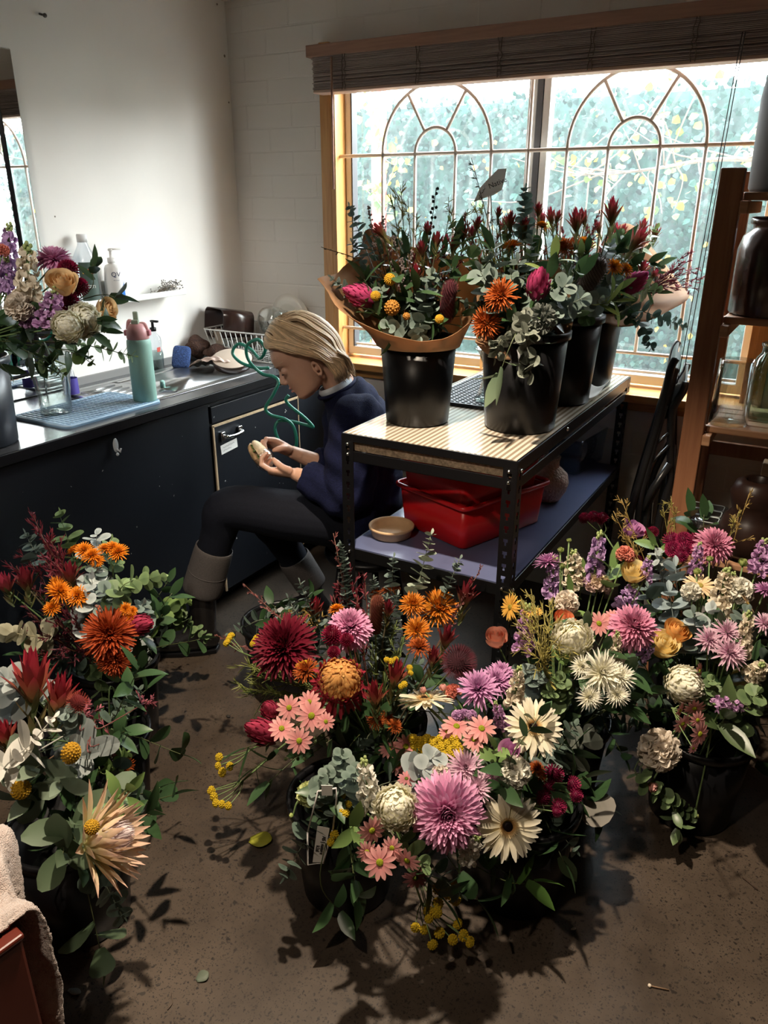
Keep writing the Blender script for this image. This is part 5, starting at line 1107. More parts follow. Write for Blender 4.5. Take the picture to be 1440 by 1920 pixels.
def u_rose(cb, ct, N=20, op=1.0):
    g = G()
    for k in range(N):
        t = k/(N-1); rho = .12+.62*t; h = 1.25-.30*t; az = k*GA; hw = 1.25-.35*t; nu, nv = 7, 6; V = []; C_ = []
        for a in range(nu):
            u = a/(nu-1)*2-1
            for b in range(nv):
                v = b/(nv-1); r = rho*(.45+.62*math.sin(PI*(.12+v*.52)))+op*.20*t*t*v**4; z = -.55+h*v*(1-.16*u*u); th = az+hw*u*(.55+.45*math.sin(PI*min(1, v*.6+.1)))
                V.append((r*math.cos(th), r*math.sin(th), z)); C_.append(np.array(cb)*(1-v)+np.array(ct)*v)
        F = [(a*nv+b, a*nv+b+1, (a+1)*nv+b+1, (a+1)*nv+b) for a in range(nu-1) for b in range(nv-1)]; g.add(V, F, np.array(C_)*(1+fr.normal(0, .04)))
    for k in range(5): d, n = radial(k*1.257, -.1); petal(g, np.array([0, 0, -.55]), d, n, .55, .22, .9, .2, (.10, .17, .05), (.16, .24, .08), 'lance')
    g.lathe([(.06, -.85), (.16, -.70), (.20, -.55)], n=10, col=(.12, .20, .06), cap0=False); return g
def u_leuca(cb=(.14, .14, .04), ct=(.24, .012, .028), N=18, spread=1.0):
    g = G()
    for i in range(N):
        t = (i+.5)/N; az = i*GA; el = 1.42-.55*t*spread; d, n = radial(az, el); R_ = np.array([math.cos(az), math.sin(az), 0])
        petal(g, R_*(.03+.10*t)+[0, 0, -.55-.15*t], d, n, 1.35-.25*t, .34, .35-.55*t*spread, .35, np.array(cb)*t+np.array(ct)*(1-t), ct, 'lance', 6)
    for i in range(8):
        az = i*GA+1; d, n = radial(az, .75+.1*(i % 3)); petal(g, np.array([0, 0, -.85-.12*i]), d, n, .95, .22, .35, .3, (.13, .17, .06), np.array([.22, .14, .06]), 'lance')
    return g
def u_protea(cb=(.22, .014, .06), ct=(.46, .06, .17), N=44):
    g = G()
    for i in range(N):
        t = (i+.5)/N; az = i*GA; el = 1.50-.38*t; d, n = radial(az, el); R_ = np.array([math.cos(az), math.sin(az), 0])
        petal(g, R_*(.34+.10*t)+[0, 0, -.8+.25*(1-t)], d, n, 1.55-.75*t, .34, .55-.15*t, .45, np.array(cb)*(.7+.3*(1-t)), ct if i % 3 else np.array(ct)*1.15, 'round', 6)
    g.ball((0, 0, .15), (.34, .34, .5), 12, 8, (.55, .42, .40))
    for i in range(9): d, n = radial(i*GA, .6); petal(g, np.array([0, 0, -.85]), d, n, 1.1, .34, .5, .3, (.08, .13, .05), (.12, .18, .07), 'lance')
    return g
def u_king():
    g = G()
    for i in range(52):
        t = (i+.5)/52; az = i*GA; el = 1.40-1.0*t; d, n = radial(az, el+fr.normal(0, .08)); R_ = np.array([math.cos(az), math.sin(az), 0]); k = fr.uniform(0, .25)
        petal(g, R_*(.22+.06*t)+[0, 0, -.35], d, n, 1.05-.12*t, .20, .20-.2*t, .55, np.array([.74, .75, .40])*(1-k), np.array([.80, .50, .38]), 'lance', 7)
    g.ball((0, 0, .0), (.30, .30, .42), 16, 10, (.62, .52, .52))
    for i in range(150):
        z = 1-.9*(i+.5)/150; az = i*GA; r = math.sqrt(1-z*z); d = unit([r*math.cos(az)*.8, r*math.sin(az)*.8, .35+z]); petal(g, np.array([.28*r*math.cos(az), .28*r*math.sin(az), .38*z]), d, np.array([0, 0, 1.0])+d[[1, 0, 2]]*.1, .22, .035, .9, .3, (.66, .50, .52), (.80, .72, .70), 'quill', 4)
    return g
def u_banksia(cb, ct, N=520, H=1.0, Rr=.42):
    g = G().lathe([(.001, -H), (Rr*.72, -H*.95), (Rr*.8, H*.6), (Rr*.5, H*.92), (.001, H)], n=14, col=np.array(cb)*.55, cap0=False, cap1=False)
    for i in range(N):
        t = (i+.5)/N; az = i*GA*1.003; z = -H*.95+1.92*H*t; k = 1 if t < .82 else math.sqrt(max(0, 1-((t-.82)/.18)**2)); r = Rr*.76*k; R_ = np.array([math.cos(az), math.sin(az), 0]); d = unit(R_+[0, 0, .15+(1-k)*1.2])
        petal(g, R_*r+[0, 0, z], d, np.array([0, 0, 1.0]), Rr*.36, .028, 1.4, .2, cb, ct, 'quill', 4)
    return g
def u_pin(cb, ct, N=330):
    g = G().ball((0, 0, 0), .62, 12, 8, np.array(cb)*.6)
    for i in range(N):
        z = 1-1.5*(i+.5)/N; az = i*GA; r = math.sqrt(max(0, 1-z*z)); d = np.array([r*math.cos(az), r*math.sin(az), z]); petal(g, d*.55, d, np.array([0, 0, 1.0])+.01, .46, .026, .5, .2, cb, ct, 'quill', 4)
    return g
def u_cluster(col, N=34):
    """flat head of grey-white bracts"""
    g = G()
    for i in range(N):
        z = 1-1.2*(i+.5)/N; az = i*GA; r = math.sqrt(max(0, 1-z*z)); d = np.array([r*math.cos(az), r*math.sin(az), z])
        for q in range(3): petal(g, d*.70, unit(d+fr.normal(0, .5, 3)), unit(fr.normal(0, 1, 3)), .30, .34, .2, .2, np.array(col)*.85, col, 'wide', 4)
    return g
CREAM = (.78, .70, .52); WHT = (.8, .77, .66); PINK = (.62, .22, .36); PINK2 = (.70, .42, .52); LILAC = (.56, .36, .62); LIL2 = (.60, .35, .58); MAR = (.20, .008, .035)
KIT = {}
def kit(k):
    """unit mesh of a kind, made once and shared by its copies"""
    if k in KIT: return KIT[k]
    a, _, v = k.partition(':')
    f = {
     'mum_white': lambda: u_ball((.78, .74, .46), (.88, .85, .74), 230, .42, .18, None), 'mum_pink': lambda: u_mum((.55, .13, .32), (.74, .38, .56), 240), 'mum_rose': lambda: u_mum((.48, .11, .22), (.70, .31, .44), 200),
     'mum_pale': lambda: u_mum((.60, .30, .46), (.74, .52, .60), 90, 'plain'), 'mum_lilac': lambda: u_mum((.48, .16, .38), (.64, .34, .56), 120, 'plain'), 'mum_bronze': lambda: u_ball((.40, .10, .03), (.70, .38, .12), 260, .44, .12, (.34, .03, .05), -.35, -1.3),
     'mum_dark': lambda: u_mum((.08, .003, .010), (.17, .010, .026), 240, 'plain'), 'mum_red': lambda: u_mum((.26, .02, .006), (.42, .075, .02), 230, 'spider'), 'spray_orange': lambda: u_mum((.34, .03, .004), (.80, .27, .012), 120, 'plain'),
     'spider_orange': lambda: u_mum((.60, .30, .03), (.66, .20, .02), 170, 'spider'), 'spider_white': lambda: u_mum((.84, .80, .56), (.88, .86, .78), 95, 'quillw'), 'rust': lambda: u_mum((.25, .04, .01), (.46, .11, .02), 180, 'spider'),
     'gerbera': lambda: u_daisy((.82, .73, .50), (.85, .79, .64), 24, 2, .66, .17, .22, cent='gerbera', droop=.05), 'gerbera_gold': lambda: u_daisy((.80, .42, .06), (.84, .50, .12), 20, 2, .7, .16, .2, (.4, .3, .05)), 'gerbera_peach': lambda: u_daisy((.80, .56, .30), (.82, .62, .40), 20, 2, .7, .16, .2, (.5, .4, .1)),
     'daisy': lambda: u_daisy((.62, .22, .22), (.72, .36, .33), 13, 1, .74, .30, .21, (.34, .36, .02)), 'daisy_dark': lambda: u_daisy((.40, .13, .14), (.48, .2, .2), 13, 1, .74, .30, .21, (.12, .16, .02)),
     'billy': lambda: u_button((.72, .40, .015), 110, 1.0, .11), 'oval_billy': lambda: u_button((.72, .38, .015), 110, 1.45, .11), 'tansy': lambda: u_button((.74, .50, .012), 42, .8, .2), 'bud_ball': lambda: u_button((.50, .24, .05), 60, 1.1, .15),
     'pom': lambda: u_pom((.14, .004, .02), (.28, .012, .05)), 'pom_red': lambda: u_pom((.20, .01, .05), (.38, .03, .10), 110), 
     'stock_lilac': lambda: u_spike(LILAC), 'stock_mauve': lambda: u_spike(LIL2), 'stock_cream': lambda: u_spike((.80, .71, .56)), 'stock_white': lambda: u_spike((.82, .79, .70)), 'stock_pink': lambda: u_spike((.60, .24, .44)),
     'carnation': lambda: u_ruffle((.82, .73, .62)), 'ruffle_white': lambda: u_ruffle((.82, .79, .69)), 'ruffle_lilac': lambda: u_ruffle(LIL2), 'ruffle_cream': lambda: u_ruffle((.76, .64, .40), (.55, .36, .42)), 'ruffle_green': lambda: u_ruffle((.62, .66, .30)), 'ruffle_salmon': lambda: u_ruffle((.74, .27, .20)), 'ruffle_pink': lambda: u_ruffle((.62, .24, .40), None, 20),
     'rose_peach': lambda: u_rose((.66, .25, .16), (.80, .40, .28), 14, .3), 'rose_yellow': lambda: u_rose((.84, .64, .24), (.90, .75, .38), 20), 'rose_orange': lambda: u_rose((.72, .32, .06), (.80, .44, .14), 18), 'rose_coral': lambda: u_rose((.74, .20, .08), (.82, .30, .14), 14, .4), 'rose_apricot': lambda: u_rose((.82, .52, .24), (.90, .66, .36), 22), 'lisianthus': lambda: u_rose((.42, .46, .18), (.70, .64, .38), 14, .8), 'bud_green': lambda: u_rose((.22, .32, .08), (.46, .52, .18), 8, 0), 'bud_pink': lambda: u_rose((.60, .28, .22), (.72, .38, .34), 8, 0), 'bell': lambda: u_rose((.45, .14, .36), (.62, .28, .50), 9, 1.4),
     'leuca': u_leuca, 'leuca_dark': lambda: u_leuca((.10, .08, .03), (.17, .010, .022)), 'leuca_open': lambda: u_leuca((.18, .17, .05), (.32, .018, .038), 22, 1.05), 'leuca_pink': lambda: u_leuca((.25, .15, .06), (.52, .05, .10)),
     'protea': u_protea, 'protea_dark': lambda: u_protea((.22, .015, .04), (.42, .05, .10)), 'king': u_king,
     'banksia_rust': lambda: u_banksia((.26, .05, .02), (.50, .20, .08)), 'banksia_dark': lambda: u_banksia((.14, .014, .03), (.26, .05, .07), H=.95), 'banksia_grey': lambda: u_banksia((.22, .15, .12), (.42, .32, .27), H=.85, Rr=.5), 'pincushion': lambda: u_pin((.07, .004, .014), (.17, .025, .04)), 'pin_red': lambda: u_pin((.30, .02, .02), (.44, .08, .05), 200), 'blossom': lambda: u_cluster((.17, .185, .165)),
    }[a]
    KIT[k] = f().mesh('bloom_'+a); KIT[k].materials.append(FUZZ if a.startswith(('billy', 'oval', 'tansy', 'banksia', 'pin')) else PETAL); return KIT[k]
# ---------------------------------------------------------------- buckets and where the flowers stand in them
CL = {}
def cluster(k, c, z0, a, b, base, rim, rr, bc=None): CL[k] = dict(bc=np.array([*(bc or c), z0]), c=np.array([c[0], c[1], z0]), r=np.array([a, a, b]), base=base, rim=rim, rr=rr)
def hit(px, py, cl, lift=1.0, z=None, D=None):
    """the spot on a bucket's dome of flowers that the photo shows at this pixel, and the dome's normal there"""
    q = CL[cl]; d = unit(ray(px, py)); r = q['r']*lift
    if D is not None: p = vp(px, py, D)
    elif z is not None: p = onz(px, py, z)
    else:
        o = (CAM-q['c'])/r; e = d/r; A = e@e; Bq = o@e; Cq = o@o-1; disc = Bq*Bq-A*Cq
        p = CAM+d*((-Bq-math.sqrt(max(disc, 0)))/A)
    n = unit((p-q['c'])/(q['r']**2)); return p, unit(n*.8+VZ*.35)
def vn(n): return unit(VR*n[0]-VA*n[1]+VZ*n[2])            # (right, towards the door, up)
def stem_path(p, n, cl, ln, seed=0):
    q = CL[cl]; c = q['bc']; r_ = np.random.default_rng(seed); h = p-c; h[2] = 0; hd = np.linalg.norm(h); hu_ = h/(hd+1e-9)
    b = np.array([c[0], c[1], q['base']+.02])-hu_*q['rr']*.35+[r_.normal(0, .015), r_.normal(0, .015), 0]
    end = p-n*ln
    if end[2] < q['rim']+.05: m = np.array([c[0], c[1], 0])+hu_*min(q['rr']*.72, hd*.7)+[0, 0, q['rim']+.05]; m2 = np.array([c[0], c[1], 0])+hu_*(q['rr']*.95+max(0, hd-q['rr'])*.35)+[0, 0, max(q['rim']+.035, end[2]+.03)]; return spline([b, m, m2, end], 18)
    t = np.clip((q['rim']+.03-b[2])/(end[2]-b[2]+1e-9), .2, .9); m = b*(1-t)+end*t; k = m-[c[0], c[1], m[2]]; kk = np.linalg.norm(k); lim = q['rr']*.75
    if kk > lim: m = np.array([c[0], c[1], m[2]])+k/kk*lim
    return spline([b, m, end], 12)
NSEED = [100]; WFAC = {'stock': (1.5, .80), 'protea': (1.5, .78), 'banksia': (1.6, .66), 'rose': (1.15, 1), 'bell': (1.2, 1), 'lisianthus': (1.15, 1)}
def flower(kind, px, py, dpx, cl, label, n=None, lift=1.0, z=None, D=None, name=None, group=None, cat='flower', leaves=0, stretch=1.0, stemr=.0022, mixn=None):
    """one stem: pixel, width in the photo, bucket"""
    p, nn = hit(px, py, cl, lift, z, D)
    if n is not None and kind.split('_')[0] in ('leuca', 'stock'): n = (n[0], n[1]-.45, n[2])
    if n is not None: nn = vn(n)
    wf, hf_ = WFAC.get(kind.split('_')[0], (1, 1)); dpx = dpx*wf; stretch = stretch*hf_
    R_ = dpx*1.1*depth(p)/FPX/2; NSEED[0] += 1; sd_ = NSEED[0]; rr_ = np.random.default_rng(sd_)
    q = CL[cl]; root = thing(name or FNAME.get(kind.split('_')[0], kind), label, cat, (q['bc'][0], q['bc'][1], q['base']), group)
    me = kit(kind); b = bpy.data.objects.new('bloom', me); COL.objects.link(b); b.parent = root
    Rm = rot_to(nn, rr_.uniform(0, 6.28)); b.matrix_local = Matrix.Translation(Vector(p-WL[root.name])) @ Matrix(Rm.tolist()).to_4x4() @ Matrix.Diagonal((R_, R_, R_*stretch, 1)); WL[b.name] = np.array(WL[root.name])
    off = .5*R_*stretch if kind.split('_')[0] in ('rose', 'lisianthus', 'leuca', 'protea', 'banksia', 'stock', 'bud', 'bell') else .1*R_
    P = stem_path(p, nn, cl, off, sd_); g = G().tube(P, stemr, 6, (.13, .20, .07) if 'dark' not in kind else (.12, .10, .06)); part('stem', g, STEM, root)
    if leaves:
        lf_ = G()
        for k in range(leaves):
            i = int(len(P)*(.62+.34*k/max(1, leaves))); i = min(i, len(P)-1); d = unit(rr_.normal(0, 1, 3)+nn*.6+[0, 0, .2]); petal(lf_, P[i], d, VZ+rr_.normal(0, .2, 3), rr_.uniform(.04, .065), .022, -.4, .2, (.06, .12, .04), (.09, .17, .06), 'lance', 6)
        part('leaf', lf_, LEAF, root)
    return root
def spray(kind, heads, cl, label, fork=None, lift=1.0, z=None, n=None, name=None, cat='flower', D=None, group=None):
    """one branching stem with several heads"""
    q = CL[cl]; root = thing(name or FNAME.get(kind.split('_')[0], kind), label, cat, (q['bc'][0], q['bc'][1], q['base']), group); g = G(); pts = []
    for (px, py, dpx) in heads:
        p, nn = hit(px, py, cl, lift*fr.uniform(.985, 1.015), z, D); nn = unit((vn(n) if n is not None else nn)+fr.normal(0, .22, 3)); pts.append((p, nn, dpx*1.1*depth(p)/FPX/2))
    cen = np.mean([a[0] for a in pts], 0); nm = unit(np.mean([a[1] for a in pts], 0)); fk = cen-nm*.06 if cen[2] > q['rim']+.05 else cen+unit(q['bc']*[1, 1, 0]-cen*[1, 1, 0])*.07+[0, 0, .03]
    P = stem_path(fk, nm, cl, 0.0, len(heads)); g.tube(P, .0024, 6, (.13, .20, .07))
    for i, (p, nn, R_) in enumerate(pts):
        b = bpy.data.objects.new('bloom', kit(kind)); COL.objects.link(b); b.parent = root
        b.matrix_local = Matrix.Translation(Vector(p-WL[root.name])) @ Matrix(rot_to(nn, fr.uniform(0, 6.28)).tolist()).to_4x4() @ Matrix.Scale(R_, 4); WL[b.name] = WL[root.name].copy()
        g.tube(spline([fk, (fk+p-nn*R_*.4)/2-nn*.008, p-nn*R_*.15], 6), .0013, 5, (.15, .22, .08))
    part('stem', g, STEM, root); return root
def disc(g, o, d, n, r, cb, ct, cup=.15, el=1.0):
    d = unit(d); n = unit(n-d*(n@d)); s = np.cross(d, n); A = np.linspace(0, 2*PI, 14, endpoint=False)
    V = [o+d*r*el]+[o+d*r*el*(1-math.cos(a))+s*r*math.sin(a)*(1-.12*math.cos(a))+n*r*cup*abs(math.sin(a)) for a in A]
    k = 1+fr.normal(0, .1); g.add(V, [(0, 1+i, 1+(i+1) % 14) for i in range(14)], np.vstack([np.asarray(cb)*k]+[np.asarray(ct)*k]*14))
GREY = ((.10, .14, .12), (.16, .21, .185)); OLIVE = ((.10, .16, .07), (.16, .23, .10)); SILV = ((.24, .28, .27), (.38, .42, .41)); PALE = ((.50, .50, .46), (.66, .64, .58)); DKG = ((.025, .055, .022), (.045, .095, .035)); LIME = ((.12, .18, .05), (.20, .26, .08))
def foliage_geo(kind, P, r, col, sd_, leafy):
    """leaves along the top part of the path P"""
    rr_ = np.random.default_rng(sd_); lf_ = G(); tw = G(); L_ = np.concatenate([[0], np.cumsum(np.linalg.norm(np.diff(P, axis=0), axis=1))]); tot = L_[-1]; s0 = max(0, tot-leafy)
    at = lambda s: np.array([np.interp(s, L_, P[:, i]) for i in range(3)]); tan = lambda s: unit(at(min(tot, s+.008))-at(max(0, s-.008)))
    cb, ct = col
    if kind in ('euc', 'pair', 'baby'):
        s = s0; k = 0; a0 = rr_.uniform(0, 6)
        while s < tot:
            f = (s-s0)/(leafy+1e-9); R_ = r*(1.0-.55*f**1.5); t = tan(s); u = unit(np.cross(t, [.3, .2, .9])); v = np.cross(t, u); a = a0+k*1.571+rr_.normal(0, .2)
            for e in (0, PI):
                side = u*math.cos(a+e)+v*math.sin(a+e); d = unit(side+t*rr_.uniform(.1, .5)+rr_.normal(0, .12, 3)); disc(lf_, at(s), d, t+rr_.normal(0, .25, 3), R_*rr_.uniform(.85, 1.1), cb, ct, .15, 1.0 if kind != 'pair' else 1.7)
            s += R_*(1.05 if kind == 'euc' else .62 if kind == 'baby' else 1.5); k += 1
        petal(lf_, at(tot), tan(tot), unit([.3, .9, .1]), r*.8, r*.5, .2, .4, ct, np.array(ct)*1.3, 'round')
    elif kind in ('glossy', 'long', 'broad', 'serr'):
        n = max(3, int(leafy/(r*.75))); a0 = rr_.uniform(0, 6)
        for k in range(n):
            s = s0+leafy*(k+.5)/n; t = tan(s); u = unit(np.cross(t, [.3, .2, .9])); v = np.cross(t, u); a = a0+k*GA; side = u*math.cos(a)+v*math.sin(a); d = unit(side*(1.0 if kind != 'long' else .8)+t*rr_.uniform(.35, .8)); W_ = r*{'glossy': .85, 'long': .34, 'broad': 1.15, 'serr': .42}[kind]
            petal(lf_, at(s), d, t+rr_.normal(0, .2, 3), r*2*rr_.uniform(.8, 1.1), W_, rr_.uniform(-.7, .1), .22, cb, ct, 'lance' if kind in ('long', 'glossy') else 'round', 7)
        t = tan(tot); petal(lf_, at(tot-.005), t, unit([.2, .7, .6]), r*1.7, r*.7, -.3, .2, cb, ct, 'lance', 6)
    elif kind == 'needle':
        nb = max(3, int(leafy/.022))
        for k in range(nb):
            s = s0+leafy*k/nb; t = tan(s); d = unit(t*1.0+rr_.normal(0, .55, 3)); bl = r*(1.2-.5*k/nb)*rr_.uniform(.6, 1.1); Q = [at(s)+d*bl*q+VZ*.01*q*q for q in np.linspace(0, 1, 5)]; tw.tube(Q, .0009, 4, np.array(cb)*.9)
            for j in range(9):
                q = rr_.uniform(.15, 1); e = unit(d+rr_.normal(0, .55, 3)); petal(lf_, at(s)+d*bl*q, e, unit(rr_.normal(0, 1, 3)), r*rr_.uniform(.25, .45), .0026, rr_.normal(0, .4), .1, cb, np.array(ct)*rr_.uniform(.8, 1.2), 'quill', 3)
    elif kind == 'twig':
        nb = max(4, int(leafy/.016))
        for k in range(nb):
            s = s0+leafy*k/nb; t = tan(s); d = unit(t+rr_.normal(0, .45, 3)); bl = r*(1.1-.6*k/nb)*rr_.uniform(.5, 1.1); Q = [at(s)+d*bl*q for q in np.linspace(0, 1, 4)]; tw.tube(Q, .0009, 4, np.array(cb)*.8)
            for j in range(8):
                q = rr_.uniform(.1, 1); e = unit(d*1.2+rr_.normal(0, .5, 3)); petal(lf_, at(s)+d*bl*q, e, unit(rr_.normal(0, 1, 3)), r*rr_.uniform(.18, .34), .0042, .2, .2, cb, np.array(ct)*rr_.uniform(.7, 1.25), 'lance', 4)
    elif kind == 'rice':
        nb = max(5, int(leafy/.012))
        for k in range(nb):
            s = s0+leafy*k/nb; t = tan(s); d = unit(t+rr_.normal(0, .5, 3)); bl = r*rr_.uniform(.4, 1); Q = [at(s), at(s)+d*bl]; tw.tube(Q, .0007, 4, (.12, .10, .07))
            for j in range(6): lf_.ball(at(s)+d*bl*rr_.uniform(.3, 1)+rr_.normal(0, .003, 3), .0028, 5, 4, np.array(ct)*rr_.uniform(.5, 1.1))
    elif kind == 'strand':   # hanging string of grey bracts
        for s in np.arange(s0, tot, r*.55):
            for j in range(5): d = unit(rr_.normal(0, 1, 3)); disc(lf_, at(s)+d*r*.25, d, rr_.normal(0, 1, 3), r*.45, cb, ct, .2)
    elif kind == 'berry':
        nb = max(5, int(leafy/.010))
        for k in range(nb):
            s = s0+leafy*k/nb; d = unit(tan(s)*.6+rr_.normal(0, .8, 3)); e = at(s)+d*r*rr_.uniform(.4, 1); tw.tube([at(s), e], .0008, 4, cb); lf_.ball(e, .0045, 6, 5, np.array(ct)*rr_.uniform(.7, 1.2))
    return lf_, tw
SPN = {'euc': 'gum_sprig', 'pair': 'gum_sprig', 'baby': 'gum_sprig', 'glossy': 'leaf_sprig', 'long': 'leaf_sprig', 'broad': 'leaf_sprig', 'serr': 'banksia_leaf_sprig', 'needle': 'needle_foliage', 'twig': 'twig_foliage', 'rice': 'rice_flower', 'strand': 'gum_blossom_strand', 'berry': 'berry_sprig'}
def sprig(kind, px, py, cl, label, r, leafy, col, lift=1.0, z=None, D=None, via=None, group=None, root_n=None, pts=None, cat='foliage'):
    """one stem of foliage whose tip the photo shows at this pixel; via: pixels it passes on the way"""
    NSEED[0] += 1; q = CL[cl]; nn = None
    if pts is None:
        p, nn = hit(px, py, cl, lift, z, D); P0 = stem_path(p, nn*0, cl, 0, NSEED[0])
        if via is not None:
            vs = [hit(v[0], v[1], cl, lift, v[2] if len(v) > 2 else None, D)[0] for v in via]; P0 = spline([P0[0], *( [np.array([q['bc'][0], q['bc'][1], q['rim']+.02])] ), *vs, p], 22)
    else: P0 = spline(pts, 22)
    root = thing(SPN[kind], label, cat, (q['bc'][0], q['bc'][1], q['base']), group)
    lf_, tw = foliage_geo(kind, P0, r, col, NSEED[0], leafy); tw.tube(P0, np.linspace(.0024, .0010, len(P0)), 5, np.array(col[0])*.7+[.03, .02, .0])
    part('stem', tw, STEM, root); part('foliage', lf_, FUZZ if kind in ('rice', 'berry') else (GLOSSLEAF if kind == 'glossy' else LEAF), root, kind in ('glossy', 'long', 'broad', 'serr')); return root
FNAME = {'mum': 'chrysanthemum', 'spray': 'spray_chrysanthemum', 'spider': 'spider_chrysanthemum', 'rust': 'chrysanthemum', 'gerbera': 'gerbera', 'daisy': 'spray_daisy', 'billy': 'billy_button', 'oval': 'billy_button', 'tansy': 'tansy', 'pom': 'pompon_flower', 'stock': 'stock_flower', 'carnation': 'carnation', 'ruffle': 'ruffled_flower', 'rose': 'rose', 'lisianthus': 'lisianthus', 'bud': 'flower_bud', 'bell': 'bell_flower', 'leuca': 'leucadendron', 'protea': 'protea', 'king': 'king_protea', 'banksia': 'banksia', 'pincushion': 'pincushion_flower', 'pin': 'pincushion_flower', 'blossom': 'gum_blossom'}
# ================================================================ buckets of flowers on the floor
RED2 = ((.10, .012, .018), (.22, .03, .045)); GOLD = ((.24, .20, .05), (.38, .33, .09)); GOLDEN = ((.34, .22, .06), (.48, .34, .12)); GRN = ((.10, .17, .05), (.17, .26, .08))
FB = {'A': (-1.70, 1.32), 'B': (-1.46, 1.05), 'K': (-1.27, .80), 'C': (-.86, 1.46), 'C2': tuple((onz(458, 1165, .27)+VR*.125)[:2]), 'D': tuple((onz(542, 1492, .27)+VR*.13)[:2]), 'H': (-.42, 1.38), 'E': (-.44, 1.72), 'F': (-.10, 1.86), 'G': (-.20, 2.30)}
BL = {'A': 'black floor bucket of red foliage and orange flowers by the cabinets', 'B': 'black floor bucket of leucadendrons beside the towel-covered box', 'K': 'black floor bucket holding the king protea', 'C': 'black floor bucket of native flowers in front of the bench', 'C2': 'black floor bucket with its rim showing beside her boots',
      'D': 'front black bucket with the name tag hung on its rim', 'H': 'black floor bucket behind the gerberas, right of the tagged one', 'E': 'black floor bucket of pastel flowers beside the slotted bench leg', 'F': 'black floor bucket of pastel flowers at the frame edge', 'G': 'black floor bucket in front of the wooden rack'}
for k in FB: tall_bucket('flower_bucket', BL[k], np.array([*FB[k], .0005]), .105, .132, .275)
DM = {'A': ((-1.70, 1.34), .30, .34, .40), 'B': ((-1.36, .98), .30, .28, .36), 'K': ((-1.10, .82), .22, .22, .30), 'C': ((-.86, 1.45), .24, .36, .36), 'C2': (FB['C2'], .20, .22, .28), 'D': ((-.64, 1.16), .18, .30, .32), 'H': ((-.42, 1.40), .20, .26, .34), 'E': ((-.42, 1.76), .24, .30, .38), 'F': ((-.08, 2.00), .24, .34, .40), 'G': ((-.18, 2.32), .26, .30, .42)}
for k, (c, z0, a, b) in DM.items(): cluster(k, c, z0, a, b, .012, .275, .125, FB[k])
# ---------------------------------------------------------------- A: far bucket by the cabinets
f, s, sp = flower, spray, sprig
s('spray_orange', [(112, 1110, 44), (146, 1118, 40), (98, 1140, 32), (108, 1098, 34)], 'A', 'bright orange spray chrysanthemum, the big clump among the dark red foliage', n=(.1, .6, .6))
s('spray_orange', [(140, 1033, 30), (158, 1032, 34), (172, 1042, 34), (183, 1053, 26)], 'A', 'orange spray chrysanthemum in a flat row above the dark red bud')
s('spray_orange', [(198, 1030, 32), (222, 1036, 36), (212, 1027, 28)], 'A', 'orange spray chrysanthemum standing highest against the black cabinet')
f('mum_red', 205, 1188, 92, 'A', 'big rusty red spider chrysanthemum by the boots', n=(.25, .7, .5))
f('mum_red', 215, 1236, 62, 'A', 'rusty red chrysanthemum hanging just below the big one', n=(.2, .9, .1))
s('spray_orange', [(245, 1160, 28), (235, 1142, 24), (248, 1145, 20)], 'A', 'small orange spray chrysanthemum beside the dark protea bud')
f('protea_dark', 264, 1170, 44, 'A', 'dark crimson protea bud leaning out towards the boots', n=(.7, .5, .35), stretch=1.5)
f('leuca_dark', 131, 1073, 58, 'A', 'deep red leucadendron between the orange sprays', n=(.05, .3, 1))
f('leuca_dark', 47, 1085, 62, 'A', 'dark red leucadendron at the back of the cabinet-side bucket', n=(-.1, .3, 1))
f('leuca_pink', 8, 1092, 56, 'A', 'pinkish leucadendron cut by the frame edge beside the cabinets', n=(-.2, .4, .9))
for i, (x, y) in enumerate(((62, 966), (76, 1000), (96, 1015), (48, 1040), (108, 1058), (30, 1062), (85, 1050))): sp('twig', x, y, 'A', 'dark red fine-leaved twig standing up at the back of the cabinet-side bucket', .075, .26, RED2, lift=1.12 if y < 1020 else 1.0, group='red twigs in the cabinet-side bucket')
for i, (x, y) in enumerate(((58, 1150), (30, 1180), (92, 1190), (140, 1165), (125, 1215), (160, 1225), (75, 1225), (105, 1165))): sp('twig', x, y, 'A', 'dark maroon fine foliage low down in the cabinet-side bucket', .07, .16, ((.05, .008, .012), (.12, .018, .028)), lift=.97, group='low maroon foliage in the cabinet-side bucket')
sp('euc', 113, 968, 'A', 'upright green round-leaved gum sprig, tallest in the cabinet-side bucket', .034, .20, OLIVE, lift=1.1)
sp('euc', 48, 1003, 'A', 'grey round gum leaves behind the red twigs', .026, .10, GREY)
sp('pair', 180, 1002, 'A', 'small pale gum tip against the black cabinet', .018, .07, SILV)
sp('euc', 208, 1012, 'A', 'round gum sprig behind the highest orange flowers', .024, .10, OLIVE)
sp('euc', 178, 1062, 'A', 'grey gum leaves below the highest orange flowers', .026, .12, GREY)
for x, y, r, c_, lab in ((172, 1085, .040, SILV, 'large silvery gum leaves in the middle of the cabinet-side bucket'), (160, 1120, .036, SILV, 'silver gum leaves below the large ones, beside the orange clump'), (195, 1110, .036, GREY, 'grey gum leaves right of the silver ones'), (188, 1150, .034, GREY, 'gum leaves with open nuts above the rusty red flower')): sp('euc', x, y, 'A', lab, r, .13, c_)
sp('berry', 183, 1143, 'A', 'cluster of small brown gum nuts above the rusty red flower', .03, .03, ((.16, .08, .06), (.22, .10, .08)), lift=1.05)
sp('euc', 303, 1082, 'A', 'gum sprig reaching furthest over the floor from the cabinet-side bucket', .026, .20, OLIVE, lift=1.05, via=[(225, 1105)])
sp('euc', 268, 1132, 'A', 'gum sprig curling beside the small orange flowers', .030, .14, GREY)
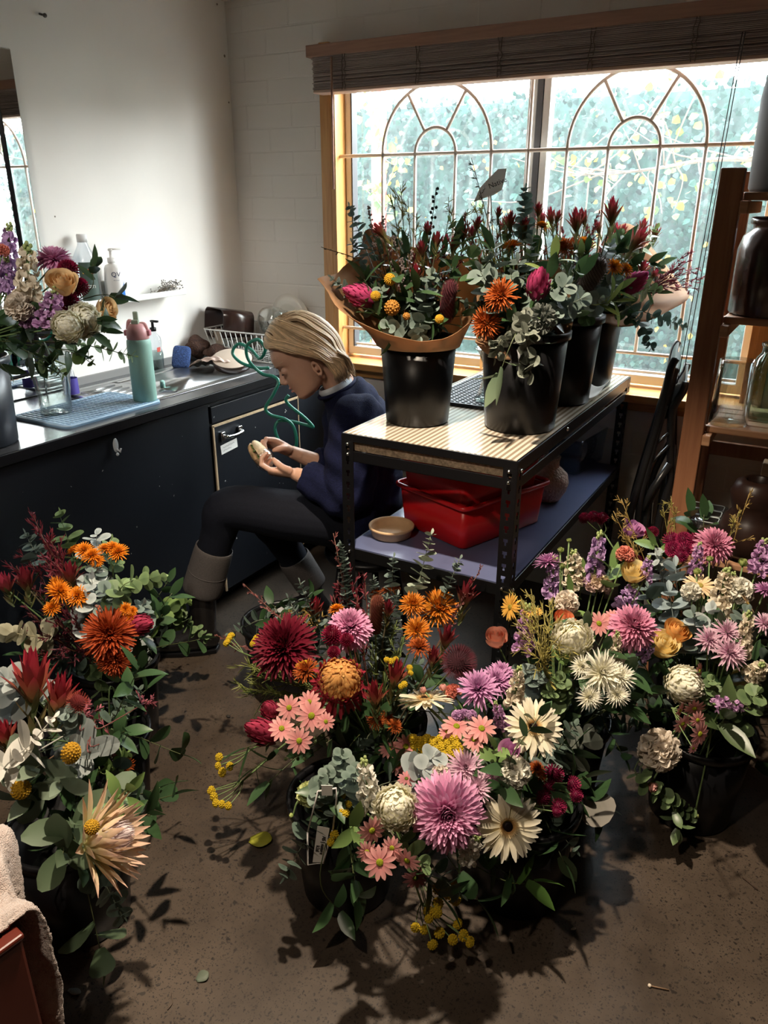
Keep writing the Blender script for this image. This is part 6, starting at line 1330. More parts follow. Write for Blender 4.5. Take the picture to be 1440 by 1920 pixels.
sp('euc', 388, 1196, 'A', 'long trailing gum sprig lying across her boots', .023, .24, OLIVE, via=[(250, 1165, .36), (320, 1155, .31)], z=.20)
sp('euc', 352, 1128, 'A', 'short green gum sprig above the trailing one', .023, .12, GRN, via=[(270, 1165, .38)], z=.36)
sp('euc', 196, 1340, 'A', 'olive gum sprig hanging down below the rusty red flowers', .032, .20, OLIVE, via=[(190, 1270, .30)], z=.20)
sp('glossy', 290, 1195, 'A', 'single narrow green leaf below the crimson protea bud', .03, .07, GRN, via=[(240, 1200, .34)], z=.34)
sp('pair', 262, 1225, 'A', 'silver gum tip catching light over the concrete', .026, .10, SILV, via=[(225, 1240, .3)], z=.25)
sp('euc', 5, 1185, 'A', 'string of cream-green gum leaves at the frame edge', .026, .20, ((.30, .28, .18), (.42, .40, .28)), lift=1.02, via=[(55, 1192)])
# ---------------------------------------------------------------- B: leucadendrons by the box
f('leuca_open', 60, 1268, 112, 'B', 'largest red leucadendron standing above the pale leaf spray', n=(.05, .25, 1), stretch=1.25)
f('leuca_open', 112, 1300, 86, 'B', 'red and green leucadendron close behind the largest one', n=(.25, .2, 1), stretch=1.2)
f('leuca_open', 8, 1375, 70, 'B', 'red leucadendron cut by the frame edge above the towel', n=(-.1, .3, 1))
sp('pair', 100, 1345, 'B', 'pale whitish leaf spray crossing the leucadendron stems', .021, .17, PALE, lift=1.1, via=[(15, 1440), (60, 1392)])
sp('euc', 8, 1272, 'B', 'grey-white gum leaves at the frame edge beside the largest leucadendron', .040, .12, SILV, lift=1.05)
sp('pair', 150, 1420, 'B', 'silver leaf spray around the oval yellow flower', .022, .13, SILV)
sp('euc', 125, 1335, 'B', 'small blue-green gum tip beside the bristly red flower', .020, .08, GREY, lift=1.05)
f('oval_billy', 133, 1412, 34, 'B', 'egg-shaped mustard yellow flower head leaning right', n=(.35, .3, .9), lift=1.1)
f('billy', 39, 1480, 35, 'B', 'round mustard yellow billy button just above the towel', n=(.1, .5, .9), lift=1.12)
f('pin_red', 146, 1318, 40, 'B', 'bristly dark red flower beside the hanging olive gum', n=(0, .4, 1), stretch=1.5)
for i, (x, y, v) in enumerate(((287, 1309, (190, 1365)), (228, 1372, (170, 1400)), (220, 1385, (165, 1410)), (165, 1320, (150, 1370)))): sp('twig', x, y, 'B', ('long red twig reaching out over the floor', 'short red twig below the long one', 'lowest red twig beside the oval yellow flower', 'upright red twig beside the bristly flower')[i], .05, .17, ((.20, .04, .06), (.34, .10, .12)), via=[v], z=(.30, .30, .28, .42)[i])
sp('euc', 238, 1410, 'B', 'small bright green gum sprig near the rust flower', .018, .10, GRN, via=[(190, 1450, .30)], z=.30)
f('rust', 236, 1434, 30, 'B', 'small rust orange flower hanging over the dark floor', n=(.5, .7, .2), z=.27)
for x, y, r, lab in ((66, 1440, .048, 'big olive leaf spray behind the round yellow billy button'), (50, 1500, .045, 'grey-green leaves below the round yellow billy button'), (20, 1430, .040, 'dark leaves beside the pale leaf spray'), (110, 1470, .036, 'olive leaves between the two yellow flowers')): sp('broad', x, y, 'B', lab, r, .09, ((.12, .16, .11), (.19, .24, .17)))
sp('berry', 35, 1460, 'B', 'little reddish gum buds beside the round yellow billy button', .025, .04, ((.20, .10, .07), (.28, .10, .09)), lift=1.08)
f('carnation', 222, 1335, 26, 'B', 'small pinkish grey flower hanging against the dark floor', z=.25, n=(.4, .8, .2))
# ---------------------------------------------------------------- K: the king protea
f('king', 200, 1572, 178, 'K', 'huge pale green and pink king protea lit at the floor edge', n=(1.0, -.02, .35), stemr=.008, lift=1.0)
f('billy', 172, 1551, 27, 'K', 'small yellow billy button in front of the king protea', n=(.1, .5, 1), lift=1.28)
sp('glossy', 240, 1480, 'K', 'green leaves behind the king protea', .030, .12, GRN, lift=1.0)
for x, y, z_, lab in ((118, 1600, .40, 'dull green leaf beside the towel edge under the king protea'), (140, 1545, .44, 'dark leaves left of the king protea'), (190, 1790, .10, 'large dark leaf drooping near the floor by the towel'), (215, 1500, .40, 'dark leaves above the king protea')): sp('broad', x, y, 'K', lab, .045, .09, ((.05, .08, .04), (.10, .14, .08)), z=z_)
# ---------------------------------------------------------------- C: natives in front of the bench
f('mum_dark', 533, 1213, 118, 'C', 'very dark red spider chrysanthemum nearest the bright concrete', n=(-.25, .55, .65))
f('mum_pink', 656, 1178, 82, 'C', 'candy pink chrysanthemum among the dark natives', n=(.05, .45, .8))
for x, y, d_, lab in ((622, 1192, 38, 'dark maroon pompon tucked left of the candy pink flower'), (650, 1200, 26, 'small maroon pompon under the candy pink flower'), (626, 1223, 24, 'lowest small maroon pompon above the bronze flower')): f('pom', x, y, d_, 'C', lab, lift=1.06)
f('mum_bronze', 637, 1278, 112, 'C', 'large bronze and crimson incurved chrysanthemum', n=(.12, .55, .75), lift=1.05)
f('spray_orange', 631, 1143, 30, 'C', 'small orange flower below the dark red twigs', lift=.98)
f('rust', 574, 1258, 46, 'C', 'brownish rust flower beside the bronze chrysanthemum')
f('leuca', 591, 1140, 48, 'C', 'pinkish red leucadendron bud left of the dark twigs', n=(.1, .3, 1), stretch=1.2)
s('daisy', [(584, 1342, 56), (542, 1327, 46), (528, 1366, 48), (561, 1389, 48), (580, 1316, 42), (611, 1353, 34)], 'C', 'salmon pink spray daisy with green centres, in the full light left of the front bouquet', n=(-.1, .75, .6), lift=1.12)
f('protea_dark', 490, 1370, 54, 'C', 'crimson protea bud left of the salmon daisies', n=(-.5, .45, .6), stretch=1.4, lift=1.02)
f('protea_dark', 505, 1330, 38, 'C', 'small crimson protea half hidden above the other bud', n=(-.3, .4, .8), lift=.98)
s('tansy', [(425, 1206, 13), (433, 1193, 14), (429, 1199, 12)], 'C', 'yellow tansy tip furthest left against the pale concrete', z=.37)
s('tansy', [(474, 1207, 12), (482, 1196, 14), (478, 1201, 12)], 'C', 'yellow tansy tip beside the dark red spider flower', z=.40)
s('tansy', [(560, 1249, 11), (567, 1246, 12), (573, 1243, 10)], 'C', 'yellow tansy tip above the rust flower', lift=1.02)
s('tansy', [(411, 1420, 15), (409, 1436, 13), (431, 1437, 15), (417, 1448, 16)], 'C', 'yellow tansy sprig hanging over the floor, the upper of two', z=.22)
s('tansy', [(397, 1482, 15), (401, 1494, 15), (394, 1483, 12), (416, 1508, 14), (428, 1511, 14), (405, 1506, 14)], 'C', 'yellow tansy sprig hanging over the floor, the lower of two', z=.18)
for x, y, z_ in ((452, 1242, .42), (446, 1288, .36), (470, 1292, .38), (500, 1205, .45), (490, 1260, .42), (515, 1300, .40), (462, 1262, .38)): sp('needle', x, y, 'C', 'yellow-green needle foliage fanning out left of the bronze flower', .07, .15, ((.13, .15, .03), (.22, .24, .07)), z=z_, group='needle foliage left of the bronze flower')
for x, y, z_ in ((735, 1190, .52), (705, 1225, .50), (748, 1215, .50), (720, 1260, .48)): sp('needle', x, y, 'C', 'green needle foliage right of the bronze flower', .07, .14, ((.11, .15, .04), (.2, .25, .08)), z=z_, group='needle foliage right of the bronze flower')
for x, y in ((655, 1068), (684, 1085), (640, 1095), (668, 1110), (625, 1115)): sp('twig', x, y, 'C', 'dark red fine-leaved twig behind the candy pink flower', .06, .20, RED2, lift=1.05, group='red twigs behind the candy pink flower')
for x, y, lab in ((625, 1000, 'tallest thin red twig in front of the black bench leg'), (456, 1094, 'bare reddish twig arching over the bright concrete'), (402, 1190, 'thin reddish twig pointing at the trailing gum sprig'), (905, 1060, 'dark red twig in front of the slotted bench leg')): sp('twig', x, y, 'C', lab, .035, .22, ((.16, .05, .05), (.26, .10, .09)), lift=1.25 if x == 625 else 1.1, z=None if x in (625, 905) else .46 if x == 456 else .36)
for x, y, r, lab in ((637, 1020, .014, 'slender blue-grey gum sprig reaching up towards the plant saucer'), (700, 1085, .015, 'blue-grey gum sprig below the plant saucer'), (725, 1120, .015, 'blue-grey gum sprig just behind the rust banksia'), (808, 1002, .022, 'tall pale gum sprig in front of the red crates'), (738, 1045, .018, 'gum sprig leaning in front of the bench shelf'), (862, 1048, .017, 'gum sprig beside the slotted bench leg'), (562, 1092, .017, 'gum sprig near the stool, pale green'), (540, 1122, .020, 'short gum sprig close to the bucket rim')): sp('baby' if x in (637, 700, 725) else 'euc', x, y, 'C', lab, r, .20, GREY if x != 808 else ((.22, .27, .20), (.33, .38, .30)), lift=1.18 if y < 1060 else 1.05)
sp('baby', 745, 1116, 'C', 'upright column of small round blue-grey gum leaves beside the orange spiders', .020, .26, ((.17, .22, .20), (.27, .33, .30)), lift=1.02)
f('spider_orange', 774, 1134, 46, 'C', 'orange spider chrysanthemum beside the gum column, the upper small one', n=(0, .6, .7))
f('spider_orange', 821, 1141, 70, 'C', 'largest orange spider chrysanthemum under the bench shelf', n=(.05, .6, .7))
f('spider_orange', 782, 1182, 48, 'C', 'orange spider chrysanthemum in the middle beside the gum column', n=(0, .6, .6))
f('rust', 785, 1215, 42, 'C', 'darker orange flower lowest beside the gum column')
s('rust', [(728, 1109, 26), (703, 1114, 22), (742, 1104, 18)], 'C', 'dark orange spray above the rust banksia')
f('banksia_rust', 706, 1152, 38, 'C', 'rust brown banksia cone standing behind the bronze flower', n=(.05, .2, 1), stretch=2.0)
f('pincushion', 860, 1242, 66, 'C', 'dark maroon pincushion flower in the shade near the bench leg', n=(.2, .6, .6))
for x, y, d_, n_, lab in ((875, 1112, 58, (.25, .2, 1), 'dark red leucadendron under the bench shelf near the leg'), (742, 1262, 62, (.15, .3, 1), 'glossy red leucadendron right of the bronze flower'), (702, 1300, 58, (-.1, .3, 1), 'red leucadendron below the bronze flower'), (838, 1193, 52, (.2, .3, 1), 'red leucadendron below the largest orange spider'), (728, 1140, 38, (.1, .3, 1), 'dark leucadendron behind the rust banksia'), (812, 1230, 46, (.1, .4, 1), 'shaded leucadendron left of the maroon pincushion')): f('leuca' if x in (742, 702) else 'leuca_dark', x, y, d_, 'C', lab, n=n_, stretch=1.2)
for hd, lab in (([(733, 1240, 12), (742, 1236, 10), (725, 1237, 10)], 'yellow tansy tip behind the red leucadendron'), ([(768, 1252, 11), (770, 1262, 10)], 'pair of yellow tansy heads right of the red leucadendron'), ([(758, 1283, 12), (752, 1287, 10)], 'yellow tansy heads above the side-on gerbera')): s('tansy', hd, 'C', lab, lift=1.02)
s('rust', [(705, 1352, 30), (725, 1345, 26), (740, 1362, 28)], 'C', 'orange spray flowers low behind the salmon daisies', z=.42)
for x, y in ((600, 1180), (585, 1175), (560, 1180), (610, 1170)): sp('twig', x, y, 'C2', 'dried golden foliage lying over the black bucket rim', .06, .16, GOLDEN, lift=1.0, group='dried golden foliage at the bucket rim')
for x, y, z_, lab in ((455, 1405, .28, 'dark green leaves under the crimson protea bud'), (470, 1445, .24, 'long dark leaf pointing left above the tansy sprigs'), (500, 1470, .26, 'dark leaves beside the name tag bucket'), (490, 1300, .36, 'green leaf behind the crimson protea buds')): sp('long', x, y, 'C', lab, .042, .10, DKG if x != 490 else GRN, z=z_)
sp('berry', 545, 1425, 'C', 'green budded sprig in the shade below the salmon daisies', .03, .12, ((.06, .09, .03), (.12, .16, .06)), z=.36)
# ---------------------------------------------------------------- D and H: the bright front bouquets
f('mum_white', 742, 1514, 100, 'D', 'creamy white incurved chrysanthemum in the front bouquet', n=(-.12, .72, .62))
f('mum_pink', 838, 1523, 138, 'D', 'largest orchid pink chrysanthemum in the front bouquet', n=(.0, .85, .5), lift=1.02)
f('gerbera', 952, 1549, 122, 'D', 'cream gerbera with a dark eye facing the door', n=(.12, .88, .42), lift=1.0)
s('daisy', [(697, 1557, 52), (712, 1617, 60), (763, 1613, 52), (688, 1597, 40), (735, 1590, 42)], 'D', 'salmon daisies with green centres below the creamy white chrysanthemum', n=(-.1, .9, .3), lift=1.03)
f('daisy_dark', 779, 1646, 48, 'D', 'dim salmon daisy hanging lowest in the front bouquet', n=(.1, .95, .05), z=.25)
s('daisy', [(761, 1400, 48), (747, 1432, 44), (729, 1405, 38)], 'H', 'salmon daisies behind the creamy white chrysanthemum', n=(.1, .5, .8))
f('daisy_dark', 762, 1460, 32, 'D', 'dull pink daisy just above the creamy white chrysanthemum', lift=.95)
f('ruffle_green', 580, 1489, 50, 'D', 'lime green lisianthus over the name tag', n=(-.3, .5, .8), z=.36, name='lisianthus')
f('lisianthus', 613, 1500, 46, 'D', 'greenish cream lisianthus beside the lime green one', n=(-.1, .45, .9), z=.36)
f('bud_green', 546, 1529, 12, 'D', 'tiny green lisianthus bud over the bucket rim', n=(-1, .2, .1), z=.30)
f('stock_white', 690, 1475, 62, 'D', 'white stock spike left of the creamy white chrysanthemum', n=(-.15, .3, 1), stretch=1.5)
for x, y, lab in ((640, 1415, 'grey-green gum leaves behind the white stock'), (615, 1450, 'round grey gum leaves above the lime green lisianthus'), (600, 1470, 'low grey gum leaves over the bucket rim'), (668, 1445, 'round gum leaves beside the white stock tip')): sp('euc', x, y, 'D', lab, .024, .12, ((.09, .13, .10), (.15, .20, .16)))
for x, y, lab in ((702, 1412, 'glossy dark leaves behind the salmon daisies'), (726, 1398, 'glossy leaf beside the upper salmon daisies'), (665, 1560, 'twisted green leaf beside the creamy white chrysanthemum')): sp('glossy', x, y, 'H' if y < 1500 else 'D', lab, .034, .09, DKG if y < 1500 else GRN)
s('tansy', [(642, 1490, 15), (637, 1510, 15), (653, 1508, 13), (648, 1525, 15), (639, 1522, 13)], 'D', 'yellow tansy beside the greenish cream lisianthus', z=.38)
s('tansy', [(627, 1565, 16), (620, 1579, 14), (637, 1580, 15)], 'D', 'yellow tansy hanging inside the tagged bucket rim', z=.29)
sp('euc', 797, 1625, 'D', 'small round gum sprig under the orchid pink chrysanthemum', .022, .09, OLIVE, lift=1.02)
f('stock_white', 884, 1590, 50, 'D', 'white stock low between the orchid pink flower and the gerbera', n=(.15, .6, .6), stretch=1.25, lift=.96)
s('tansy', [(820, 1666, 19), (854, 1660, 18), (840, 1675, 20), (854, 1688, 18), (821, 1694, 20), (803, 1708, 18), (819, 1711, 19), (804, 1723, 15)], 'D', 'yellow tansy sprig trailing down the front of the bucket, upper part', z=.19)
s('tansy', [(779, 1739, 17), (796, 1743, 17), (824, 1749, 19), (858, 1732, 18), (849, 1762, 18), (869, 1754, 19), (881, 1766, 18), (811, 1771, 18)], 'D', 'yellow tansy sprig trailing lowest, nearest the floor', z=.13)
sp('glossy', 1008, 1652, 'D', 'broad glossy leaf lit at its base, lowest right of the front bouquet', .042, .06, ((.04, .09, .02), (.07, .14, .03)), via=[(920, 1640, .22)], z=.20)
sp('glossy', 905, 1700, 'D', 'dark glossy leaves beside the trailing tansy', .045, .10, DKG, z=.16)
sp('glossy', 640, 1715, 'D', 'dark narrow leaf drooping below the tagged bucket', .035, .06, DKG, via=[(600, 1640, .22)], z=.10)
f('gerbera', 796, 1312, 108, 'H', 'cream gerbera seen from the side on a straight stem', n=(-.05, -.34, .9), lift=1.12, stemr=.0035)
f('gerbera', 1000, 1364, 106, 'H', 'cream gerbera with a leafy twig across it', n=(.15, .62, .72), lift=1.0)
sp('glossy', 1018, 1335, 'H', 'glossy leaf twig crossing the second cream gerbera', .024, .10, DKG, lift=1.14, via=[(955, 1430)])
for x, y, lab in ((960, 1435, 'glossy dark leaves below the second cream gerbera'), (925, 1398, 'broad green leaf left of the second cream gerbera'), (885, 1420, 'dark leaves behind the pale pink flowers'), (940, 1470, 'shiny leaf over the white ruffled flower')): sp('glossy', x, y, 'H', lab, .036, .09, DKG if x != 925 else GRN, lift=1.03)
f('bud_pink', 794, 1293, 16, 'H', 'small pink bud just above the side-on gerbera', lift=1.16)
f('ruffle_salmon', 850, 1298, 34, 'H', 'coral carnation right of the side-on gerbera', lift=1.02, name='carnation')
f('bud_pink', 830, 1289, 20, 'H', 'pale pink carnation bud beside the coral carnation', lift=1.02)
f('mum_lilac', 897, 1292, 74, 'H', 'mauve-pink chrysanthemum, the front one of three near the bench leg', n=(-.1, .45, .8), lift=1.06)
f('mum_lilac', 930, 1278, 60, 'E', 'mauve-pink chrysanthemum behind the front one of three', n=(.1, .4, .8), z=.50)
f('mum_lilac', 940, 1262, 48, 'E', 'mauve-pink chrysanthemum hindmost of the three', n=(.1, .3, .9), z=.50)
f('stock_cream', 968, 1290, 46, 'H', 'cream stock beside the mauve-pink chrysanthemums', n=(.1, .3, 1), stretch=1.5)
s('ruffle_lilac', [(858, 1343, 26), (884, 1341, 22), (870, 1338, 20)], 'H', 'lilac florets above the salmon daisies', name='stock_flower')
f('stock_mauve', 936, 1342, 34, 'H', 'purple stock in the shade left of the second gerbera', stretch=1.6, lift=.95)
s('daisy', [(856, 1362, 54), (903, 1366, 54), (889, 1386, 46), (838, 1372, 30)], 'H', 'salmon daisies between the side-on gerbera and the tansy', n=(.0, .4, .85), lift=1.02)
s('tansy', [(775+13*(k % 7)+3*(k//7), 1386+9*(k//7)+(k % 2)*4, 18) for k in range(28)], 'H', 'dense flat head of yellow tansy behind the pale pink flowers', n=(.0, .4, .9), lift=1.0)
for x, y, d_, lab in ((872, 1440, 72, 'pale pink chrysanthemum at the back of the front bouquet'), (921, 1457, 46, 'small pale pink chrysanthemum nearest the white ruffled flower'), (893, 1478, 60, 'pale pink chrysanthemum touching the orchid pink one')): f('mum_pale', x, y, d_, 'D', lab, n=(.1, .6, .75), lift=1.0)
f('ruffle_white', 966, 1447, 62, 'H', 'white ruffled stock behind the shiny leaves', lift=.98, name='stock_flower', n=(.2, .6, .5))
f('bell', 957, 1408, 34, 'H', 'white open petals just under the second gerbera', lift=1.0)
for x, y, lab in ((800, 1440, 'silver gum leaves above the orchid pink chrysanthemum'), (815, 1418, 'silver gum leaf pair in front of the tansy')): sp('euc', x, y, 'D', lab, .026, .06, SILV, lift=1.04)
f('carnation', 826, 1448, 34, 'D', 'white petals peeping behind the silver gum leaves', lift=.98)
for hd, lab in (([(1038, 1452, 38), (1030, 1475, 26)], 'dark red pompons right of the cream gerbera'), ([(1074, 1470, 30), (1080, 1491, 26)], 'pair of dark red pompons on the furthest stem'), ([(1047, 1512, 30), (1043, 1522, 20)], 'lowest dark red pompon right of the cream gerbera'), ([(1017, 1496, 28)], 'shaded dark red pompon beside the gum leaf')): s('pom_red', hd, 'H', lab, z=.36, n=(.7, .5, .4))
s('rust', [(1006, 1440, 26), (1015, 1455, 20)], 'H', 'faded peach spray above the dark red pompons', z=.38)
sp('euc', 1104, 1512, 'H', 'large dim gum leaf over the dark floor', .042, .04, ((.16, .15, .12), (.22, .20, .17)), via=[(1030, 1480, .30)], z=.22)
for x, y, lab in ((1108, 1383, 'cluster of large grey gum leaves in the shade'), (1060, 1428, 'dim grey gum leaves below the cluster')): sp('euc', x, y, 'H', lab, .040, .11, ((.17, .19, .16), (.24, .26, .22)), z=.33)
sp('broad', 1004, 1512, 'H', 'round green leaf behind the cream gerbera', .030, .05, ((.14, .18, .12), (.22, .27, .18)), z=.31)
sp('euc', 1028, 1420, 'H', 'upright dim gum leaf behind the dark red pompons', .03, .05, GREY, z=.37)
# ---------------------------------------------------------------- E: pastels beside the bench leg
f('gerbera_gold', 957, 1138, 50, 'E', 'golden gerbera facing the bench leg', n=(-.9, .35, .3), lift=1.1)
f('gerbera_gold', 998, 1147, 40, 'E', 'golden gerbera seen edge-on beside the needle foliage', n=(.0, -.05, 1), lift=1.08)
f('rose_peach', 930, 1196, 44, 'E', 'peach pink rose bud against the dark bench leg', n=(-.2, .25, 1), z=.55)
f('rose_coral', 1058, 1164, 42, 'E', 'coral tulip-shaped rose behind the white chrysanthemum', n=(.1, .2, 1), lift=.98)
for x, y, d_, k, lab, st in ((985, 1180, 50, 'stock_mauve', 'mauve stock beside the needle foliage', 1.6), (1036, 1085, 44, 'stock_lilac', 'lilac stock below the bench shelf edge', 1.5), (1028, 1055, 52, 'mum_lilac', 'mauve chrysanthemum tucked under the bench shelf', 1), (1118, 1052, 50, 'stock_lilac', 'tall lilac stock beside the cream one', 1.8), (1075, 1068, 54, 'stock_cream', 'creamy white stock with green buds above it', 1.1), (1122, 1096, 58, 'ruffle_cream', 'cream ruffled flower with a mauve edge under the lilac stock', .8), (1063, 1130, 48, 'carnation', 'beige ruffled flower in the shade', 1.1), (1178, 1122, 54, 'stock_lilac', 'lilac stock right above the rose-pink chrysanthemum', .9), (1213, 1067, 32, 'stock_lilac', 'small lilac stock beside the yellow rose', 1.3), (1154, 1215, 34, 'stock_cream', 'slim cream stock beside the rose-pink chrysanthemum', 1.6), (1213, 1220, 34, 'stock_lilac', 'purple florets left of the yellow rose', 1)): f(k, x, y, d_, 'E', lab, stretch=st, n=None if st < 1.3 else (.05, .35, 1))
for x, y, d_, lab in ((1051, 1031, 15, 'green lisianthus bud standing by the bench shelf'), (1067, 1013, 11, 'highest thin lisianthus bud by the bench shelf'), (1068, 1051, 15, 'green lisianthus bud above the creamy stock'), (1054, 1060, 18, 'fat pale lisianthus bud left of the creamy stock')): f('bud_green', x, y, d_, 'E', lab, n=(0, .1, 1), lift=1.06)
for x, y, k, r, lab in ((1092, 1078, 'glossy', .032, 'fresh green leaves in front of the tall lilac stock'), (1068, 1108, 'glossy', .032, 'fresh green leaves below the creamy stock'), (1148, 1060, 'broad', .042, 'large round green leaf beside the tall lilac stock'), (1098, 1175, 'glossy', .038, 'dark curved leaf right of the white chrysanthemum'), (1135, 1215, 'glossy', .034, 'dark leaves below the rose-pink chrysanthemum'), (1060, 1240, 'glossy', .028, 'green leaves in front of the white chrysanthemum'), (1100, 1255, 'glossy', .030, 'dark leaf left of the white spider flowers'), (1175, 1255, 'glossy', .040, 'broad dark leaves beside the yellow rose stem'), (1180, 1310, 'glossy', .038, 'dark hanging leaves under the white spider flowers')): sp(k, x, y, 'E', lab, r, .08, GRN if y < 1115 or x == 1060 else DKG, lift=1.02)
f('rose_yellow', 1187, 1073, 46, 'E', 'butter yellow rose beside the large round leaf', n=(0, .4, 1), lift=1.02)
f('mum_rose', 1187, 1176, 86, 'E', 'rose-pink round chrysanthemum in the middle of the pastels', n=(.0, .55, .7), lift=1.08)
s('daisy', [(1123, 1169, 44), (1148, 1158, 32)], 'E', 'salmon daisies left of the rose-pink chrysanthemum', n=(.1, .7, .6))
f('mum_white', 1073, 1200, 92, 'E', 'white round chrysanthemum behind the needle foliage', n=(-.05, .5, .75))
s('spider_white', [(1127, 1262, 86), (1092, 1250, 44), (1162, 1270, 56), (1105, 1307, 48), (1157, 1302, 46)], 'E', 'white spidery chrysanthemum spray in the full light', n=(.05, .7, .6), lift=1.05)
for x, y in ((1000, 1116), (1040, 1130), (985, 1140), (1022, 1150), (965, 1112), (1060, 1180)): sp('needle', x, y, 'E', 'olive needle foliage in front of the white chrysanthemum', .06, .19, GOLD, lift=1.12, via=[(1018, 1245)], group='olive needle foliage in the pastels')
for x, y, lab in ((1010, 1270, 'grey-green gum leaves left of the white spider flowers'), (1050, 1275, 'round olive gum leaves under the white chrysanthemum'), (1035, 1295, 'lime-centred gum tip beside the spider flowers'), (985, 1255, 'blue-grey gum leaves near the cream stock')): sp('euc', x, y, 'E', lab, .026, .10, OLIVE if x in (1050, 1035) else GREY)
for x, y, d_, lab in ((1244, 1210, 54, 'yellow rose in full light at the middle of the pastels'), ): f('rose_yellow', x, y, d_, 'F', lab, n=(.1, .45, 1), lift=1.02)
f('rose_orange', 1268, 1186, 46, 'F', 'apricot orange rose behind the yellow one', n=(.3, .3, 1), lift=.98)
for x, y in ((1096, 972), (1113, 968), (1129, 971)): pass
s('pom', [(1096, 972, 22), (1113, 969, 22), (1129, 972, 24)], 'G', 'three crimson heads hanging over the bench shelf edge', z=.62)
# ---------------------------------------------------------------- F and G: pastels in front of the rack
s('pom_red', [(1258, 1012, 30), (1282, 1012, 30), (1262, 1030, 30), (1284, 1030, 28), (1302, 1013, 28), (1276, 1041, 26)], 'G', 'cluster of crimson pompons below the wooden rack', n=(0, .6, .7), lift=1.0)
f('mum_rose', 1338, 1023, 72, 'G', 'dusky pink chrysanthemum right of the crimson pompons', n=(.05, .6, .7))
s('pom', [(1224, 998, 22), (1215, 1002, 16)], 'G', 'small maroon heads left of the crimson pompons')
f('pom', 1193, 1050, 22, 'G', 'single maroon head behind the butter yellow rose', lift=.95)
f('bell', 1187, 994, 38, 'G', 'orchid pink open flower near the folded chairs', n=(.4, .3, .8), lift=1.05)
f('ruffle_salmon', 1172, 1040, 36, 'E', 'dull coral flower behind the butter yellow rose', lift=.96, name='carnation')
for x, y, d_, lab in ((1331, 1048, 16, 'green bud under the dusky pink chrysanthemum'), (1307, 1071, 18, 'green bud standing over the cream stocks'), (1394, 1055, 22, 'pale green bud near the frame edge')): f('bud_green', x, y, d_, 'F', lab, n=(0, .1, 1), lift=1.06)
for x, y, d_, k, st, lab in ((1355, 1110, 58, 'stock_cream', 1.3, 'cream stock, tallest in the pastels by the frame edge'), (1386, 1108, 56, 'ruffle_white', 1, 'white ruffled flower touching the tallest cream stock'), (1307, 1050, 34, 'stock_mauve', 1.6, 'shaded purple stock below the dusky pink chrysanthemum'), (1425, 1045, 48, 'stock_mauve', 1.2, 'purple stock in shade at the frame edge'), (1397, 1190, 44, 'stock_cream', 1.7, 'cream stock behind the pale pink trio'), (1420, 1258, 48, 'stock_cream', 1.1, 'dim cream stock at the frame edge by the last yellow rose'), (1372, 1100, 40, 'stock_cream', 1.2, 'beige stock between the white ruffled flower and the rose'), (1372, 1322, 40, 'stock_mauve', 1.4, 'mauve stock lying sideways below the last yellow rose')): f(k, x, y, d_, 'F', lab, stretch=st, n=(.9, .4, -.1) if y == 1322 else (.05, .35, 1) if st >= 1.3 else None, name='stock_flower')
f('gerbera_peach', 1402, 1133, 40, 'F', 'peach gerbera seen edge-on at the frame edge', n=(.8, .2, .6))
f('gerbera_peach', 1312, 1098, 58, 'F', 'pale yellow gerbera half hidden behind a green bud', n=(.0, .3, .9), lift=.97)
f('ruffle_white', 1296, 1110, 40, 'F', 'cream ruffled flower left of the pale yellow gerbera', lift=.97, name='stock_flower')
for x, y, d_, lab in ((1362, 1186, 54, 'pale pink chrysanthemum, uppermost of the trio by the frame edge'), (1328, 1200, 52, 'pale pink chrysanthemum, the trio\'s shaded one'), (1366, 1224, 64, 'pale pink chrysanthemum, lowest and fullest of the trio')): f('mum_pale', x, y, d_, 'F', lab, n=(.1, .55, .75), lift=1.02)
f('mum_pale', 1433, 1170, 46, 'F', 'pale pink chrysanthemum cut by the frame edge', lift=1.0)
f('mum_lilac', 1434, 1108, 42, 'F', 'mauve flower cut by the frame edge', lift=.98)
f('rose_yellow', 1385, 1276, 50, 'F', 'yellow rose leaning out on a bare stem by the frame edge', n=(.75, .5, .35), z=.42, stemr=.003)
f('mum_white', 1278, 1282, 84, 'F', 'creamy incurved chrysanthemum with scale-like petals', n=(.35, .75, .3), lift=1.02, stretch=1.1)
f('daisy', 1311, 1258, 30, 'F', 'single small salmon daisy by the creamy incurved flower', n=(.7, .6, .2))
s('daisy', [(1302, 1328, 40), (1280, 1357, 40), (1312, 1376, 46), (1275, 1332, 32), (1300, 1403, 24), (1308, 1350, 32)], 'F', 'salmon daisy spray hanging below the creamy incurved flower', n=(.3, .9, .1), z=.43)
f('carnation', 1236, 1406, 84, 'F', 'cream ruffled carnation hanging lowest over the dark floor', n=(.1, .9, .35), z=.30, stretch=.85)
sp('glossy', 1170, 1420, 'E', 'dark stem and leaves left of the hanging carnation', .026, .10, DKG, z=.26)
sp('euc', 1303, 1530, 'F', 'trailing lisianthus stem with small green leaves, nearest the lit concrete', .020, .22, OLIVE, via=[(1195, 1430, .26), (1225, 1480, .20)], z=.10)
sp('glossy', 1272, 1560, 'F', 'olive leaves at the end of the trailing stem', .026, .10, OLIVE, via=[(1200, 1440, .24), (1255, 1500, .18)], z=.08)
f('bud_pink', 1224, 1476, 24, 'F', 'pink lisianthus bud on the trailing stem', n=(.3, .8, -.2), z=.22)
f('bud_green', 1306, 1529, 12, 'F', 'yellow-green bud at the tip of the trailing stem', n=(1, .3, .1), z=.10)
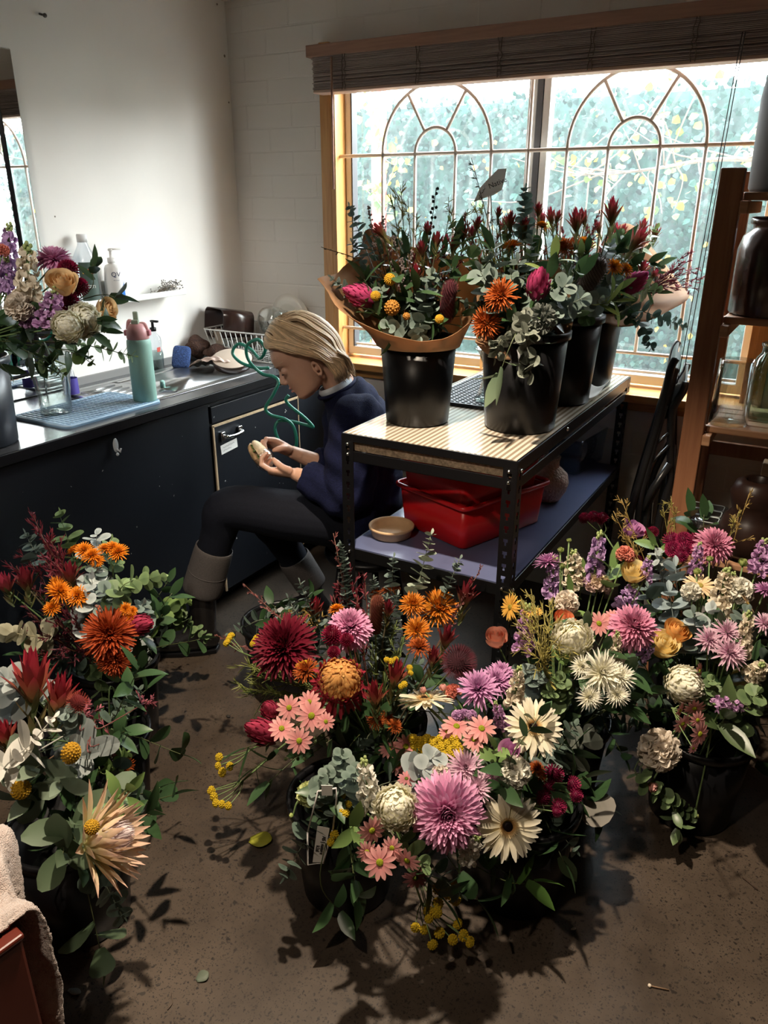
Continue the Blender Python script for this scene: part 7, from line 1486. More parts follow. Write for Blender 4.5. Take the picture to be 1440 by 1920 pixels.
for x, y, r, kd, c_, lab in ((1266, 1062, .040, 'euc', ((.20, .26, .27), (.31, .38, .39)), 'blue-grey stacked gum leaves in the middle of the pastels'), (1214, 1100, .042, 'euc', GREY, 'large round grey gum leaves left of the stacked ones'), (1255, 1110, .040, 'euc', ((.20, .26, .27), (.31, .38, .39)), 'blue-grey gum leaves below the stacked ones'), (1335, 1140, .026, 'pair', SILV, 'silver narrow leaves below the cream stocks'), (1300, 1150, .03, 'euc', GREY, 'dull gum leaves right of the stacked ones'), (1230, 1035, .018, 'pair', SILV, 'little silver leaves below the crimson pompons'), (1335, 1275, .022, 'euc', OLIVE, 'round gum leaves beside the last yellow rose'), (1420, 1300, .03, 'euc', OLIVE, 'olive gum leaves in the shade at the frame edge'), (1400, 1148, .028, 'euc', GREY, 'gum leaf under the edge-on peach gerbera')): sp(kd, x, y, 'F' if y > 1050 else 'G', lab, r, .12, c_, lift=1.02)
for x, y, r, c_, lab in ((1250, 1270, .042, DKG, 'broad leaf left of the creamy incurved flower'), (1360, 1345, .050, ((.05, .08, .03), (.09, .13, .05)), 'large shaded leaf below the mauve stock'), (1295, 960, .05, DKG, 'dark camellia leaves in front of the rack post'), (1320, 965, .045, DKG, 'black-green leaf before the clear food box'), (1225, 1020, .04, GRN, 'broad green leaf beside the orchid pink flower'), (1205, 1240, .035, DKG, 'dark leaves under the yellow rose'), (1350, 1170, .03, DKG, 'dark leaf behind the pale pink trio')): sp('glossy', x, y, 'G' if y < 1050 else 'F', lab, r, .09, c_, lift=1.05)
for i, (x, y, z_) in enumerate(((1150, 958, .66), (1165, 935, .70), (1243, 950, .68), (1258, 930, .72), (1405, 925, .78), (1385, 960, .74), (1180, 1010, .60))): sp('needle', x, y, 'G', ('golden needle sprig near the folded chair foot', 'golden needle sprig above the orchid pink flower', 'green needle sprig in front of the rack post', 'thin needle sprig highest by the rack post', 'golden needle sprig in front of the gourd pot', 'dim needle sprig beside the dusky pink chrysanthemum', 'needle sprig crossing the orchid pink flower')[i], .045, .16, GOLDEN if i in (0, 1, 4, 6) else GOLD, z=z_)
# ---------------------------------------------------------------- dark green filler that closes the gaps
fil = random.Random(12); FL = {'A': 'by the cabinets', 'B': 'beside the towel', 'K': 'around the king protea', 'C': 'among the natives', 'D': 'in the front bouquet', 'H': 'behind the gerberas', 'E': 'beside the bench leg', 'F': 'in the pastels at the frame edge', 'G': 'before the rack', 'C2': 'at the bucket by her boots'}
for k, n_ in (('A', 14), ('B', 12), ('K', 8), ('C', 18), ('D', 16), ('H', 20), ('E', 24), ('F', 28), ('G', 14), ('C2', 5)):
    q = CL[k]
    for i in range(n_):
        a = 2*PI*i/n_+fil.uniform(-.3, .3); el = fil.uniform(-.15, 1.0); d = np.array([math.cos(a)*math.cos(el), math.sin(a)*math.cos(el), math.sin(el)]); p = q['c']+d*q['r']*fil.uniform(.60, .86); p[2] = max(p[2], .22); p[0] = max(p[0], -1.90)
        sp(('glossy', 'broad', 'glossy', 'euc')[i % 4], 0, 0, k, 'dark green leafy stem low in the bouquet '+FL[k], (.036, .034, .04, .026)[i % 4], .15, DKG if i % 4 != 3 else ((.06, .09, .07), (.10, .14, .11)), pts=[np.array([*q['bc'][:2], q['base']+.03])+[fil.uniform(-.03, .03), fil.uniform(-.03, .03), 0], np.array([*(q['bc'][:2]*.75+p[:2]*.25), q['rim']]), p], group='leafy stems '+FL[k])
# ================================================================ wrapped natives on the bench top
def dist(p): return float(np.asarray(p) @ VA)
for k, i, px, py, a, b, hh in (('T1', 0, 765, 560, .165, .20, .245), ('T2', 1, 985, 545, .19, .20, .275), ('T3', 2, 1085, 520, .18, .20, .275), ('T4', 3, 1165, 520, .19, .20, .285)):
    c = vp(px, py, dist(TB[i])-(.03 if i == 0 else 0)); cluster(k, c[:2], c[2], a, b, TZ+.012, TZ+hh, .10, tuple(TB[i][:2]))
kraft = mat('brown_kraft_paper', (.40, .225, .115), .75, var=.10, scale=9, bump=.12, bscale=14, transl=.42)
def wrap_paper(name, label, c, zc, rim, r=.094, m=kraft):
    R_ = spline([vp(*q) for q in rim+rim[:1]], 5*len(rim)); R_ = R_[:-1]; n = len(R_); secs = []
    ang = [math.atan2(-(p-c)@VA, -(p-c)@VR) for p in R_]; col = [np.array([c[0], c[1], 0])-VR*r*math.cos(a)-VA*r*math.sin(a) for a in ang]
    for t in (0, .12, .3, .5, .7, .86, 1):
        s_ = []
        for p, q, a in zip(R_, col, ang):
            lo = np.array([q[0], q[1], zc]); e = lo*(1-t)+p*t; e[2] = zc+(p[2]-zc)*(t**.85); w = .006*math.sin(a*7+t*3)*t*(1-.5*t)+.004*math.sin(a*15)*t; s_.append(e+unit((lo-c)*[1, 1, 0])*w+VZ*w*.4)
        secs.append(s_)
    return solo(name, G().loft(secs, cap=False), m, label, 'wrapping paper', solid=.0012)
wrap_paper('wrapping_paper', 'brown kraft paper flared round the native bouquet nearest her', TB[0], TZ+.222, [(593, 522, 2.16), (640, 582, 2.08), (690, 612, 2.03), (740, 630, 2.02), (790, 640, 2.03), (840, 632, 2.07), (880, 603, 2.14), (905, 562, 2.25), (905, 500, 2.33), (865, 480, 2.36), (800, 470, 2.38), (745, 452, 2.40), (692, 428, 2.38), (672, 470, 2.33), (640, 508, 2.27)], r=.119)
wrap_paper('wrapping_paper', 'brown paper wrap glowing behind the flowers at the window end of the bench', TB[3], TZ+.27, [(1080, 560, 2.62), (1120, 600, 2.58), (1180, 612, 2.58), (1240, 590, 2.62), (1292, 556, 2.72), (1262, 520, 2.82), (1215, 450, 2.88), (1172, 418, 2.90), (1130, 455, 2.88), (1095, 510, 2.78)])
wrap_paper('wrapping_paper', 'brown paper edge between the two front bench buckets', TB[1], TZ+.26, [(888, 640, 2.10), (930, 672, 2.06), (1000, 668, 2.05), (1060, 640, 2.10), (1075, 580, 2.2), (1050, 500, 2.3), (980, 490, 2.3), (912, 520, 2.24), (893, 585, 2.16)])
# T1, nearest her
f('protea', 672, 553, 46, 'T1', 'pink protea facing out of the paper wrap towards her', n=(-.75, .4, .35), stretch=1.3, D=2.12)
f('billy', 731, 524, 21, 'T1', 'yellow billy button, highest of those in the paper wrap', D=2.10)
f('billy', 704, 555, 18, 'T1', 'yellow billy button beside the pink protea in the paper wrap', D=2.09)
f('billy', 824, 598, 16, 'T1', 'yellow billy button low in front of the dark banksia', D=2.06)
f('bud_ball', 735, 577, 27, 'T1', 'orange-brown everlasting bud in the paper wrap', D=2.09, n=(0, .9, .4))
f('bud_ball', 762, 593, 13, 'T1', 'tiny pinkish bud in the shade of the paper wrap', D=2.09)
for x, y, d_, n_, k, lab in ((712, 432, 40, (-.7, .1, .8), 'leuca', 'dark red leucadendron leaning left out of the paper wrap'), (820, 448, 34, (.1, .2, 1), 'leuca_dark', 'upright dark red leucadendron in the paper wrap'), (790, 465, 34, (-.1, .3, 1), 'leuca_dark', 'dark red leucadendron left of the upright one in the wrap'), (780, 510, 36, (0, .5, .9), 'leuca', 'red leucadendron in the middle of the paper wrap'), (725, 548, 30, (-.2, .7, .6), 'leuca_dark', 'small wine red leucadendron beside the billy buttons')): f(k, x, y, d_, 'T1', lab, n=n_, D=2.14, stretch=1.15)
f('leuca_pink', 801, 427, 32, 'T1', 'backlit bright pink bud at the top of the paper wrap', n=(0, .2, 1), D=2.26)
f('leuca_pink', 836, 450, 30, 'T1', 'backlit pink bud behind the upright dark leucadendron', n=(.2, .2, 1), D=2.26)
f('banksia_dark', 840, 566, 44, 'T1', 'dark maroon banksia cone at the right side of the paper wrap', n=(.1, .35, 1), D=2.12, stretch=1.7)
for x, y in ((716, 410), (740, 450), (765, 475), (690, 395), (752, 500), (775, 500)): sp('rice', x, y, 'T1', 'dark twig of tiny pale flowers in the paper wrap', .035, .17, ((.1, .09, .06), (.42, .34, .34)), D=2.18, group='tiny pale flower twigs in the paper wrap')
for x, y, D_ in ((751, 348, 2.32), (735, 375, 2.3), (765, 372, 2.3), (818, 352, 2.3), (845, 385, 2.32), (870, 400, 2.3), (780, 400, 2.28)): sp('needle' if x != 818 else 'berry', x, y, 'T1', 'feathery green sprig against the window above the paper wrap' if x != 818 else 'dark beaded sprig standing up against the window', .05 if x != 818 else .012, .15, GOLD if x != 818 else ((.03, .04, .03), (.05, .06, .05)), D=D_, group='feathery sprigs above the paper wrap' if x != 818 else None)
for x, y, r, kd, lab, D_ in ((655, 388, .018, 'euc', 'backlit gum tip in front of the pine window frame', 2.3), (660, 455, .018, 'euc', 'lower gum tip in front of the pine window frame', 2.28), (798, 545, .026, 'euc', 'grey-green gum leaves in the middle of the paper wrap', 2.1), (728, 612, .028, 'euc', 'pale grey leaves at the front lip of the paper wrap', 2.07), (788, 632, .028, 'euc', 'grey leaves hanging over the front lip of the wrap', 2.06), (622, 522, .018, 'euc', 'small gum leaves at the outer tip of the paper wrap', 2.17), (850, 500, .026, 'broad', 'shaded leaves behind the dark banksia', 2.16), (700, 590, .040, 'long', 'long dark protea leaves along the paper wrap', 2.12), (735, 635, .038, 'long', 'dark leaves low inside the paper wrap', 2.10), (870, 590, .034, 'glossy', 'dark leaves at the right edge of the paper wrap', 2.14), (680, 520, .036, 'long', 'dark leaves above the pink protea in the wrap', 2.14), (760, 560, .034, 'glossy', 'dark leaves among the billy buttons', 2.14), (810, 610, .032, 'glossy', 'dark leaves under the low billy button', 2.10)): sp(kd, x, y, 'T1', lab, r, .14, GREY if kd == 'euc' else DKG, D=D_)
sp('twig', 602, 463, 'T1', 'bare twig pointing left across the window frame', .012, .10, ((.14, .09, .04), (.2, .14, .07)), D=2.26, via=[(690, 500)])
# T2 front corner
f('rust', 940, 553, 58, 'T2', 'rust red chrysanthemum between the two front bench buckets', n=(-.5, .75, .4), D=2.02)
f('rust', 912, 606, 56, 'T2', 'shaded rust flower below the rust red chrysanthemum', n=(-.5, .8, .1), D=2.06)
f('protea', 1010, 530, 48, 'T2', 'crimson pink protea bud at the front bench corner', n=(.0, .6, .9), D=2.0, stretch=1.25)
for x, y, d_, lab in ((957, 412, 34, 'backlit red leucadendron above the front corner bucket'), (1010, 392, 26, 'small backlit red leucadendron further along'), (935, 398, 22, 'thin backlit red bud beside the white name card'), (985, 420, 26, 'red bud left of the slim gum column')): f('leuca_open', x, y, d_, 'T2', lab, n=(fr.uniform(-.2, .2), .1, 1), D=2.28, stretch=1.35)
for x, y, d_, lab in ((960, 462, 34, 'backlit orange flower above the big grey gum leaves'), (1017, 425, 28, 'small orange flower against the window'), (1060, 467, 46, 'dark orange chrysanthemum in the middle of the bench flowers'), (1092, 460, 40, 'orange flower partly behind the serrated leaf')): f('spray_orange' if x != 1060 else 'rust', x, y, d_, 'T2' if x < 1050 else 'T3', lab, D=2.22 if x < 1050 else 2.4, name='chrysanthemum')
for x, y, r, lab, D_ in ((918, 460, .034, 'big backlit gum leaves above the paper edge', 2.16), (900, 508, .040, 'big grey gum leaves between the wrapped bouquets', 2.06), (925, 520, .034, 'grey gum leaves above the rust red chrysanthemum', 2.06), (985, 352, .018, 'slim gum column standing highest against the window mullion', 2.34), (1000, 440, .022, 'dark gum column above the protea bud', 2.16), (1062, 532, .034, 'flat grey gum leaves right of the protea bud', 1.98), (1090, 560, .036, 'dark grey gum leaves hanging right of the protea bud', 2.0), (970, 490, .03, 'gum leaves behind the protea bud', 2.12), (1040, 590, .03, 'grey leaves under the protea bud', 1.98)): sp('euc' if x != 985 else 'baby', x, y, 'T2', lab, r, .16, GREY if y > 400 else ((.07, .11, .09), (.11, .16, .13)), D=D_)
sp('serr', 1037, 480, 'T2', 'upright yellow-green serrated banksia leaf', .038, .10, LIME, D=2.06)
f('blossom', 1014, 598, 56, 'T2', 'grey-white leafy head hanging over the front corner bucket', n=(.1, .9, .1), D=1.98)
sp('strand', 997, 705, 'T2', 'long grey-green flower strand hanging down the front corner bucket', .034, .20, ((.11, .125, .095), (.18, .195, .16)), D=1.93, via=[(985, 620), (990, 660)])
sp('strand', 925, 672, 'T2', 'short grey strand over the left lip of the front corner bucket', .026, .08, ((.10, .115, .09), (.16, .175, .14)), D=1.98, via=[(945, 630)])
sp('long', 935, 705, 'T2', 'long willow-like leaf hanging down the front corner bucket', .055, .05, ((.09, .13, .08), (.15, .20, .12)), D=1.95, via=[(965, 630)])
sp('berry', 905, 640, 'T2', 'dark hanging sprig over the glass vase between the buckets', .02, .12, DKG, D=2.06, via=[(925, 610)])
for x, y, D_ in ((890, 385, 2.34), (905, 410, 2.3), (870, 430, 2.3), (930, 430, 2.3), (915, 440, 2.28)): sp('needle', x, y, 'T2', 'golden backlit needle foliage near the white name card', .05, .13, ((.36, .34, .06), (.5, .45, .1)), D=D_, group='golden needle foliage near the name card')
sp('needle', 884, 296, 'T2', 'tall bare feathery stem rising past the grille bar', .03, .22, ((.10, .08, .06), (.15, .12, .09)), D=2.42)
# T3, T4
for x, y, d_, D_, n_, lab in ((1080, 412, 44, 2.36, (-.05, .1, 1), 'dark red leucadendron, middle one against the window'), (1148, 394, 48, 2.36, (.05, .1, 1), 'tallest deep red leucadendron against the window'), (1197, 448, 50, 2.44, (.55, .15, .8), 'red leucadendron leaning right towards the rack')): f('leuca_open', x, y, d_, 'T3', lab, D=D_, n=n_, stretch=1.35)
for x, y in ((1040, 400), (1055, 430), (1100, 425), (1120, 400), (1135, 440), (1045, 450), (1110, 445)): sp('twig', x, y, 'T3', 'backlit reddish twigs along the top of the bench flowers', .05, .12, ((.25, .05, .06), (.42, .12, .12)), D=2.5, group='backlit reddish twigs on the bench')
f('banksia_grey', 1113, 514, 50, 'T3', 'brownish grey banksia cone leaning right', n=(.35, .55, .9), D=2.28, stretch=1.35)
f('spray_orange', 1150, 501, 34, 'T3', 'orange pompon beside the grey banksia, the nearer of two', D=2.32, n=(.2, .7, .7))
f('spray_orange', 1173, 506, 30, 'T3', 'orange pompon beside the grey banksia, the farther of two', D=2.36, n=(.4, .6, .7))
f('protea', 1193, 528, 40, 'T4', 'pink protea on the far side of the bench flowers', n=(.5, .5, .6), D=2.46, stretch=1.2)
f('leuca_pink', 1207, 500, 34, 'T4', 'backlit hot pink bud above the far protea', n=(.3, .2, 1), D=2.6)
f('leuca_pink', 1228, 512, 24, 'T4', 'small hot pink bud nearest the red twigs', n=(.6, .2, .8), D=2.6)
for x, y, lab, D_ in ((1163, 540, 'pale green serrated leaf pointing right', 2.26), (1158, 565, 'second serrated leaf, lying below the first', 2.24), (1088, 478, 'short serrated leaf behind the grey banksia', 2.34)): sp('serr', x, y, 'T3', lab, .034, .07, LIME, D=D_, via=[(1118, 572)] if x > 1100 else None)
for x, y, r, lab, D_, c_ in ((1125, 560, .034, 'dark dusty leaves under the grey banksia', 2.24, GREY), (1155, 525, .028, 'grey gum leaves below the orange pompons', 2.3, GREY), (1228, 430, .028, 'bright backlit gum leaf pair at the upper right', 2.62, LIME), (1165, 440, .026, 'gum leaves in front of the glowing paper', 2.5, OLIVE), (1230, 545, .026, 'gum leaves in front of the paper tip', 2.5, OLIVE), (1282, 612, .020, 'dark trailing gum sprig over the window, the upper one', 2.6, ((.05, .09, .07), (.08, .13, .10))), (1222, 652, .020, 'dark trailing gum sprig over the window, the lower one', 2.5, ((.05, .09, .07), (.08, .13, .10))), (1185, 600, .03, 'dark leaves over the far bucket', 2.5, DKG), (1100, 600, .03, 'dark leaves over the second bucket', 2.3, DKG)): sp('euc', x, y, 'T4' if D_ > 2.45 else 'T3', lab, r, .18 if r == .02 else .13, c_, D=D_, via=[(1180, 575)] if r == .02 else None)
for x, y in ((1300, 482), (1312, 500), (1305, 540), (1290, 470), (1318, 520), (1280, 515), (1270, 500)): sp('twig', x, y, 'T4', 'wispy dark red twig spreading right across the window', .055, .20, ((.18, .03, .05), (.30, .08, .10)), D=2.72, via=[(1215, 540)], group='wispy dark red twigs across the window')
tops = random.Random(5)
for i in range(26):
    x = 850+i*15+tops.uniform(-6, 6); D_ = 2.25+.40*(x-850)/390+tops.uniform(-.04, .06); k = 'T2' if x < 1010 else 'T3' if x < 1120 else 'T4'
    f(('leuca_open', 'leuca', 'leuca_pink')[i % 3], x, 425+tops.uniform(-22, 45), tops.uniform(24, 34), k, 'small backlit red leucadendron tip among the bench flowers', n=(tops.uniform(-.35, .35), .1, 1), D=D_, group='backlit red tips on the bench', stretch=1.3)
for i in range(16):
    x = 845+i*25+tops.uniform(-8, 8); D_ = 2.2+.42*(x-850)/390; k = 'T2' if x < 1010 else 'T3' if x < 1120 else 'T4'
    sp('twig' if i % 2 else 'euc', x, 420+tops.uniform(-30, 60), k, 'reddish twig among the backlit bench flowers' if i % 2 else 'gum sprig among the backlit bench flowers', .05 if i % 2 else .022, .15, ((.22, .06, .04), (.40, .14, .08)) if i % 2 else OLIVE, D=D_, group='reddish twigs in the bench flowers' if i % 2 else 'gum sprigs in the bench flowers')
for i in range(12):
    x = 700+i*15+tops.uniform(-6, 6); sp(('glossy', 'long', 'twig')[i % 3], x, 445+tops.uniform(-25, 40), 'T1', ('dark leafy tip', 'long dark leaf tip', 'fine dark twig')[i % 3]+' standing at the back of the paper wrap', (.03, .042, .05)[i % 3], .15, DKG if i % 3 != 2 else RED2, D=2.22, group=('dark leafy tips', 'long dark leaf tips', 'fine dark twigs')[i % 3]+' in the paper wrap')
for k, n_ in (('T1', 16), ('T2', 20), ('T3', 20), ('T4', 18)):
    q = CL[k]; nm = {'T1': 'in the paper wrap', 'T2': 'in the front corner bucket', 'T3': 'in the second bench bucket', 'T4': 'in the far bench bucket'}[k]
    for i in range(n_):
        a = 2*PI*i/n_+fil.uniform(-.3, .3); el = fil.uniform(-.35, .75); d = np.array([math.cos(a)*math.cos(el), math.sin(a)*math.cos(el), math.sin(el)]); p = q['c']+d*q['r']*fil.uniform(.6, .92)*[.95, .95, 1]; p[2] = max(p[2], q['rim']+.03)
        sp(('glossy', 'broad', 'long', 'euc')[i % 4], 0, 0, k, 'dark leafy stem filling the bouquet '+nm, (.032, .030, .045, .026)[i % 4], .14, DKG if i % 4 != 3 else ((.07, .10, .08), (.11, .15, .12)), pts=[np.array([*q['bc'][:2], q['base']+.03]), np.array([*(q['bc'][:2]*.8+p[:2]*.2), q['rim']]), p], group='leafy stems '+nm)
# white name card on a stick
D_ = 2.50; poly = [(888, 379), (900, 352), (918, 332), (934, 317), (950, 316), (946, 338), (941, 356), (925, 366), (906, 372)]
nc_ = thing('name_card', 'white plastic name card with a handwritten word, standing in the bench flowers', 'sign', (*vp(915, 420, D_)[:2], TZ+.1))
front_ = [vp(x, y, D_+.012*math.sin(i)) for i, (x, y) in enumerate(poly)]
g = G(); cF = np.mean(front_, 0); n0 = len(poly); g.add([*front_, *[p+VA*.0015 for p in front_]], [tuple(range(n0-1, -1, -1)), tuple(range(n0, 2*n0))]+[(i, (i+1) % n0, n0+(i+1) % n0, n0+i) for i in range(n0)]); part('card', g, mat('white_card_plastic', (.72, .70, .68), .5, transl=.15), nc_, False)
part('stick', G().tube([vp(920, 365, D_+.004), vp(925, 470, D_+.004), np.array([*TB[2][:2], TZ+.06])], .0022, 6), mat('clear_stick', (.6, .6, .58), .3), nc_)
wx = unit(vp(944, 338, D_)-vp(928, 345, D_)); wn = -VA; wy = np.cross(wn, wx)
o_ = letters('handwriting', 'Native', .021, vp(933, 343, D_-.016), Matrix(np.stack([wx, unit(wy), wn], 1).tolist()), INK, nc_, 'handwritten word')
# ================================================================ counter bouquet
KB = np.array([-2.085, 1.275, CZ+.0005])
tall_bucket('flower_bucket', 'dark grey bucket of pastel flowers on the worktop by the mirror', KB, .105, .118, .25, m=mat('charcoal_plastic', (.040, .046, .058), .35))
cluster('K1', KB[:2]+np.array([.0, .0]), CZ+.34, .235, .24, CZ+.012, CZ+.25, .10)
Dk = dist(KB)
f('stock_lilac', 16, 478, 52, 'K1', 'tall lilac stock at the frame edge in front of the mirror', n=(.1, .2, 1), stretch=1.7, D=Dk)
f('ruffle_salmon', 5, 470, 26, 'K1', 'small peach florets at the frame edge beside the lilac stock', D=Dk-.08)
f('stock_lilac', 12, 520, 44, 'K1', 'purple stock low at the frame edge', n=(.1, .3, 1), stretch=1.3, D=Dk-.05)
f('mum_pink', 102, 490, 70, 'K1', 'pink chrysanthemum seen from the side against the white wall', n=(.15, -.05, 1), D=Dk)
for x, y, d_, lab in ((128, 507, 38, 'dark red pompon highest beside the apricot rose'), (149, 538, 34, 'dark red pompon nearest the pump bottle'), (131, 567, 36, 'dark red pompon above the white chrysanthemum')): f('pom', x, y, d_, 'K1', lab, D=Dk-.06, n=(.5, .6, .5))
f('pom', 114, 583, 22, 'K1', 'shaded dark red pompon behind the white chrysanthemum', D=Dk-.04)
f('rose_apricot', 118, 532, 52, 'K1', 'apricot rose in the middle of the worktop bouquet', n=(.2, .6, .8), D=Dk-.12)
f('rose_apricot', 199, 580, 40, 'K1', 'apricot rose bud reaching out in front of the wall ledge', n=(.8, .3, .3), D=Dk-.02)
f('stock_cream', 52, 522, 66, 'K1', 'peachy cream stock in the worktop bouquet', n=(.1, .3, 1), stretch=1.5, D=Dk-.10)
f('carnation', 36, 575, 56, 'K1', 'peach ruffled flower above the dark leaves', n=(-.1, .9, .2), D=Dk-.14)
f('stock_mauve', 96, 578, 62, 'K1', 'lilac stock in the centre of the worktop bouquet', n=(.35, .5, .8), D=Dk-.14, stretch=1.05)
f('ruffle_lilac', 50, 600, 34, 'K1', 'shaded lilac florets under the leaves', D=Dk-.12, name='stock_flower')
f('mum_white', 128, 612, 72, 'K1', 'creamy white chrysanthemum, nearer of the pair in the worktop bouquet', n=(-.1, .8, .3), D=Dk-.16)
f('mum_white', 156, 602, 78, 'K1', 'creamy white chrysanthemum, the pair\'s outer one facing the sink', n=(.6, .6, .35), D=Dk-.10)
sp('glossy', 175, 495, 'K1', 'glossy leaf standing up in front of the clear bottle', .034, .05, DKG, D=Dk-.02, via=[(150, 560)])
sp('glossy', 222, 558, 'K1', 'glossy dark leaf pointing at the wall ledge', .038, .05, DKG, D=Dk, via=[(160, 560)])
for x, y, r, lab in ((50, 582, .040, 'large dark leaf over the peach ruffled flower'), (112, 640, .042, 'dark leaf under the lilac stock'), (200, 622, .036, 'dark leaves under the apricot rose bud'), (20, 640, .042, 'broad dark leaf at the bucket left side'), (65, 665, .044, 'dark leaves over the worktop bucket rim'), (90, 690, .036, 'hanging dark leaf beside the bucket'), (150, 665, .030, 'dark leaves below the white chrysanthemums'), (8, 690, .036, 'dull leaf at the frame edge by the bucket'), (190, 600, .034, 'green leaves behind the outer white chrysanthemum')): sp('glossy', x, y, 'K1', lab, r, .11, DKG, D=Dk-.12)
sp('pair', 252, 668, 'K1', 'thin gum sprig reaching across to the mint bottle', .014, .19, OLIVE, D=Dk-.02, via=[(130, 645)])
sp('euc', 170, 680, 'K1', 'fresh green leaf pair above the purple detergent', .018, .05, GRN, D=Dk-.05, via=[(120, 655)])
sp('pair', 118, 702, 'K1', 'little hanging gum sprig in front of the glass vase', .014, .10, OLIVE, D=Dk-.10, via=[(80, 675)])
f('bud_pink', 130, 685, 12, 'K1', 'small red petal tip over the blue mat', D=Dk-.06)
for i in range(14):
    a = 2*PI*i/14; el = fil.uniform(-.5, .5); q = CL['K1']; d = np.array([math.cos(a)*math.cos(el), math.sin(a)*math.cos(el), math.sin(el)]); p = q['c']+d*q['r']*fil.uniform(.5, .8); p[2] = max(p[2], q['rim']+.02); p[0] = max(p[0], -2.34)
    sp(('glossy', 'broad')[i % 2], 0, 0, 'K1', 'dark leafy stem filling the worktop bouquet', .036, .12, DKG, pts=[np.array([*q['bc'][:2], q['base']+.03]), np.array([*(q['bc'][:2]*.8+p[:2]*.2), q['rim']]), p], group='leafy stems in the worktop bouquet')
# ================================================================ towel on the red box
terry = mat('cream_terry', (.66, .53, .47), .95, var=.10, scale=45, bump=.9, bscale=420, sheen=.4)
rt_ = np.random.default_rng(6); nu, nv = 150, 84; V = np.zeros((nu+1, nv+1, 3))
Lt, Lh = .20, .40
prof_v = np.linspace(0, 1, nv+1)
for i in range(nu+1):
    u = i/nu
    s_ = -Lt+(Lt+Lh)*u                                   # <0 lies on the lid, >0 hangs down the side
    for j in range(nv+1):
        v = j/nv; w = .02+.215*v*(1-.30*max(0, s_)/Lh)     # distance away from the near edge
        if s_ < -.03: hgt = .424+.010; lump_ = .115*math.exp(-((v-.72)/.27)**2)*min(1, (-s_)/.05)+.045*math.exp(-((v-.30-.5*(s_+.2))/.12)**2)
        else: hgt = .424+.010; lump_ = .115*math.exp(-((v-.72)/.27)**2)*max(0, .6-(s_+.03)*6)+.045*math.exp(-((v-.30-.5*(s_+.2))/.12)**2)*max(0, 1-(s_+.03)*12)
        if s_ < 0: ox, z = s_, hgt+lump_
        else:
            b = min(s_, .03)/.03; ox = .018+.022*math.sin(b*PI/2)*.6+.020*math.sin(v*9+u*3)*min(1, s_/.1)+.05*max(0, .75-v)*0+.055*math.exp(-((v-.75)/.25)**2)*max(0, 1-s_/.16); z = hgt+lump_-max(0, s_-.012)*1.0
        P = e1-sd*ox+pd*w; V[i, j] = [P[0], P[1], max(z, .03)]
N_ = np.cross(np.gradient(V, axis=0), np.gradient(V, axis=1)); N_ /= np.linalg.norm(N_, axis=2)[..., None]+1e-9
V += N_*(rt_.normal(0, .0011, (nu+1, nv+1))+.004*np.sin(np.arange(nu+1)[:, None]*.13+np.arange(nv+1)[None]*.21))[..., None]
F = [(i*(nv+1)+j, i*(nv+1)+j+1, (i+1)*(nv+1)+j+1, (i+1)*(nv+1)+j) for i in range(nu) for j in range(nv)]
solo('towel', G().add(V.reshape(-1, 3), F), terry, 'cream terry towel thrown over the red box', 'towel', solid=.007)
# ================================================================ name tag on the front bucket
Dt = 1.285; nt_ = thing('name_tag', 'white wire holder with a handwritten paper strip hung on the front bucket', 'tag', vp(590, 1622, Dt))
wire_m = mat('white_wire_plastic', (.74, .70, .68), .45)
part('holder_frame', G().tube([vp(577, 1560, Dt-.004), vp(577, 1621, Dt), vp(606, 1618, Dt), vp(624, 1556, Dt-.004)], .0022, 6).tube([vp(596, 1484, Dt-.05), vp(630, 1478, Dt-.05), vp(631, 1500, Dt-.05), vp(624, 1556, Dt-.004)], .0022, 6).tube([vp(577, 1560, Dt-.004), vp(596, 1484, Dt-.05)], .0018, 6), wire_m, nt_)
pq = [vp(595, 1549, Dt-.006), vp(618, 1553, Dt-.006), vp(606, 1617, Dt-.003), vp(586, 1617, Dt-.003)]
g = G().add([*pq, *[p+VA*.001 for p in pq]], [(3, 2, 1, 0), (4, 5, 6, 7), (0, 1, 5, 4), (1, 2, 6, 5), (2, 3, 7, 6), (3, 0, 4, 7)]); part('paper_strip', g, PAPER, nt_, False)
tx = unit((pq[2]+pq[3])/2-(pq[0]+pq[1])/2); tn = unit(np.cross(pq[3]-pq[0], pq[1]-pq[0]));
if tn @ VA > 0: tn = -tn
ty = np.cross(tn, tx); Rm_ = Matrix(np.stack([tx, ty, tn], 1).tolist()); mc = sum(pq)/4
letters('handwriting', 'AS | nature', .0118, mc+ty*.0042+tn*.0012-tx*.001, Rm_, INK, nt_, 'handwritten line'); letters('handwriting', 'k2sl', .0115, mc-ty*.0058+tn*.0012+tx*.010, Rm_, INK, nt_, 'handwritten line')
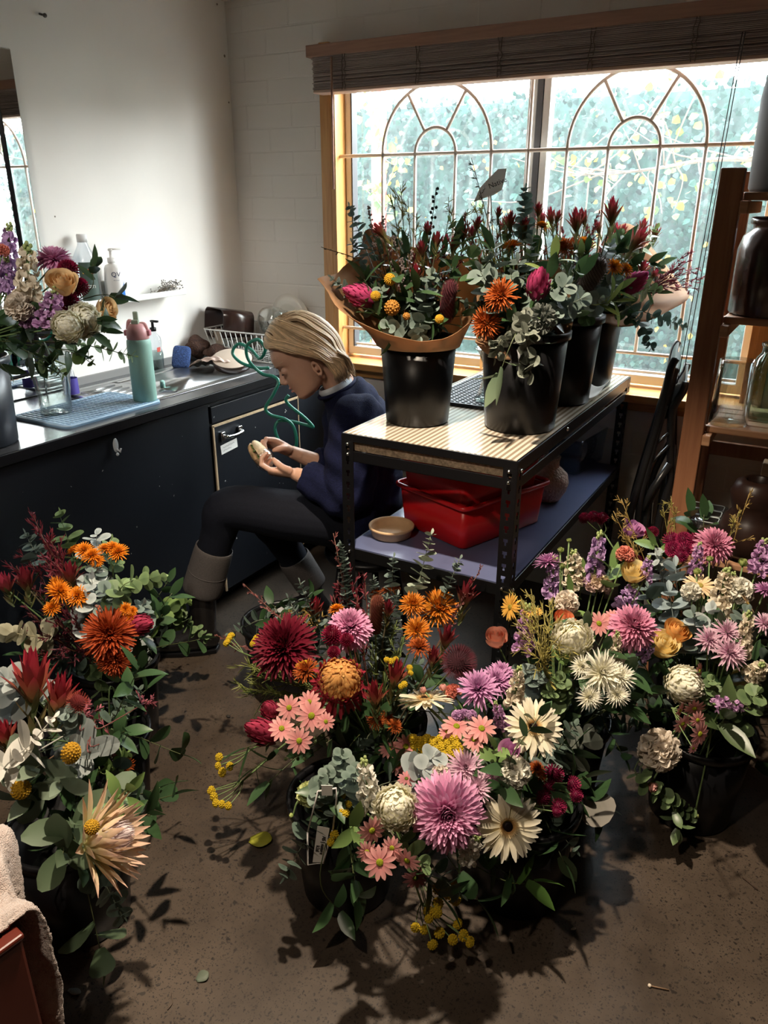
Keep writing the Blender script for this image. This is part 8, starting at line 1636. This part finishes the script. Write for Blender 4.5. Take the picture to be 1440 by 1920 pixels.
part('paper_top', G().box(vp(613, 1482, Dt-.055), (.022, .001, .026), rz=-YAW), PAPER, nt_, False)
# ================================================================ bits on the floor
def floor_leaf(name, label, x, y, r, col, az, el=.6, cat='leaf', lift=.002):
    p = onz(x, y, lift); g = G(); d = np.array([math.cos(az), math.sin(az), 0]); petal(g, p-d*r, d, VZ, 2*r, 2*r*el, .25, .18, np.array(col)*.85, col, 'round', 8); V = g.V(); V[:, 2] = np.maximum(V[:, 2], .0012); g.v = [V]; return solo(name, g, LEAF, label, cat, solid=.0008)
floor_leaf('fallen_leaf', 'crumpled yellow-green leaf scrap lying on the lit concrete', 489, 1577, .030, (.36, .36, .04), .4, .9)
floor_leaf('fallen_leaf', 'round dull green leaf flat on the floor near the bottom', 380, 1832, .014, (.16, .19, .14), 1.2, 1.0)
floor_leaf('fallen_leaf', 'small grey leaf lying under the king protea', 140, 1860, .016, (.20, .20, .18), .2, .5)
floor_leaf('fallen_petal', 'tiny pale petal on the floor by the bottom edge', 1075, 1742, .006, (.5, .4, .3), .7, .6, 'petal')
p, q = onz(1218, 1848, .004), onz(1254, 1856, .003)
tw_ = thing('fallen_twig', 'short dry twig with a pale bead end on the lit concrete', 'twig', p); part('twig', G().tube([p, q], .0016, 6), mat('dry_twig', (.20, .12, .07), .7), tw_); part('bead', G().ball(p, .0042, 8, 6), mat('pale_bead', (.7, .6, .48), .5), tw_)
p = onz(1405, 1655, .003); solo('wet_twig', G().tube([onz(1392, 1645, .003), p, onz(1420, 1668, .003)], .0018, 6), mat('wet_dark_twig', (.06, .04, .03), .1), 'thin wet twig on the dark floor near the frame edge', 'twig')
p = onz(318, 1890, .003); solo('fallen_twig', G().tube(spline([onz(322, 1862, .003), onz(323, 1880, .003), onz(314, 1893, .003)], 8), .0012, 5), mat('dry_stem', (.10, .07, .05), .7), 'curved dry stem on the floor beside the towel', 'stem')
g = G().ball(onz(428, 1343, .004), (.008, .006, .004), 8, 6); solo('seed_head', g, mat('dark_seed', (.015, .012, .010), .8), 'dark seed head lying on the concrete by the salmon daisies', 'seed')
